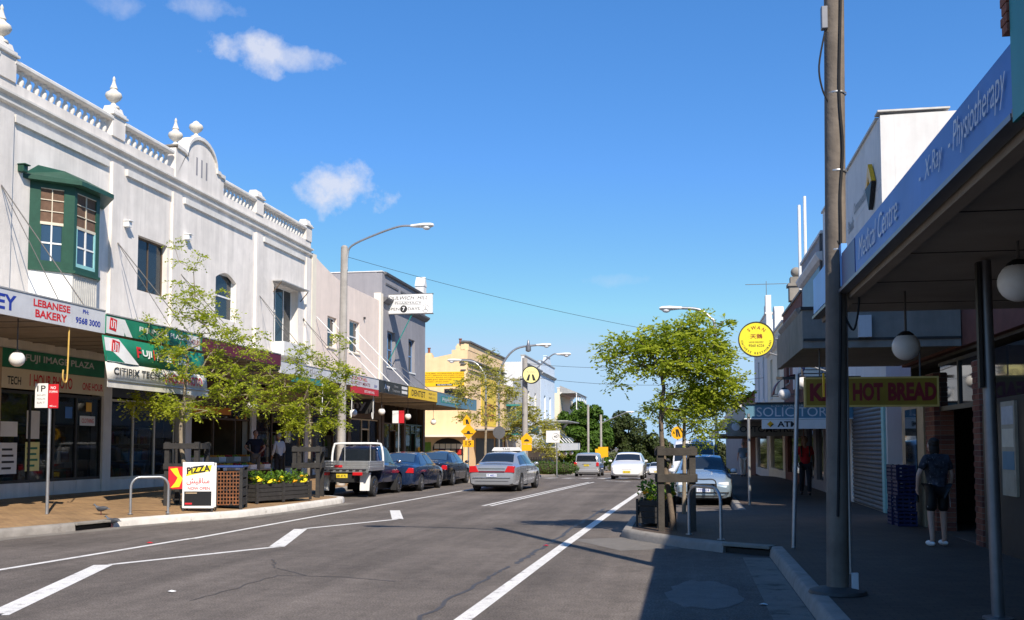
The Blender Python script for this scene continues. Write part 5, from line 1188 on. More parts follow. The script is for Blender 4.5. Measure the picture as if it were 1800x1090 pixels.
t = post('round grey back of a sign at the crossing behind the taxi', -10.6, 56.5, 3.0, .035); MB().lathe([(.36, -.01), (.36, .01)], (0, -.05, 2.35), 24, 'y').build('disc_back', 'steel_grey', t, 40)
t = post('yellow pentagon school crossing sign on the far left pole', -9.25, 58, 2.8, .03)
t.scale = (.82, .82, .9)
MB().prism([(-.36, 2.0), (.36, 2.0), (.42, 2.35), (0, 2.72), (-.42, 2.35)], 'y', -.05, -.042).build('pentagon_plate', 'sign_amber', t, bevel=.01); plate_rect(t, -.36, .36, 1.55, 1.97, 'sign_amber', -.045)
MB().prism([(-.2, 2.2), (-.05, 2.3), (.05, 2.3), (.2, 2.2), (.2, 2.15), (-.2, 2.15)], 'y', -.056, -.052).build('hump_symbol', 'black_print', t)
t = post('white forty zone sign on a slim post beside the hedge', -7.55, 58.5, 2.9, .035)
p = plate_rect(t, -.62, .18, 2.05, 2.75, 'sign_white'); mb = MB()
for k in range(20):
    a, b = 2 * math.pi * k / 20, 2 * math.pi * (k + 1) / 20; mb.bar((-.06 + .2 * math.cos(a), -.042, 2.4 + .2 * math.sin(a)), (-.06 + .2 * math.cos(b), -.042, 2.4 + .2 * math.sin(b)), .04, .004)
mb.build('red_ring', 'black_print', p); txt(p, '40', (-.06, -.04, 2.4), (1, 0, 0), (0, -1, 0), .16, .22, 'black_print', .01)
# right sign posts
post('slim leaning sign post on the shaded right footpath', 1.56, 15.8, 2.62, .034, 'galv', (.10, .0)); post('slim upright sign post near the right kerb bulb', 1.56, 26.7, 2.35, .04)
t = post('amber round crossing warning sign on the right behind the white van', -.45, 46.5, 2.7, .03); d = MB().lathe([(.29, -.01), (.29, .01)], (0, -.045, 2.25), 26, 'y').build('disc', 'sign_amber', t, 40)
for s in (0, 1): MB().prism([(-.09 + .06 * s, 2.42), (-.02 + .06 * s, 2.42), (.02 + .12 * s, 2.08), (-.06 + .12 * s, 2.08)], 'y', -.062, -.057).build('leg_symbol', 'black_print', d)
t = metal_lamp('street lamp half hidden behind the right street tree', 1.1, 40, 6.1, -1.35, 6.95)
# far poles
for lab, x, y, h, arm in (('slim far pole left of the dark tree', -11.5, 118, 8.2, 0), ('far street lamp with long angled arm before the dark tree', -10.0, 118, 7.0, 3.0)):
    z = gz(y); t = thing('far_pole', lab, 'pole', (x, y, z)); MB().tube([(0, 0, 0), (0, 0, h)], .13, 8).build('shaft', 'timber_grey', t, 40)
    if arm: MB().tube([(0, 0, h - 1), (arm, 0, h + .3)], .06, 6).build('arm', 'galv', t, 40); lamp_head(t, (arm, 0, h + .3), (1, 0, 0))
for lab, x, y in (('far yellow sign board beyond the silver van', -8.6, 100), ('small far yellow sign beyond the white car', -7.6, 92)):
    t = post(lab, x, y, 2.6, .04); plate_rect(t, -.45, .45, 1.7, 2.6, 'sign_amber', -.05)
def wire(label, a, b, sag, r=.008):
    a, b = Vector(a), Vector(b); pts = [a.lerp(b, k / 16) - Vector((0, 0, sag * 4 * (k / 16) * (1 - k / 16))) for k in range(17)]
    tag(MB().tube(pts, r, 5).build('overhead_wire', 'rubber', None, 40), label, 'wire')
wire('overhead wire from the left lamp post across to the right', (-12.8, 36.5, 8.9), (1.1, 44, 6.2), .25)
wire('upper overhead wire from the crossing pole to the right row', (-10.0, 62, 6.8), (4.4, 66, 7.4), .5, .011)
wire('lower overhead wire from the crossing pole to the right row', (-10.0, 62, 6.0), (4.4, 60, 5.6), .5, .011)
wire('overhead wire from the crossing pole back to the corner shop', (-10.8, 62, 6.1), (-16, 73, 5.4), .2, .011)
# globes under the left awnings
for lab, px in (('globe lamp hanging in front of the print shop windows', (-13.25, 18.1, 3.42, 4.24)), ('globe lamp hanging beside the first street tree crown', (-13.25, 25.3, 3.05, 4.22)), ('globe lamp hanging between the two left street trees', (-13.2, 29.1, 2.9, 4.05)), ('globe lamp hanging beside the grey lamp post', (-13.3, 38.9, 3.0, 4.05)), ('globe lamp hanging under the black awning fascia', (-13.2, 42.4, 3.15, 3.95)), ('globe lamp hanging under the yellow dentist fascia', (-13.2, 46.6, 3.05, 3.95)), ('farther globe lamp hanging under the blue-green fascia', (-13.2, 51.5, 2.9, 3.85))): globe(lab, *px)
for k, (lab, y) in enumerate((('first far globe lamp under the white shop house awning', 100), ('second far globe lamp under the white shop house awning', 104), ('third far globe lamp under the white shop house awning', 110), ('fourth far globe lamp under the white shop house awning', 116))): globe(lab, -13.3, y, .75, 1.35, .25)
sb_ = thing('hanging_sign', 'pale hanging sign end at the left picture edge', 'sign', (-13.2, 17.2, 3.6)); box('board', 'sign_white', sb_, -1.2, .0, -.12, .12, -.3, .32); txt(sb_, '9568 3000', (-.4, -.12, -.15), (1, 0, 0), (0, -1, 0), .12, .7, 'red_print', .02)
mb = MB(); stay(mb, (-.1, 0, .32), (-.1, 0, .62)); mb.build('hanger', 'rod', sb_)
def crank(label, x, y, ztop, L0, mat='gold_rod'):
    t = thing('awning_crank', label, 'crank rod', (x, y, ztop)); MB().tube(curve_pts([(0, 0, 0), (.0, -.02, -L0 * .8), (.0, -.05, -L0), (0, -.12, -L0 - .03), (0, -.18, -L0 + .06), (0, -.17, -L0 * .8)], 5), .017, 6).build('rod', mat, t, 40)
crank('long brass awning crank rod hanging below the bakery sign', -12.95, 19.35, 4.2, 1.15)
for lab, y in (('pale awning crank left of the grey lamp post', 34.2), ('pale awning crank right of the grey lamp post', 37.4), ('pale awning crank under the red blind', 40.1)): crank(lab, -12.85, y, 4.0, 1.2, 'white_paint')

# ------------------------------------------------------------------ footpath furniture
def hoop(label, a, b, h, group='bicycle hoops'):
    a, b = Vector(a), Vector(b); t = thing('bicycle_hoop', label, 'bicycle rack', a, group=group); d = b - a; L0 = d.length; u = d.normalized(); pts = [Vector((0, 0, -.02)), Vector((0, 0, h * .72))]
    r = L0 * .25
    for k in range(1, 9):
        an = math.pi / 2 * k / 8; pts.append(u * (r - r * math.cos(an)) + Vector((0, 0, h * .72 + (h * .28) * math.sin(an))))
    pts2 = [d - Vector((p.x, p.y, 0)) + Vector((0, 0, p.z)) for p in pts]
    MB().tube(pts + pts2[::-1], .028, 10).build('hoop_tube', 'galv', t, 40)
    for q in (Vector(), d): MB().lathe([(.06, 0), (.06, .012), (.03, .014)], (q.x, q.y, .0), 12).build('foot_plate', 'galv', t, 40)
hoop('galvanised bicycle hoop left of the pizza sign', (-12.0, 20.3, .19), (-11.36, 20.75, .19), .80); hoop('galvanised bicycle hoop beside the right tree guard', (.01, 17.75, .155), (.52, 16.85, .155), .84)
def aframe(label, loc, rz):
    t = thing('sandwich_board', label, 'sign board', loc, rz); p = box('front_panel', 'sign_white', t, -.36, .36, -.16, -.13, .06, 1.12, bevel=.02)
    t_ = p; MB().box(-.34, .34, .13, .16, .06, 1.10).build('back_panel', 'sign_white', t, bevel=.02)
    for s in (-1, 1): MB().bar((s * .33, -.14, .08), (s * .33, -.16, 0), .03).build('leg', 'dark_frame', t); MB().bar((s * .33, .14, .08), (s * .33, .16, 0), .03).build('leg', 'dark_frame', t); MB().bar((s * .30, -.13, 1.08), (s * .30, .13, 1.08), .02).build('hinge', 'dark_frame', t)
    n = (0, -1, 0); y = -.16
    MB().prism([(-.28, .80), (.28, .92), (.31, 1.06), (-.24, .95)], 'y', y - .003, y - .001).build('yellow_flash', 'flower_yellow', p)
    txt(p, 'PIZZA', (.0, y - .003, .955), (1, 0, .13), n, .16, .54, 'black_print', .04, .1)
    txt(p, '\ufeb6\ufef4\ufed7\ufe8e\ufee8\ufee3', (0, y, .68), (1, 0, 0), n, .17, .52, 'red_print', .005)
    txt(p, 'NOW OPEN', (.02, y, .52), (1, 0, 0), n, .065, .5, 'red_print', .01)
    box('blackboard', 'black', p, -.31, .31, y - .003, y - .001, .12, .45); box('red_stamp', 'sign_red', p, -.29, -.13, y - .006, y - .004, .15, .19); box('chalk_line', 'stone_tan', p, -.28, -.02, y - .006, y - .004, .40, .425)
aframe('white PIZZA sandwich board with black base on the left kerb', (-11.15, 21.8, .18), R(12))
rs = thing('shop_board', 'red board with a yellow swirl behind the pizza sign', 'sign board', (-11.95, 22.35, .2), R(12)); p = box('panel', 'sign_red', rs, -.26, .3, -.03, .0, .45, .98)
MB().prism([(-.22, .93), (-.05, .95), (.0, .8), (.08, .7), (.0, .5), (-.2, .48), (-.1, .6), (-.04, .72), (-.12, .8)], 'y', -.036, -.031).build('yellow_swirl', 'flower_yellow', p)
for s in (-1, 1): MB().bar((s * .2, -.02, .47), (s * .2, -.1, 0), .03).build('leg', 'dark_frame', rs)
def bin_(label, loc, rz, s=1.0):
    t = thing('litter_bin', label, 'bin', loc, rz); w = .30 * s
    for sx in (-1, 1):
        for sy in (-1, 1): box('corner_post', 'timber_dark', t, sx * w - .035, sx * w + .035, sy * w - .035, sy * w + .035, 0, .98)
    for k in range(4):
        for s_ in (-1, 1): box('slat', 'timber_dark', t, s_ * (w + .012) - .012, s_ * (w + .012) + .012, -w + .04, w - .04, .08 + k * .22, .26 + k * .22)
    for s_ in (-1, 1):
        pn = MB()
        nx, nz = 7, 9; gw, gh = (2 * w - .08), .78
        for i in range(nx + 1): pn.box(-w + .04 + gw * i / nx - .012, -w + .04 + gw * i / nx + .012, s_ * w - .008, s_ * w + .008, .1, .1 + gh)
        for j in range(nz + 1): pn.box(-w + .04, w - .04, s_ * w - .007, s_ * w + .007, .1 + gh * j / nz - .012, .1 + gh * j / nz + .012)
        pn.build('perforated_panel', 'rust', t, fix=False)
    MB().box(-w + .05, w - .05, -w + .05, w - .05, .06, .86).build('liner', 'black', t); MB().box(-w - .05, w + .05, -w - .05, w + .05, .98, 1.03).build('lid', 'sign_navy', t, bevel=.015)
bin_('dark timber litter bin with rusty mesh beside the pizza sign', (-10.95, 23.0, .17), R(14))
def flower_planter(label, loc, rz, L0, w=.5, h=.5, nf=14, seed=1):
    random.seed(seed); t = thing('flower_planter', label, 'planter', loc, rz)
    for k in range(4):
        for s in (-1, 1): box('slat', 'timber_dark', t, 0, L0, s * w / 2 - .015, s * w / 2 + .015, .06 + k * (h - .06) / 4, .06 + (k + .88) * (h - .06) / 4)
        for x in (0, L0): box('end_slat', 'timber_dark', t, x - .012, x + .012, -w / 2 + .016, w / 2 - .016, .06 + k * (h - .06) / 4, .06 + (k + .88) * (h - .06) / 4)
    for x in (.0, L0 * .48, L0): 
        for s in (-1, 1): box('post', 'timber_dark', t, x - .04, x + .04, s * (w / 2 + .03) - .02, s * (w / 2 + .03) + .02, 0, h + .02)
    box('soil', 'bark', t, .02, L0 - .02, -w / 2 + .02, w / 2 - .02, .1, h - .06)
    vs = []; fs = []
    for i in range(int(900 * L0 / 2)):
        x = random.uniform(.04, L0 - .04); y = random.uniform(-w / 2 - .03, w / 2 + .03); z = h - .05 + random.random() ** .8 * (.30 + .08 * math.sin(x * 7))
        l, wd = random.uniform(.05, .11), random.uniform(.02, .035); a = random.uniform(0, 6.28); el = random.uniform(-.2, 1.0)
        d = Vector((math.cos(a) * math.cos(el), math.sin(a) * math.cos(el), math.sin(el))); s = d.cross(Vector((random.uniform(-1, 1), random.uniform(-1, 1), 1))).normalized(); p = Vector((x, y, z)); b = len(vs)
        vs += [p, p + d * l * .5 + s * wd, p + d * l, p + d * l * .5 - s * wd]; fs.append((b, b + 1, b + 2, b + 3))
    MB().add(vs, fs).build('foliage', 'leaf_flower', t, kind='stuff', fix=False)
    fl = {}
    for i in range(nf):
        m = 'flower_yellow' if random.random() < .7 else 'flower_orange'; loc_ = (random.uniform(.08, L0 - .08), random.uniform(-w / 2 - .05, -w / 2 + .12) if i % 3 else random.uniform(-.1, w / 2), h + random.uniform(.0, .16)); sc_ = random.uniform(.8, 1.2)
        if m not in fl:
            mb = MB(); mb.ball((0, 0, 0), (.05, .05, .038), 9, 6)
            for k in range(9):
                a = 2 * math.pi * k / 9; mb.ball((.045 * math.cos(a), .045 * math.sin(a), -.008), (.024, .024, .012), 6, 4)
            fl[m] = mb.build('flower', m, t, 60); fl[m].location = loc_
        else: inst('flower', fl[m], t, loc_, (random.uniform(-.6, .6), random.uniform(-.6, .6), 0), (sc_, sc_, sc_))
flower_planter('long black slatted planter of yellow flowers on the left kerb', (-11.2, 24.55, .19), math.atan2(2.1, .62), 2.2, nf=20, seed=2)
flower_planter('black slatted planter of yellow flowers behind the right tree guard', (-.68, 19.35, .155), R(84), 1.3, nf=10, seed=5)
def guard(label, loc, rz, w, h, mid=.62, mat='timber_guard', pr=.055):
    t = thing('tree_guard', label, 'tree guard', loc, rz)
    for sx in (-1, 1):
        for sy in (-1, 1): box('post', mat, t, sx * w - pr, sx * w + pr, sy * w - pr, sy * w + pr, -.02, h)
    for z in (h - .1, h * mid):
        for s in (-1, 1): box('rail', mat, t, -w - .07, w + .07, s * (w + pr + .022) - .02, s * (w + pr + .022) + .02, z - .07, z + .07, .006); box('rail', mat, t, s * (w + pr + .022) - .02, s * (w + pr + .022) + .02, -w + .06, w - .06, z - .07, z + .07)
guard('weathered timber tree guard on the right kerb bulb', (-.22, 18.75, .155), R(4), .28, 1.52)
guard('dark timber guard round the left tree behind the pizza sign', (-12.05, 22.9, .22), R(8), .36, 1.55, mat='timber_dark'); guard('dark timber guard round the second left tree beside the ute', (-11.0, 28.2, .17), R(10), .34, 1.5, mat='timber_dark')
# low timber barrier with rails near the right planter
# hedge and low fence by the crossing
hd = thing('clipped_hedge', 'clipped round green hedge by the crossing', 'hedge', (-9.75, 68, gz(68) + .15)); random.seed(11)
def blob_leaves(n, ells, size, up=.3):
    vs = []; fs = []; tot = sum(e[6] for e in ells)
    for e in ells:
        for i in range(int(n * e[6] / tot)):
            u = Vector((random.gauss(0, 1), random.gauss(0, 1), random.gauss(0, 1))).normalized() * random.uniform(.55, 1.04) ** .5
            p = Vector((e[0] + u.x * e[3], e[1] + u.y * e[4], e[2] + u.z * e[5])); nr = (u + Vector((random.gauss(0, .6), random.gauss(0, .6), random.gauss(0, .6) + up))).normalized(); a = nr.orthogonal().normalized(); b = nr.cross(a); th = random.uniform(0, 6.28); a, b = a * math.cos(th) + b * math.sin(th), b * math.cos(th) - a * math.sin(th)
            l = size * random.uniform(.6, 1.35); w = l * random.uniform(.4, .65); k = len(vs)
            vs += [p - a * l, p + b * w + nr * l * .15, p + a * l, p - b * w + nr * l * .15]; fs.append((k, k + 1, k + 2, k + 3))
    return vs, fs
vs, fs = blob_leaves(5000, [(.0, 0, .45, 1.5, .6, .5, 1), (1.3, .2, .42, 1.2, .6, .45, .8)], .05); MB().add(vs, fs).build('foliage', 'leaf_mid', hd, fix=False, kind='stuff'); MB().ball((0, 0, .42), (1.35, .5, .42)).ball((1.3, .2, .4), (1.0, .5, .38)).build('branches', 'hedge_twig', hd)
fn = thing('picket_fence', 'low black picket fence left of the silver van', 'fence', (-13.5, 78, gz(78) + .15))
for k in range(28): box('picket', 'black', fn, k * .13, k * .13 + .05, -.02, .02, 0, 1.3)
MB().box(-.05, 3.7, .021, .05, .25, .33).box(-.05, 3.7, .021, .05, 1.05, 1.13).build('rail', 'black', fn)
# fruit stands in front of the fruit shop
random.seed(21); fruits = ['fruit_orange', 'fruit_green', 'fruit_red', 'fruit_yellow']
names = ['oranges', 'green apples', 'red apples', 'lemons']
for r in range(2):
    st = thing('fruit_stand', '%s sloping timber fruit stand outside the fruit shop' % ['lower', 'upper'][r], 'stand', (-15.3 - r * .6, 30.7, .4))
    MB().box(-.28, .28, 0, 4.2, .40 + .28 * r, .44 + .28 * r).build('shelf', 'card', st); 
    for y in (.1, 2.1, 4.1): MB().box(-.25, .25, y - .03, y + .03, 0, .40 + .28 * r).build('trestle', 'brown_frame', st)
    for k in range(7):
        m = fruits[(k * 3 + r) % 4]; nm = names[(k * 3 + r) % 4]
        c = thing('fruit_crate', 'crate of %s, number %s from the left on the %s fruit stand' % (nm, ['one', 'two', 'three', 'four', 'five', 'six', 'seven'][k], ['lower', 'upper'][r]), 'crate', (-15.3 - r * .6, 30.75 + k * .59, .845 + .28 * r), group='fruit crates outside the fruit shop')
        MB().box(-.25, .25, 0, .54, 0, .02).box(-.25, -.23, 0, .54, .02, .16).box(.23, .25, 0, .54, .02, .16).box(-.23, .23, 0, .02, .02, .16).box(-.23, .23, .52, .54, .02, .16).build('tray', 'card' if k % 2 else 'sign_white', c, fix=False)
        mb = MB()
        for i in range(5):
            for j in range(5): mb.ball((-.18 + i * .09 + random.uniform(-.01, .01), .08 + j * .095, .14 + random.uniform(0, .05)), .05, 7, 5)
        mb.build('fruit', m, c, 60, kind='stuff')

# ------------------------------------------------------------------ vehicles
def carpaint(name, rgb, metal=.35, rough=.28): return pm(name, rgb, rough * .8, .03, 3, metal=metal, coat=1.0, spec=.5)
carpaint('paint_silver', (.36, .38, .41), .45, .32); carpaint('paint_blue', (.012, .028, .075), .3); carpaint('paint_black', (.010, .012, .018), .2); carpaint('paint_navy', (.012, .02, .06), .3)
carpaint('paint_white', (.74, .75, .76), .0, .3); carpaint('paint_skyblue', (.36, .46, .54), .5, .32); carpaint('paint_vansilver', (.42, .42, .43), .4, .33); carpaint('paint_maroon', (.03, .008, .01), .2); pm('trim_black', (.02, .02, .021), .6, .1)

def pchip(xs, ys, x):
    n = len(xs)
    if x <= xs[0]: return ys[0]
    if x >= xs[-1]: return ys[-1]
    h = [xs[i + 1] - xs[i] for i in range(n - 1)]; dl = [(ys[i + 1] - ys[i]) / h[i] for i in range(n - 1)]; m = [dl[0]]
    for i in range(1, n - 1):
        if dl[i - 1] * dl[i] <= 0: m.append(0)
        else:
            w1, w2 = 2 * h[i] + h[i - 1], h[i] + 2 * h[i - 1]; m.append((w1 + w2) / (w1 / dl[i - 1] + w2 / dl[i]))
    m.append(dl[-1])
    i = max(k for k in range(n - 1) if xs[k] <= x); t = (x - xs[i]) / h[i]
    return (2 * t**3 - 3 * t**2 + 1) * ys[i] + (t**3 - 2 * t**2 + t) * h[i] * m[i] + (-2 * t**3 + 3 * t**2) * ys[i + 1] + (t**3 - t**2) * h[i] * m[i + 1]

class Body:
    """car skin lofted along x (forward); stations: (x, z_bottom, z_belt, half_width, z_top, half_width_top)"""
    def __init__(s, st): s.st = sorted(st); s.xs = [q[0] for q in s.st]
    def P(s, x): return [pchip(s.xs, [q[k] for q in s.st], x) for k in range(1, 6)]
    def sec(s, x):
        zb, zl, w, zt, wt = s.P(x); g = zt - zl
        r = min(.06, max(.012, g * .35))
        return [(w * .80, zb), (w * .955, zb + .05), (w * .995, zb + .45 * (zl - zb)), (w, zl - .16 if zl - zb > .3 else zl - .05), (w * .965, zl - .02), (w * .94, zl + .0), (wt, zt - r), (wt * .93, zt - r * .3), (wt * .55, zt + .012), (0, zt + .02)]
    def point(s, x, v):
        q = s.sec(x); i = min(int(v), len(q) - 2); t = v - i
        return Vector((x, q[i][0] + (q[i + 1][0] - q[i][0]) * t, q[i][1] + (q[i + 1][1] - q[i][1]) * t))
    def ztop(s, x, y):
        q = s.sec(x)[5:]; y = abs(y)
        for (a, b), (c, d) in zip(q, q[1:]):
            if c <= y <= a: return b + (d - b) * (a - y) / max(1e-6, a - c)
        return q[0][1]
    def mesh(s, n=46):
        xs = sorted(set([round(s.xs[0] + (s.xs[-1] - s.xs[0]) * i / n, 4) for i in range(n + 1)] + s.xs)); vs = []; k = None
        for x in xs:
            q = s.sec(x); ring = [(x, y, z) for y, z in q] + [(x, -y, z) for y, z in q[-2::-1]]; k = len(ring); vs += ring
        fs = []
        for i in range(len(xs) - 1):
            for j in range(k): fs.append((i * k + j, i * k + (j + 1) % k, (i + 1) * k + (j + 1) % k, (i + 1) * k + j))
        fs += [tuple(range(k - 1, -1, -1)), tuple((len(xs) - 1) * k + j for j in range(k))]
        return vs, fs
    def side_glass(s, par, xa, xb, ta, tb, side, v0=5.12, v1=5.88, mat='car_glass', name='side_window'):
        vs = []; n = 6
        for j in range(3):
            v = v0 + (v1 - v0) * j / 2; a, b = xa + (ta - xa) * j / 2, xb + (tb - xb) * j / 2
            for i in range(n + 1):
                p = s.point(a + (b - a) * i / n, v); p.y = (p.y + .006) * side; vs.append(p)
        fs = [(j * (n + 1) + i, j * (n + 1) + i + 1, (j + 1) * (n + 1) + i + 1, (j + 1) * (n + 1) + i) for j in range(2) for i in range(n)]
        return MB().add(vs, fs).build(name, mat, par, 60)
    def top_patch(s, par, xa, xb, wa, wb, name, mat, off=.007, n=10, m=8):
        vs = []
        for i in range(n + 1):
            x = xa + (xb - xa) * i / n; w = (wa + (wb - wa) * i / n)
            for j in range(m + 1):
                zt, wt = s.P(x)[3], s.P(x)[4]
                y = wt * w * (-1 + 2 * j / m); z = s.ztop(x, y); z2 = s.ztop(x + .01, y); sl = (z2 - z) / .01; nn = Vector((-sl, 0, 1)).normalized()
                vs.append(Vector((x, y, z)) + nn * off)
        return MB().add(vs, [(i * (m + 1) + j, i * (m + 1) + j + 1, (i + 1) * (m + 1) + j + 1, (i + 1) * (m + 1) + j) for i in range(n) for j in range(m)]).build(name, mat, par, 60)

def wheel(par, x, y, r, w, side, rim='alloy', spokes=6):
    t = .06
    wl = MB().lathe([(r * .66, -w / 2), (r * .93, -w / 2), (r, -w / 2 + .03), (r, w / 2 - .03), (r * .93, w / 2), (r * .66, w / 2)], n=26, axis='y').build('wheel', 'rubber', par, 40); wl.location = (x, y, r)
    mb = MB(); s = side
    mb.lathe([(r * .66, s * (w / 2 - .005)), (r * .63, s * (w / 2 + .004)), (r * .58, s * (w / 2 - .02)), (r * .5, s * (w / 2 - .035)), (.02, s * (w / 2 - .035))], n=22, axis='y', cap=False)
    for k in range(spokes):
        a = 2 * math.pi * k / spokes; mb.bar((.05 * math.cos(a), s * (w / 2 - .012), .05 * math.sin(a)), (r * .6 * math.cos(a), s * (w / 2 - .008), r * .6 * math.sin(a)), .05, .03, up=(0, 1, 0))
    mb.lathe([(.07, s * (w / 2 - .04)), (.06, s * (w / 2 + .006)), (.01, s * (w / 2 + .008))], n=12, axis='y'); mb.build('rim', rim, wl, 40)
    return wl
def cut_arches(vs, fs, arches, name, mat, par):
    """car skin with the wheel arches cut out"""
    me = bpy.data.meshes.new(name); me.from_pydata([tuple(v) for v in vs], [], fs); bm = bmesh.new(); bm.from_mesh(me); bmesh.ops.recalc_face_normals(bm, faces=bm.faces); bm.to_mesh(me); bm.free()
    ob = bpy.data.objects.new('tmp', me); col.objects.link(ob); cut = []
    for x, y0, y1, z, r in arches:
        c = MB().lathe([(r, y0), (r, y1)], (x, 0, z), 24, 'y').build('cut', None); cut.append(c); m = ob.modifiers.new('b', 'BOOLEAN'); m.object = c; m.operation = 'DIFFERENCE'; m.solver = 'EXACT'
    dg = bpy.context.evaluated_depsgraph_get(); new = bpy.data.meshes.new_from_object(ob.evaluated_get(dg))
    for c in cut + [ob]: bpy.data.objects.remove(c)
    new.materials.clear(); return link(name, new, mat, par, 32)
def plate(par, x, z, d, mat, s_='', w=.38, h=.12):
    p = MB().box(x, x + d * .012, -w / 2, w / 2, z - h / 2, z + h / 2).build('number_plate', mat, par, bevel=.004)
    if s_: txt(p, s_, (x + d * .012, 0, z), (0, 1 if d > 0 else -1, 0), (d, 0, 0), h * .6, w * .8, 'black_print' if mat == 'plate_yellow' else 'blue_print', .01)
def mirror(par, x, y, z, s, mat): MB().ball((x, y + s * .10, z), (.07, .10, .065), 10, 8).build('wing_mirror', mat, par, 60)

def car(name, label, loc, heading, st, paint, axles, wr=.31, glass=None, rear=None, front=None, group=None, cat='car', doors=(), rim='alloy', gm='car_glass'):
    b = Body(st); t = thing(name, label, cat, loc, heading, group); w = max(q[3] for q in st)
    vs, fs = b.mesh(); body = cut_arches(vs, fs, [(x, s * (w - .30), s * (w + .2), wr + .01, wr + .055) for x in axles for s in (-1, 1)], 'body', paint, t)
    for x in axles:
        for s in (-1, 1): wheel(t, x, s * (w - .115), wr, .205, s, rim)
    MB().box(b.xs[0] + .35, b.xs[-1] - .35, -w + .34, w - .34, .17, .36).build('underbody', 'trim_black', t)
    for (xa, xb, ta, tb) in glass.get('side', ()):
        for s in (-1, 1): b.side_glass(t, xa, xb, ta, tb, s, mat=gm)
    for nm in ('windscreen', 'rear_window'):
        if nm in glass: b.top_patch(t, *glass[nm], nm, gm)
    for x in doors:
        for s in (-1, 1):
            pts = [b.point(x, v) for v in (1.0, 2, 3, 4, 5, 5.9)]; mb = MB()
            for p, q in zip(pts, pts[1:]): mb.bar((p.x, (p.y + .001) * s, p.z), (q.x, (q.y + .001) * s, q.z), .012, .006)
            mb.build('door_gap', 'trim_black', body)
    return t, b, body
def hbar(par, b, x, s, z, name='door_handle', mat='trim_black'):
    MB().box(x - .09, x + .09, s * (b.P(x)[2] - .005), s * (b.P(x)[2] + .025), z - .015, z + .015).build(name, mat, par, bevel=.006)

SEDAN = [(-2.42, .36, .66, .70, .70, .55), (-2.40, .27, .80, .80, .86, .66), (-2.25, .22, .88, .87, .955, .70), (-1.80, .20, .92, .90, 1.01, .70), (-1.62, .20, .93, .905, 1.06, .69), (-1.05, .19, .94, .91, 1.36, .60), (-.55, .19, .94, .915, 1.425, .59), (.15, .19, .93, .915, 1.43, .59), (.45, .19, .92, .915, 1.37, .61), (1.15, .19, .90, .91, .985, .72), (1.3, .19, .88, .91, .945, .74), (2.0, .2, .76, .88, .80, .70), (2.25, .23, .66, .82, .70, .62), (2.36, .33, .55, .70, .58, .5)]
SG = dict(side=((-1.42, -.42, -1.0, -.42), (-.34, .98, -.34, .42)), windscreen=(1.08, .46, .93, .93), rear_window=(-1.60, -1.06, .90, .90))
def scale_st(st, kx=1, kw=1, kz=1): return [(a * kx, b, c * kz, d * kw, e * kz, f * kw) for a, b, c, d, e, f in st]
def sedan_lights(t, b, rear_x=-2.42, col_='tail_red', w=.86, z0=.70, z1=.90, stretch=.34):
    for s in (-1, 1):
        MB().prism([(s * (w - stretch), z0 + .01), (s * w, z0), (s * (w - .01), z1), (s * (w - stretch + .12), z1 + .01)], 'x', rear_x - .018, rear_x + .26).build('tail_light', col_, t, bevel=.012)

# taxi
t, b, body = car('taxi', 'silver taxi sedan with white roof sign driving away in the left lane', (-6.86, 38.15, 0), R(90 - 3.0), SEDAN, 'paint_silver', (-1.42, 1.42), .315, SG, doors=(-.38, .95), cat='taxi')
sedan_lights(t, b, w=.835, z0=.70, z1=.93, stretch=.36)
MB().box(-2.435, -2.38, -.48, .48, .70, .755).build('tail_strip', 'sign_maroon', t, bevel=.006); MB().box(-2.45, -2.36, -.70, .70, .50, .525).build('bumper_crease', 'chrome', t, bevel=.006)
plate(t, -2.43, .60, -1, 'plate_white', 'T 4821', .38, .11); MB().box(-2.36, -2.2, -.74, .74, .25, .34).build('rear_apron', 'trim_black', t, bevel=.02)
rsn = MB().prism([(-.58, 1.47), (.58, 1.47), (.48, 1.60), (-.48, 1.60)], 'x', -.12, .12).build('roof_sign', 'sign_white', t, bevel=.01); MB().box(-.10, .10, -.5, .5, 1.435, 1.475).build('roof_rack', 'trim_black', t)
txt(rsn, 'TAXI', (-.12, 0, 1.535), (0, -1, 0), (-1, 0, 0), .07, .3, 'black_print', .02)
MB().box(-2.428, -2.38, -.5, .5, .84, .846).build('boot_gap', 'trim_black', t); MB().box(-2.44, -2.40, -.62, .62, .395, .40).build('bumper_gap', 'trim_black', t)
MB().box(-1.12, -1.08, -.18, .18, 1.33, 1.365).build('brake_light', 'tail_red', t, bevel=.006); txt(t, 'Au', (-2.42, -.5, .82), (0, -1, 0), (-1, 0, 0), .04, .1, 'grey_print')
for s in (-1, 1): mirror(t, .92, s * .86, .98, s, 'paint_silver'); hbar(t, b, -.5, s, .78, mat='paint_silver'); hbar(t, b, .0, s, .78, mat='paint_silver')
for s in (-1, 1): MB().box(-1.86, -1.82, s * .70 - .1, s * .70 + .1, .06, .32).build('mud_flap', 'rubber', t)
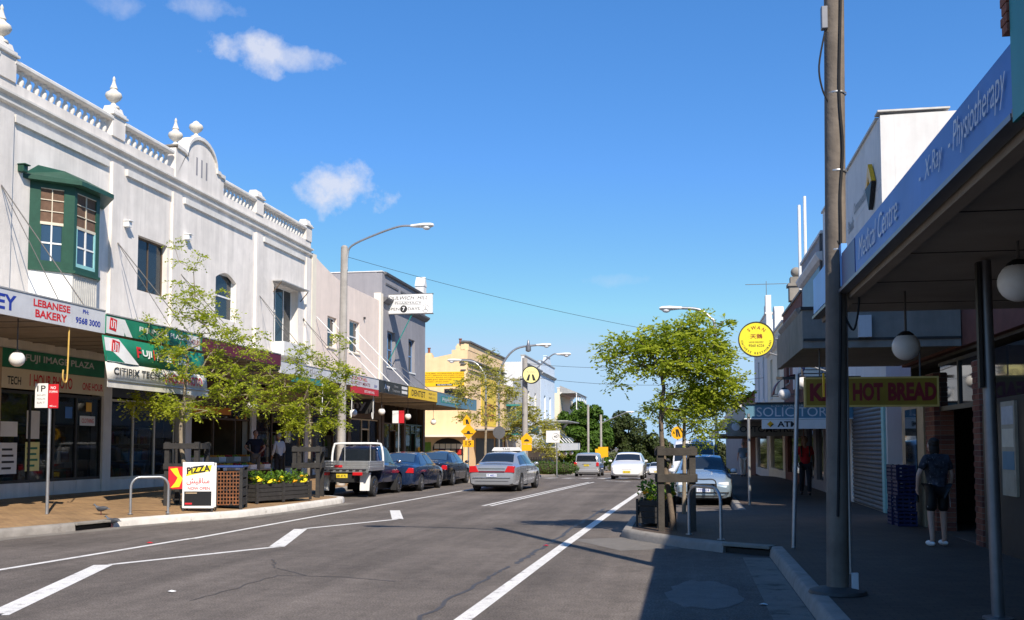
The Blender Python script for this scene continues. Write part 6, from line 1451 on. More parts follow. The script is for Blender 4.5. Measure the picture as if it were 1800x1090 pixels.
# parked blue sedan and darker sedan
for nm, lab, y, paint, pl in (('parked_car', 'dark blue sedan parked directly in front of the ute', 37.5, 'paint_blue', 'AB 31'), ('parked_car', 'near-black sedan parked ahead of the dark blue sedan', 42.6, 'paint_black', 'XK 20')):
    t, b, body = car(nm, lab, (-10.55, y, 0), R(90), scale_st(SEDAN, .97, .97, 1.0), paint, (-1.36, 1.34), .31, dict(side=((-1.38, -.42, -.97, -.42), (-.34, .95, -.34, .41)), windscreen=(1.05, .45, .93, .93), rear_window=(-1.55, -1.03, .9, .9)), group='cars parked along the left kerb', doors=(-.38, .92), gm='car_glass_blue')
    sedan_lights(t, b, -2.35, w=.81, z0=.68, z1=.86, stretch=.30); plate(t, -2.36, .58, -1, 'plate_white', pl); MB().box(-2.30, -2.12, -.70, .70, .24, .32).build('rear_apron', 'trim_black', t)
    for s in (-1, 1): mirror(t, .9, s * .83, .96, s, paint); hbar(t, b, -.5, s, .78); hbar(t, b, .0, s, .78)
# car hidden ahead of the taxi
t, b, body = car('moving_car', 'dark maroon car partly hidden ahead of the taxi', (-7.62, 43.5, 0), R(92), scale_st(SEDAN, .95, .97), 'paint_maroon', (-1.33, 1.33), .31, dict(side=((-1.35, -.42, -.95, -.42), (-.34, .93, -.34, .4)), windscreen=(1.03, .44, .93, .93), rear_window=(-1.52, -1.01, .9, .9)))
sedan_lights(t, b, -2.30, w=.81)
# ute with alloy tray
UT = [(-.55, .42, .98, .80, 1.05, .70), (-.5, .40, 1.02, .83, 1.40, .66), (-.42, .40, 1.03, .84, 1.64, .62), (.25, .38, 1.02, .85, 1.68, .62), (.62, .38, 1.0, .85, 1.62, .63), (1.25, .38, .98, .85, 1.07, .74), (1.4, .38, .97, .85, 1.03, .76), (2.25, .40, .92, .84, .97, .74), (2.5, .42, .82, .80, .86, .68), (2.58, .5, .72, .7, .75, .6)]
t, b, body = car('ute', 'dark blue ute with silver alloy tray parked at the left kerb', (-10.98, 33.25, 0), R(90), UT, 'paint_navy', (1.5,), .345, dict(side=((-.30, 1.10, -.28, .60),), windscreen=(1.20, .64, .93, .93)), doors=(-.3, 1.05), cat='ute', rim='chrome')
for s in (-1, 1): wheel(t, -1.35, s * .74, .345, .21, s, 'chrome'); mirror(t, 1.0, s * .86, 1.12, s, 'chrome'); hbar(t, b, -.15, s, .9, mat='chrome')
rw = MB().box(-.555, -.53, -.6, .6, 1.12, 1.56).build('rear_window', 'car_glass', t, bevel=.02)
tr = MB().box(-2.25, -.62, -.92, .92, .86, .92).build('tray_deck', 'tray_alloy', t, fix=False)
for s in (-1, 1):
    for k in range(3): MB().box(-2.22, -.66, s * .905, s * .93, .925 + k * .085, 1.0 + k * .085).build('dropside_board', 'tray_alloy', tr, bevel=.006)
    MB().box(-2.28, -2.22, s * .87 - .03, s * .87 + .03, .80, 1.18).build('corner_stake', 'galv', tr)
for k in range(3): MB().box(-2.29, -2.265, -.90, .90, .925 + k * .085, 1.0 + k * .085).build('tailgate_board', 'tray_alloy', tr, bevel=.006)
rp = curve_pts([(-.66, .90, .95), (-.66, .89, 1.35), (-.66, .83, 1.66), (-.66, .72, 1.74), (-.66, 0, 1.75), (-.66, -.72, 1.74), (-.66, -.83, 1.66), (-.66, -.89, 1.35), (-.66, -.90, .95)], 5)
hb = MB().tube(rp, .035, 8).build('headboard_frame', 'white_paint', t, 40)
for y in (-.45, .45): MB().tube([(-.66, y, .95), (-.66, y, 1.74)], .022, 8).build('upright', 'galv', hb, 40)
for y in (-.7, .7): MB().tube([(-.66, y, 1.74), (-.66, y, 1.87)], .015, 8).build('rack_pin', 'galv', hb, 40)
MB().box(-.655, -.63, -.86, .86, .93, 1.16).build('headboard_panel', 'tray_alloy', hb)
for s in (-1, 1): MB().box(-2.31, -2.24, s * .55 - .16, s * .55 + .16, .72, .82).build('tail_light', 'tail_red', t, bevel=.01)
MB().box(-2.315, -2.31, -.05, .22, .98, 1.05).build('badge', 'sign_red', tr); plate(t, -2.2, .70, -1, 'plate_yellow', 'BK 47 PL', .38, .13).__class__
MB().box(-2.26, -2.2, -.85, .85, .82, .86).build('rear_bar', 'galv', t); MB().box(-2.2, -.5, -.4, .4, .5, .84).build('chassis', 'trim_black', t, fix=False)
for s in (-1, 1): MB().prism([(-1.95, .22), (-1.93, .8), (-1.78, .8)], 'y', s * .68 - .16, s * .68 + .16).build('mudguard', 'sign_white', t); MB().box(.95, .98, s * .78 - .1, s * .78 + .1, .12, .5).build('mud_flap', 'rubber', t)
mb = MB()
for k in range(8): mb.box(-2.285, -2.27, -.82 + k * .22, -.70 + k * .22, .865, .90)
mb.build('rope_rail', 'trim_black', tr)
# silver people mover, seen from behind on the downhill
VAN = [(-2.42, .36, .75, .78, 1.0, .72), (-2.38, .28, .98, .90, 1.30, .78), (-2.20, .24, 1.02, .93, 1.64, .76), (-1.95, .22, 1.03, .935, 1.72, .74), (-.6, .2, 1.02, .94, 1.77, .75), (.4, .2, 1.0, .94, 1.74, .74), (.8, .2, .98, .94, 1.64, .75), (1.55, .2, .95, .93, 1.12, .80), (1.8, .2, .92, .92, 1.02, .80), (2.3, .24, .78, .86, .86, .68), (2.45, .34, .62, .72, .68, .55)]
t, b, body = car('people_mover', 'silver people mover driving downhill beyond the crossing', (-7.25, 75.4, gz(75)), R(90), VAN, 'paint_vansilver', (-1.45, 1.45), .33, dict(side=((-2.05, -1.1, -1.95, -1.1), (-1.0, .1, -1.0, .1), (.18, 1.35, .18, .8)), windscreen=(1.5, .82, .93, .93)), cat='van', gm='car_glass')
MB().prism([(-.74, 1.12), (.74, 1.12), (.66, 1.58), (-.66, 1.58)], 'x', -2.42, -2.26).build('rear_window', 'car_glass', t, bevel=.03)
for s in (-1, 1): MB().box(-2.46, -2.2, s * .80 - .09, s * .80 + .11 * (1 if s > 0 else .9), .80, 1.08).build('tail_light', 'tail_red', t, bevel=.02); mirror(t, 1.3, s * .9, 1.05, s, 'paint_vansilver')
plate(t, -2.44, .86, -1, 'plate_yellow', 'AX 09 BD'); MB().box(-2.46, -2.3, -.85, .85, .36, .56).build('rear_bumper', 'paint_vansilver', t, bevel=.03); MB().box(-2.43, -2.40, -.3, .3, .93, .96).build('tail_handle', 'chrome', t)
# white hatch oncoming
def face(t, b, xf, paint, grille=(.34, .50, .55), lamp=(.62, .50, .66), pl=('plate_yellow', 'AZ 12 QT'), pz=.40):
    for s in (-1, 1): MB().prism([(s * (lamp[0] - .16), lamp[1] + .02), (s * (lamp[0] + .15), lamp[1] + .05), (s * (lamp[0] + .14), lamp[2]), (s * (lamp[0] - .14), lamp[2] - .02)], 'x', xf - .30, xf - .035).build('headlight', 'head_lens', t, bevel=.015)
    MB().box(xf - .08, xf + .012, -grille[0], grille[0], grille[1], grille[2]).build('grille', 'trim_black', t, bevel=.01)
    MB().box(xf - .16, xf - .01, -.55, .55, .26, .33).build('air_intake', 'trim_black', t, bevel=.01); plate(t, xf + .015, pz, 1, *pl)
HATCH = [(-2.0, .36, .72, .74, .82, .6), (-1.95, .26, .86, .82, 1.02, .68), (-1.55, .2, .90, .85, 1.30, .62), (-1.0, .19, .90, .855, 1.37, .60), (.2, .19, .89, .86, 1.385, .59), (.5, .19, .88, .86, 1.33, .61), (1.2, .19, .86, .85, .955, .70), (1.4, .19, .84, .85, .91, .72), (2.0, .2, .72, .82, .76, .66), (2.2, .22, .62, .76, .66, .55), (2.28, .30, .52, .68, .55, .48)]
HG = dict(side=((-1.5, -.5, -1.35, -.5), (-.42, 1.0, -.42, .45)), windscreen=(1.13, .52, .94, .94), rear_window=(-1.9, -1.55, .85, .85))
t, b, body = car('moving_car', 'white hatchback with yellow plate driving towards the camera', (-3.05, 53.4, gz(53)), R(-90), HATCH, 'paint_white', (-1.28, 1.30), .30, HG, doors=(-.46, .98))
face(t, b, 2.27, 'paint_white', (.26, .56, .585), (.58, .54, .68), ('plate_yellow', 'AZ 12 QT'), .42)
b.top_patch(t, .62, .52, .93, .93, 'screen_banner', 'sign_white', .012)
for s in (-1, 1): mirror(t, .95, s * .82, .95, s, 'paint_white')
# parked wagon and white van on the right
t, b, body = car('parked_car', 'pale blue silver wagon parked facing the camera on the right', (.42, 30.9, 0), R(-90), scale_st(HATCH, 1.0, .96, 1.0), 'paint_skyblue', (-1.28, 1.30), .31, HG, doors=(-.46, .98), group='cars parked along the right kerb')
face(t, b, 2.27, 'paint_skyblue', (.36, .52, .62), (.55, .52, .67), ('plate_white', 'YTB 614'), .44)
for s in (-1, 1): mirror(t, .95, s * .79, .95, s, 'paint_white')
MB().box(2.2, 2.31, -.70, .70, .36, .39).build('bumper_strip', 'trim_black', t, bevel=.008)
bp = MB().tube(curve_pts([(2.36, -.34, .28), (2.38, -.32, .7), (2.38, 0, .74), (2.38, .32, .7), (2.36, .34, .28)], 5), .018, 8).build('nudge_bar', 'trim_black', t, 40)
MINI = [(-2.2, .36, .8, .74, 1.2, .70), (-2.15, .28, .98, .82, 1.70, .70), (-1.8, .24, 1.0, .83, 1.84, .68), (.6, .24, 1.0, .83, 1.88, .69), (1.2, .24, .98, .83, 1.72, .70), (1.75, .24, .95, .82, 1.10, .74), (1.95, .26, .88, .80, .98, .72), (2.15, .3, .66, .74, .74, .64), (2.2, .38, .56, .68, .62, .58)]
t, b, body = car('parked_van', 'white van parked behind the pale blue wagon', (.22, 38.3, 0), R(-90), MINI, 'paint_white', (-1.3, 1.45), .31, dict(side=((-1.9, -.4, -1.85, -.4), (-.3, .7, -.3, .7), (.8, 1.5, .8, 1.2)), windscreen=(1.72, 1.2, .94, .94)), cat='van', group='cars parked along the right kerb')
face(t, b, 2.19, 'paint_white', (.4, .6, .66), (.52, .60, .74), ('plate_yellow', 'VN 10 KC'), .42)
for s in (-1, 1): mirror(t, 1.5, s * .84, 1.15, s, 'trim_black')
# far traffic
t, b, body = car('moving_car', 'far dark blue car between the people mover and the white hatchback', (-5.1, 84, gz(84)), R(-90), scale_st(SEDAN, .95, .96), 'paint_blue', (-1.35, 1.35), .31, SG); face(t, b, 2.24, 'paint_blue')
t, b, body = car('moving_car', 'far white car coming uphill behind the white hatchback', (-3.4, 112, gz(112)), R(-90), HATCH, 'paint_white', (-1.28, 1.30), .30, HG); face(t, b, 2.27, 'paint_white')
t, b, body = car('moving_car', 'farthest pale car coming uphill in the distance', (-4.6, 126, gz(126)), R(-90), HATCH, 'paint_vansilver', (-1.28, 1.30), .30, HG); face(t, b, 2.27, 'paint_white')

# ------------------------------------------------------------------ people and pigeons
def skin_mesh(nodes, edges, radii, root, sub=1):
    names = list(nodes); idx = {n: i for i, n in enumerate(names)}
    me = bpy.data.meshes.new('s'); me.from_pydata([nodes[n] for n in names], [(idx[a], idx[b]) for a, b in edges], [])
    ob = bpy.data.objects.new('s', me); col.objects.link(ob); m = ob.modifiers.new('skin', 'SKIN'); m.use_smooth_shade = True
    for n in names:
        v = me.skin_vertices[0].data[idx[n]]; r = radii[n]; v.radius = (r, r) if isinstance(r, (int, float)) else r; v.use_root = (n == root)
    s = ob.modifiers.new('sub', 'SUBSURF'); s.levels = sub; s.render_levels = sub
    dg = bpy.context.evaluated_depsgraph_get(); new = bpy.data.meshes.new_from_object(ob.evaluated_get(dg)); bpy.data.objects.remove(ob); return new
def join_meshes(ms, name):
    bm = bmesh.new()
    for m in ms: bm.from_mesh(m)
    out = bpy.data.meshes.new(name); bm.to_mesh(out); bm.free(); return out
def person(label, loc, rz, pose=None, h=1.72, top='sign_red', legs='black', skin='skin', hair='hair_dark', shorts=False, sleeve='short', long_hair=False, shoe='black', extra=None, jacket=False, face_tilt=0.0):
    k = h / 1.72
    J = dict(pel=(0, 0, .95), wst=(0, 0, 1.10), chs=(0, .0, 1.30), nkb=(0, -.01, 1.44), nk=(0, .0, 1.50), hd=(0, .015, 1.56),
             hipl=(-.09, 0, .90), hipr=(.09, 0, .90), knl=(-.10, .02, .50), knr=(.10, .02, .50), anl=(-.10, -.02, .09), anr=(.10, -.02, .09), tol=(-.11, .13, .035), tor=(.11, .13, .035),
             shl=(-.17, 0, 1.40), shr=(.17, 0, 1.40), ell=(-.24, -.02, 1.13), elr=(.24, -.02, 1.13), wrl=(-.25, .08, .89), wrr=(.25, .08, .89), hal=(-.25, .11, .82), har=(.25, .11, .82))
    J.update(pose or {}); J = {n: Vector(v) * k for n, v in J.items()}
    E_ = [('pel', 'wst'), ('wst', 'chs'), ('chs', 'nkb'), ('nkb', 'nk'), ('nk', 'hd'), ('pel', 'hipl'), ('pel', 'hipr'), ('hipl', 'knl'), ('hipr', 'knr'), ('knl', 'anl'), ('knr', 'anr'), ('anl', 'tol'), ('anr', 'tor'), ('chs', 'shl'), ('chs', 'shr'), ('shl', 'ell'), ('shr', 'elr'), ('ell', 'wrl'), ('elr', 'wrr'), ('wrl', 'hal'), ('wrr', 'har')]
    Rd = dict(pel=.12, wst=.115, chs=.125, nkb=.06, nk=.052, hd=.055, hipl=.085, hipr=.085, knl=.058, knr=.058, anl=.038, anr=.038, tol=.03, tor=.03, shl=.055, shr=.055, ell=.040, elr=.040, wrl=.027, wrr=.027, hal=(.038, .018), har=(.038, .018))
    Rd = {n: (r * k if not isinstance(r, tuple) else (r[0] * k, r[1] * k)) for n, r in Rd.items()}
    t = thing('person', label, 'person', loc, rz); ms = [skin_mesh(J, E_, Rd, 'pel', 2)]
    for sd in ('l', 'r'):          # fingers and thumb rooted in the palm
        ha, wr = J['ha' + sd], J['wr' + sd]; d = (ha - wr).normalized(); s = d.orthogonal().normalized(); s = Vector((0, 1, 0)) - d * d.y; s = s.normalized() if s.length > .1 else Vector((1, 0, 0)); nn = d.cross(s) * (1 if sd == 'l' else -1)
        mb = MB()
        for i, L0 in enumerate((.068, .078, .074, .058)):
            o = ha + s * (.027 - .018 * i) * k; mb.tube([o - d * .01, o + d * L0 * .5 * k + nn * .004, o + d * L0 * .9 * k + nn * .022 * k], [.0095 * k, .009 * k, .006 * k], 6)
        o = wr + d * .03 + s * .03 * k; mb.tube([o, o + d * .03 * k + s * .02 * k, o + d * .06 * k + s * .022 * k + nn * .01], [.011 * k, .010 * k, .007 * k], 6)
        m = bpy.data.meshes.new('h'); m.from_pydata([tuple(v) for v in mb.v], [], mb.f); ms.append(m)
    hc = J['hd'] + Vector((0, .015, .075)) * k; mb = MB(); mb.ball(hc, (.075 * k, .092 * k, .115 * k), 16, 12)
    mb.ball(hc + Vector((0, .03, -.06)) * k, (.055 * k, .06 * k, .055 * k), 12, 8); mb.ball(hc + Vector((0, .097, -.02)) * k, (.012 * k, .018 * k, .022 * k), 8, 6)
    for s in (-1, 1): mb.ball(hc + Vector((s * .076, -.005, -.015)) * k, (.012 * k, .022 * k, .032 * k), 8, 6)
    m = bpy.data.meshes.new('hd'); m.from_pydata([tuple(v) for v in mb.v], [], mb.f); ms.append(m)
    body = link('body', join_meshes(ms, 'body'), skin, t, 60)
    for s in (-1, 1): e = hc + Vector((s * .03, .082, .005)) * k; MB().ball(e, (.012 * k, .009 * k, .007 * k), 8, 6).build('eye', 'black', t, 60)
    e = hc + Vector((0, .088, -.062)) * k; MB().ball(e, (.024 * k, .008 * k, .006 * k), 8, 6).build('mouth', 'skin_dark', t, 60)
    mb = MB(); mb.ball(hc + Vector((0, -.036, .034)) * k, (.083 * k, .088 * k, .098 * k), 14, 10)
    if long_hair: mb.ball(hc + Vector((0, -.05, -.06)) * k, (.085 * k, .065 * k, .12 * k), 12, 8); mb.ball(hc + Vector((0, -.07, .07)) * k, (.07 * k, .07 * k, .05 * k), 12, 8)
    mb.build('hair', hair, t, 60)
    q = .028 * k
    tn = {n: J[n] for n in ('pel', 'wst', 'chs', 'nkb', 'shl', 'shr')}; tr_ = dict(pel=.15 * k, wst=.145 * k, chs=.16 * k, nkb=.07 * k, shl=.078 * k, shr=.078 * k); te = [('pel', 'wst'), ('wst', 'chs'), ('chs', 'nkb'), ('chs', 'shl'), ('chs', 'shr')]
    for sd in ('l', 'r'):
        if sleeve == 'short': tn['sl' + sd] = J['sh' + sd].lerp(J['el' + sd], .75); tr_['sl' + sd] = .062 * k; te.append(('sh' + sd, 'sl' + sd))
        else: tn['el' + sd] = J['el' + sd]; tn['wr' + sd] = J['wr' + sd].lerp(J['el' + sd], .1); tr_['el' + sd] = .058 * k; tr_['wr' + sd] = .045 * k; te += [('sh' + sd, 'el' + sd), ('el' + sd, 'wr' + sd)]
    if jacket: tn['pel'] = J['pel'] - Vector((0, 0, .08)) * k; tr_['pel'] = .17 * k
    link('shirt', skin_mesh(tn, te, tr_, 'wst', 2), top, t, 60)
    ln = {n: J[n] for n in ('pel', 'hipl', 'hipr')}; lr = dict(pel=.14 * k, hipl=.105 * k, hipr=.105 * k); le = [('pel', 'hipl'), ('pel', 'hipr')]
    for sd in ('l', 'r'):
        if shorts: ln['kn' + sd] = J['kn' + sd].lerp(J['hip' + sd], .08); lr['kn' + sd] = .092 * k; le.append(('hip' + sd, 'kn' + sd))
        else: ln['kn' + sd] = J['kn' + sd]; ln['an' + sd] = J['an' + sd]; lr['kn' + sd] = .078 * k; lr['an' + sd] = .062 * k; le += [('hip' + sd, 'kn' + sd), ('kn' + sd, 'an' + sd)]
    link('shorts' if shorts else 'trousers', skin_mesh(ln, le, lr, 'pel', 2), legs, t, 60)
    for sd in ('l', 'r'):
        a, b = J['an' + sd], J['to' + sd]; c = a.lerp(b, .45); MB().ball((c.x, c.y, c.z - .01), (.048 * k, .135 * k, .045 * k), 12, 8).build('shoe', shoe, t, 60)
    return t, J, k
walk = dict(knl=(-.09, .16, .52), anl=(-.09, .20, .12), tol=(-.10, .34, .06), knr=(.10, -.02, .50), anr=(.10, -.22, .13), tor=(.11, -.10, .05), ell=(-.24, -.10, 1.14), wrl=(-.24, -.10, .90), hal=(-.24, -.09, .82), elr=(.24, .04, 1.13), wrr=(.23, .20, .94), har=(.22, .25, .88))
pm('floral_dark', (.035, .035, .045), .9, .6, 14, dirt=((.16, .15, .16), 22, .56))
pm('jacket_white', (.55, .57, .60), .9, .06); pm('shirt_navy', (.012, .014, .03), .9, .1); pm('trouser_grey', (.12, .11, .10), .9, .1); pm('shirt_blue', (.22, .32, .42), .9, .06); pm('trouser_white', (.70, .67, .60), .9, .05); pm('shirt_red', (.40, .012, .02), .9, .08); pm('trouser_dark', (.02, .022, .03), .9, .1)
t, J, k = person('person in dark patterned top and black shorts standing before the bread shop', (3.72, 16.2, .16), R(15), dict(ell=(-.30, .0, 1.14), wrl=(-.27, .10, .93), hal=(-.26, .13, .87), knr=(.12, .04, .50), anr=(.14, .06, .09), tor=(.16, .2, .035), chs=(0, .03, 1.30), nkb=(0, .05, 1.43), nk=(0, .07, 1.48), hd=(0, .09, 1.53)), 1.64, 'floral_dark', 'black', 'skin_pale', 'hair_dark', True, 'short', True, 'sign_white')
MB().bar((-.165, -.02, .60), (-.145, -.02, .92), .012, .004).bar((.195, -.02, .60), (.175, -.02, .92), .012, .004).build('side_stripe', 'white_print', t)
t, J, k = person('person in red shirt and backpack walking on the shaded right footpath', (3.47, 31.3, .16), R(178), walk, 1.76, 'shirt_red', 'trouser_dark', 'skin_dark', 'hair_dark')
MB().tube(curve_pts([(-.11, .15, 1.18), (-.12, .165, 1.34), (-.12, .05, 1.49), (-.10, -.13, 1.42)], 4), .022, 6).tube(curve_pts([(.11, .15, 1.18), (.12, .165, 1.34), (.12, .05, 1.49), (.10, -.13, 1.42)], 4), .022, 6).build('backpack_strap', 'black', t, 40)
MB().ball((0, -.25, 1.22), (.16, .11, .24), 12, 9).build('backpack', 'black', t, 60)
person('distant person in blue shirt and white trousers on the right footpath', (2.75, 52.2, gz(52) + .16), R(5), dict(anl=(-.07, -.08, .10), anr=(.07, .1, .09)), 1.72, 'shirt_blue', 'trouser_white', 'skin_pale', 'hair_grey')
person('person in navy shirt with hands on hips beside the fruit stand', (-15.15, 33.7, .42), R(-140), dict(ell=(-.36, -.05, 1.17), wrl=(-.19, .08, 1.02), hal=(-.14, .12, .98), elr=(.36, -.05, 1.17), wrr=(.19, .08, 1.02), har=(.14, .12, .98)), 1.76, 'shirt_navy', 'trouser_grey', 'skin', 'hair_dark')
person('grey-haired person in a white jacket beside the second tree guard', (-14.85, 35.1, .40), R(60), dict(elr=(.26, .02, 1.13), wrr=(.22, .14, .93), har=(.2, .18, .88)), 1.70, 'jacket_white', 'trouser_dark', 'skin', 'hair_grey', False, 'long', jacket=True)
person('seated-height person in pale top beyond the hedge at the crossing', (-11.2, 66, gz(66) + .2), R(20), None, 1.6, 'trouser_white', 'trouser_dark', 'skin_pale', 'hair_dark')
pm('pigeon_grey', (.11, .12, .14), .7, .2, 20); pm('pigeon_dark', (.04, .045, .055), .6, .2, 20)
def pigeon(label, loc, rz):
    t = thing('pigeon', label, 'pigeon', loc, rz); mb = MB(); vs = []
    prof = [(-.19, .13, .012, .008), (-.12, .135, .035, .014), (-.07, .135, .05, .04), (.0, .13, .06, .058), (.06, .14, .052, .055), (.095, .17, .034, .04), (.115, .205, .024, .026), (.13, .225, .026, .026), (.15, .225, .018, .018), (.16, .222, .006, .006)]
    for x, z, w, h in prof:
        for a in range(10): vs.append((x, w * math.cos(2 * math.pi * a / 10), z + h * math.sin(2 * math.pi * a / 10)))
    n = len(prof); fs = [(i * 10 + j, i * 10 + (j + 1) % 10, (i + 1) * 10 + (j + 1) % 10, (i + 1) * 10 + j) for i in range(n - 1) for j in range(10)] + [tuple(range(10)), tuple((n - 1) * 10 + j for j in range(10))]
    mb.add(vs, fs).build('body', 'pigeon_grey', t, 60); MB().lathe([(.008, .155), (.001, .185)], (0, 0, .218), 6, 'x').build('beak', 'black', t)
    for s in (-1, 1):
        MB().ball((-.03, s * .05, .145), (.11, .018, .045), 10, 7).build('wing', 'pigeon_dark', t, 60); MB().tube([(.0, s * .025, .09), (-.005, s * .025, .005), (.03, s * .03, .004)], .005, 5).build('leg', 'sign_maroon', t)
pigeon('grey pigeon standing on the left footpath above the drain', (-12.45, 19.9, .19), R(-160)); pigeon('grey pigeon in the gutter beside the left storm drain', (-11.72, 19.15, .0), R(-175))

# ------------------------------------------------------------------ trees
def leaves(clusters, per, size, droop=.25, seed=0, flat=.5):
    """sprays of narrow leaflets round each cluster point; one mesh"""
    rng = np.random.default_rng(seed); vs = []; fs = []; k = 0
    for c, out in clusters:
        for s in range(per):
            d = out * .6 + Vector(rng.normal(0, 1, 3)); d.z = d.z * flat; d = d.normalized(); stem = rng.uniform(.14, .36) * max(1.0, size / .09); up = Vector((0, 0, 1)); side = d.cross(up); side = side.normalized() if side.length > .05 else Vector((1, 0, 0))
            nl = int(rng.integers(5, 10))
            for i in range(nl):
                f = (i + 1) / nl; base = c + d * stem * f - up * (droop * stem * f * f)
                sg = 1 if i % 2 else -1; ld = (d * rng.uniform(.35, .8) + side * sg * rng.uniform(.5, 1.0) - up * rng.uniform(-.15, .55) + Vector(rng.normal(0, .18, 3))).normalized()
                l = size * rng.uniform(.65, 1.3); w = l * rng.uniform(.23, .36); ws = ld.cross(up + Vector(rng.normal(0, .5, 3))); ws = ws.normalized() if ws.length > .05 else side
                tip = base + ld * l; mid = base + ld * l * .5 - up * l * .06
                vs += [base, mid + ws * w, tip, mid - ws * w]; fs.append((k, k + 1, k + 2, k + 3)); k += 4
    me = bpy.data.meshes.new('foliage'); me.from_pydata([tuple(v) for v in vs], [], fs); return me
def grow(name, label, loc, trunk, blobs, per, lsize, lmat, bark, seed, rtip=.006, droop=.25, flat=.5, group=None, clear=None):
    """trunk: list of (x,y,z,r); blobs: ellipsoids (cx,cy,cz,rx,ry,rz,n) that hold the leaf clusters"""
    rng = random.Random(seed); t = thing(name, label, 'tree', loc, 0, group)
    nodes = [Vector(p[:3]) for p in trunk]; par = [-1] + list(range(len(trunk) - 1)); rad0 = [p[3] for p in trunk]; fork = [i for i, p in enumerate(trunk)][-max(2, len(trunk) // 2):]
    cl = []
    for cx, cy, cz, rx, ry, rz, n in blobs:
        for i in range(n):
            u = Vector((rng.gauss(0, 1), rng.gauss(0, 1), rng.gauss(0, 1))).normalized() * rng.random() ** .42
            cl.append(Vector((cx + u.x * rx, cy + u.y * ry, cz + u.z * rz)))
    topn = nodes[-1]; cl.sort(key=lambda c: (c - topn).length); ends = []
    act = list(fork)
    for c in cl:
        best = min(act, key=lambda i: (nodes[i] - c).length + max(0, nodes[i].z - c.z + .05) * .9)
        a = nodes[best]; L0 = (c - a).length; m = max(1, int(L0 / .28)); prev = best; 
        for j in range(1, m + 1):
            f = j / m; q = a.lerp(c, f) + Vector((rng.gauss(0, .03), rng.gauss(0, .03), rng.gauss(0, .03) + .10 * L0 * math.sin(math.pi * f) * .5)) * (1 if j < m else 0)
            nodes.append(q); par.append(prev); prev = len(nodes) - 1; act.append(prev)
        ends.append((c, (c - a).normalized() if L0 > 1e-4 else Vector((0, 0, 1))))
    w = [0.0] * len(nodes)
    kids = [[] for _ in nodes]
    for i, p in enumerate(par):
        if p >= 0: kids[p].append(i)
    for i in range(len(nodes) - 1, -1, -1):
        w[i] = max(1.0, sum(w[j] for j in kids[i]))
    tr = len(trunk); r = [rad0[i] if i < tr else min(rtip * w[i] ** .48, rad0[-1] * .85) for i in range(len(nodes))]
    mb = MB(); mb.tube([nodes[i] for i in range(tr)], r[:tr], 12)
    tk = mb.build('trunk', bark, t, 50)
    mb = MB(); done = set()
    for i in range(tr, len(nodes)):
        if par[i] < tr or i != min(kids[par[i]], default=i):
            chain = [par[i], i]; j = i
            while kids[j]: j = min(kids[j]); chain.append(j)
            rr = [min(r[chain[0]], r[i] * 1.25)] + [r[q] for q in chain[1:]]
            mb.tube([nodes[q] for q in chain], rr, 6 if rr[0] > .012 else 4, cap=False)
    br = mb.build('branches', bark, t, 50, kind='stuff', fix=False)
    if clear: ends = [e for e in ends if not clear(e[0])]
    link('foliage', leaves(ends, per, lsize, droop, seed, flat), lmat, t, kind='stuff')
    return t
# right tree in its guard
grow('street_tree', 'bright leafy young tree in the right timber guard', (-.26, 18.62, .13),
     [(0, 0, 0, .055), (-.06, 0, .5, .05), (-.13, 0, 1.0, .047), (-.20, .02, 1.5, .045), (-.22, .02, 2.0, .043), (-.20, 0, 2.35, .04), (-.16, 0, 2.6, .036), (-.2, .0, 2.85, .03)],
     [(.05, 0, 3.25, .95, .8, .55, 70), (.62, .05, 2.95, .62, .6, .7, 55), (-.45, 0, 3.4, .5, .6, .40, 26), (-1.05, 0, 3.35, .42, .4, .28, 11), (-1.0, .0, 2.85, .3, .2, .25, 4), (.45, .1, 2.35, .5, .4, .30, 14), (.85, .05, 2.45, .4, .4, .30, 14), (-.2, 0, 2.35, .3, .3, .25, 5), (.5, 0, 3.75, .5, .5, .22, 12)], 11, .078, 'leaf_lime', 'bark', 4)
grow('street_tree', 'slim second tree showing behind the right timber guard', (-.1, 23.2, .13), [(0, 0, 0, .05), (.02, 0, 1.0, .045), (.02, 0, 1.8, .04), (.05, 0, 2.4, .032)],
     [(.1, 0, 2.5, .7, .6, .5, 40), (.7, 0, 2.6, .55, .5, .6, 30), (-.5, 0, 2.2, .4, .4, .3, 12), (.4, 0, 1.9, .6, .4, .3, 16)], 8, .078, 'leaf_lime', 'bark_pale', 14)
# left trees
grow('street_tree', 'sparse young tree with long shoots behind the pizza sign', (-11.95, 22.75, .2),
     [(0, 0, 0, .06), (-.06, 0, .8, .055), (-.2, 0, 1.5, .05), (-.22, 0, 2.0, .045), (-.14, 0, 2.5, .04), (-.12, 0, 3.1, .034), (-.05, 0, 3.6, .026)],
     [(-.05, 0, 5.0, .8, .6, .75, 26), (-.85, 0, 4.2, .7, .5, .55, 20), (.8, .1, 4.3, .75, .6, .55, 22), (-.1, 0, 3.5, 1.0, .6, .55, 30), (-1.1, 0, 2.55, .75, .5, .35, 24), (.1, -.1, 2.45, .8, .5, .3, 22), (1.1, .1, 3.0, .75, .5, .45, 24), (1.6, .1, 3.75, .4, .4, .5, 12), (-.45, 0, 6.3, .12, .1, .5, 3), (.15, 0, 5.9, .15, .1, .4, 3), (1.6, .2, 2.6, .4, .4, .35, 10)], 8, .078, 'leaf_olive', 'bark_pale', 8, droop=.4)
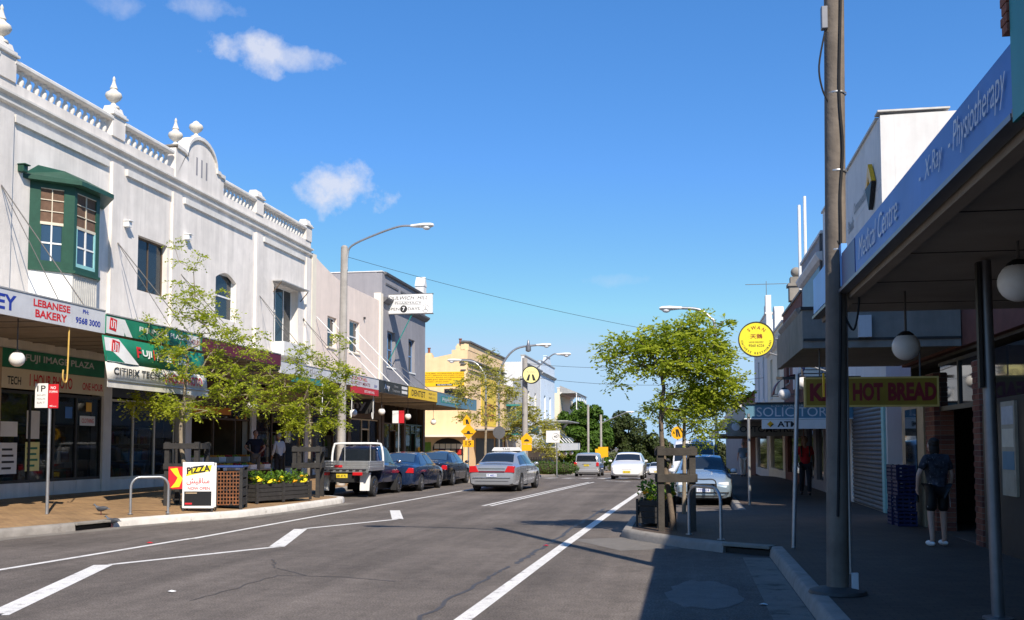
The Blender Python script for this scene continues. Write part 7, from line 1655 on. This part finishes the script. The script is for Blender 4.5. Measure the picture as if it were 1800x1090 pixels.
grow('street_tree', 'young tree with yellow-green leaves in the guard beside the ute', (-11.02, 28.2, .15),
     [(0, 0, 0, .05), (.02, 0, .8, .045), (.05, 0, 1.6, .042), (.05, 0, 2.2, .038), (.02, 0, 2.7, .03)],
     [(-.1, 0, 3.3, .9, .7, .55, 40), (-.75, 0, 2.7, .7, .5, .45, 26), (.75, 0, 2.9, .6, .5, .55, 30), (.95, 0, 3.7, .5, .5, .5, 20), (0, 0, 4.1, .7, .6, .45, 20), (-1.15, 0, 3.4, .5, .4, .5, 18), (.6, 0, 2.15, .6, .4, .25, 16), (-.45, 0, 2.15, .5, .4, .25, 14), (1.0, 0, 4.7, .3, .3, .3, 5)], 8, .08, 'leaf_olive', 'bark_pale', 9, droop=.4)
grow('street_tree', 'thin tree with sparse leaves in front of the orange building', (-10.2, 50.5, .1),
     [(0, 0, 0, .07), (0, 0, 1.5, .065), (.05, 0, 2.8, .055), (0, 0, 3.8, .045)],
     [(-.2, 0, 5.0, 1.3, 1.0, .9, 46), (-1.3, 0, 4.3, .8, .6, .7, 22), (1.1, 0, 4.4, 1.0, .8, .8, 30), (.1, 0, 6.1, .5, .4, .5, 10), (.6, 0, 3.2, 1.0, .6, .6, 18), (-1.0, 0, 3.0, .9, .6, .4, 14)], 5, .13, 'leaf_dusty', 'bark_pale', 19)
grow('street_tree', 'dusty yellow-green tree before the tan brick shop', (-11.8, 74, gz(74) + .1), [(0, 0, 0, .08), (0, 0, 1.8, .07), (0, 0, 2.8, .05)],
     [(0, 0, 4.4, 1.2, 1.0, 1.4, 50), (1.6, 0, 3.6, 1.0, .8, .8, 26), (-.9, 0, 3.4, .9, .8, .8, 20)], 6, .19, 'leaf_dusty', 'bark_pale', 23)
grow('street_tree', 'small green shrub-tree in front of the white shop house', (-11.8, 82, gz(82) + .1), [(0, 0, 0, .07), (0, 0, .9, .06), (0, 0, 1.6, .05)], [(0, 0, 2.6, 1.4, 1.0, .8, 50), (.9, 0, 1.6, .9, .8, .7, 24)], 4, .16, 'leaf_dusty', 'bark', 29)
def big_tree(label, loc, h, blobs, n, lmat, size, seed, bark='bark', tr=.3):
    random.seed(seed); t = thing('large_tree', label, 'tree', loc); mb = MB(); mb.tube([(0, 0, 0), (.1, 0, h * .25), (0, 0, h * .5), (.1, 0, h * .8)], [tr, tr * .85, tr * .6, tr * .2], 10).build('trunk', bark, t, 50)
    mb = MB()
    for e in blobs:
        s0 = h * random.uniform(.22, .45); mb.tube([(0, 0, s0), (e[0] * .5, e[1] * .5, (s0 + e[2]) / 2 + .2), (e[0], e[1], e[2])], [tr * .45, tr * .3, tr * .1], 6)
    mb.build('limbs', bark, t, 50, kind='stuff', fix=False)
    ells = []
    for e in blobs:
        k = 9
        for i in range(k):
            u = Vector((random.gauss(0, 1), random.gauss(0, 1), random.gauss(0, 1))).normalized() * random.uniform(.45, .95); f = random.uniform(.28, .45)
            ells.append((e[0] + u.x * e[3], e[1] + u.y * e[4], e[2] + u.z * e[5], e[3] * f, e[4] * f, e[5] * f, e[3] * e[5]))
    vs, fs = blob_leaves(n, ells, size); MB().add(vs, fs).build('foliage', lmat, t, fix=False, kind='stuff')
big_tree('bright green plane tree beyond the left end of the crossing', (-13.4, 128, gz(128)), 9.5, [(0, 0, 4.2, 3.4, 3, 2.6, 1), (.6, 0, 7.4, 2.4, 2.2, 2.0, 1), (-1.6, 0, 6.6, 1.9, 2, 1.9, 1), (2.2, 0, 5.0, 1.8, 2, 2.2, 1), (-2.0, -1, 3.0, 2.0, 1.6, 1.6, 1), (1.5, -1, 2.4, 2.2, 1.6, 1.4, 1)], 15000, 'leaf_mid', .24, 31)
big_tree('tall dark olive tree in the distance behind the white hatchback', (-8.8, 152, gz(152)), 9.5, [(0, 0, 6.5, 3.4, 3, 2.6, 1), (-1.6, 0, 4.2, 2.6, 3, 2.4, 1), (2.6, 0, 5.0, 2.4, 2, 2.4, 1), (3.4, 0, 2.8, 2.4, 2, 2.2, 1), (.5, -1, 2.4, 3.4, 2, 1.8, 1)], 14000, 'leaf_dark', .26, 37)
big_tree('grey-green lower tree sloping right of the dark olive tree', (-3.0, 168, gz(168)), 6.5, [(0, 0, 4.0, 2.8, 2, 2.2, 1), (2.2, 0, 2.8, 2.4, 2, 1.8, 1), (-2.2, 0, 3.4, 2.4, 2, 2.2, 1), (3.6, 0, 1.6, 2.0, 2, 1.4, 1)], 9000, 'leaf_grey', .28, 41)
big_tree('far round tree between the dark tree and right row', (2.5, 175, gz(175)), 6.0, [(0, 0, 3.4, 3.2, 2, 2.2, 1), (3.2, 0, 3.0, 2.6, 2, 2.2, 1), (-2.6, 0, 2.2, 2.2, 2, 1.6, 1)], 7000, 'leaf_grey', .3, 43)
big_tree('dark street tree at the far left end behind the green tree', (-22, 150, gz(150)), 9, [(0, 0, 5.5, 3.6, 3, 3, 1), (3, 0, 4.2, 3, 3, 2.8, 1)], 7000, 'leaf_dark', .3, 47)
random.seed(51); vs, fs = blob_leaves(9000, [(-60 + i * 7.0, 300 + random.uniform(-20, 20), gz(300) + 2.5, 6, 5, random.uniform(3, 5.5), 1) for i in range(20)], .8); wd = MB().add(vs, fs).build('distant_wood', 'leaf_grey', None, fix=False); tag(wd, 'distant belt of grey-green trees closing the street', 'trees'); wd['kind'] = 'stuff'
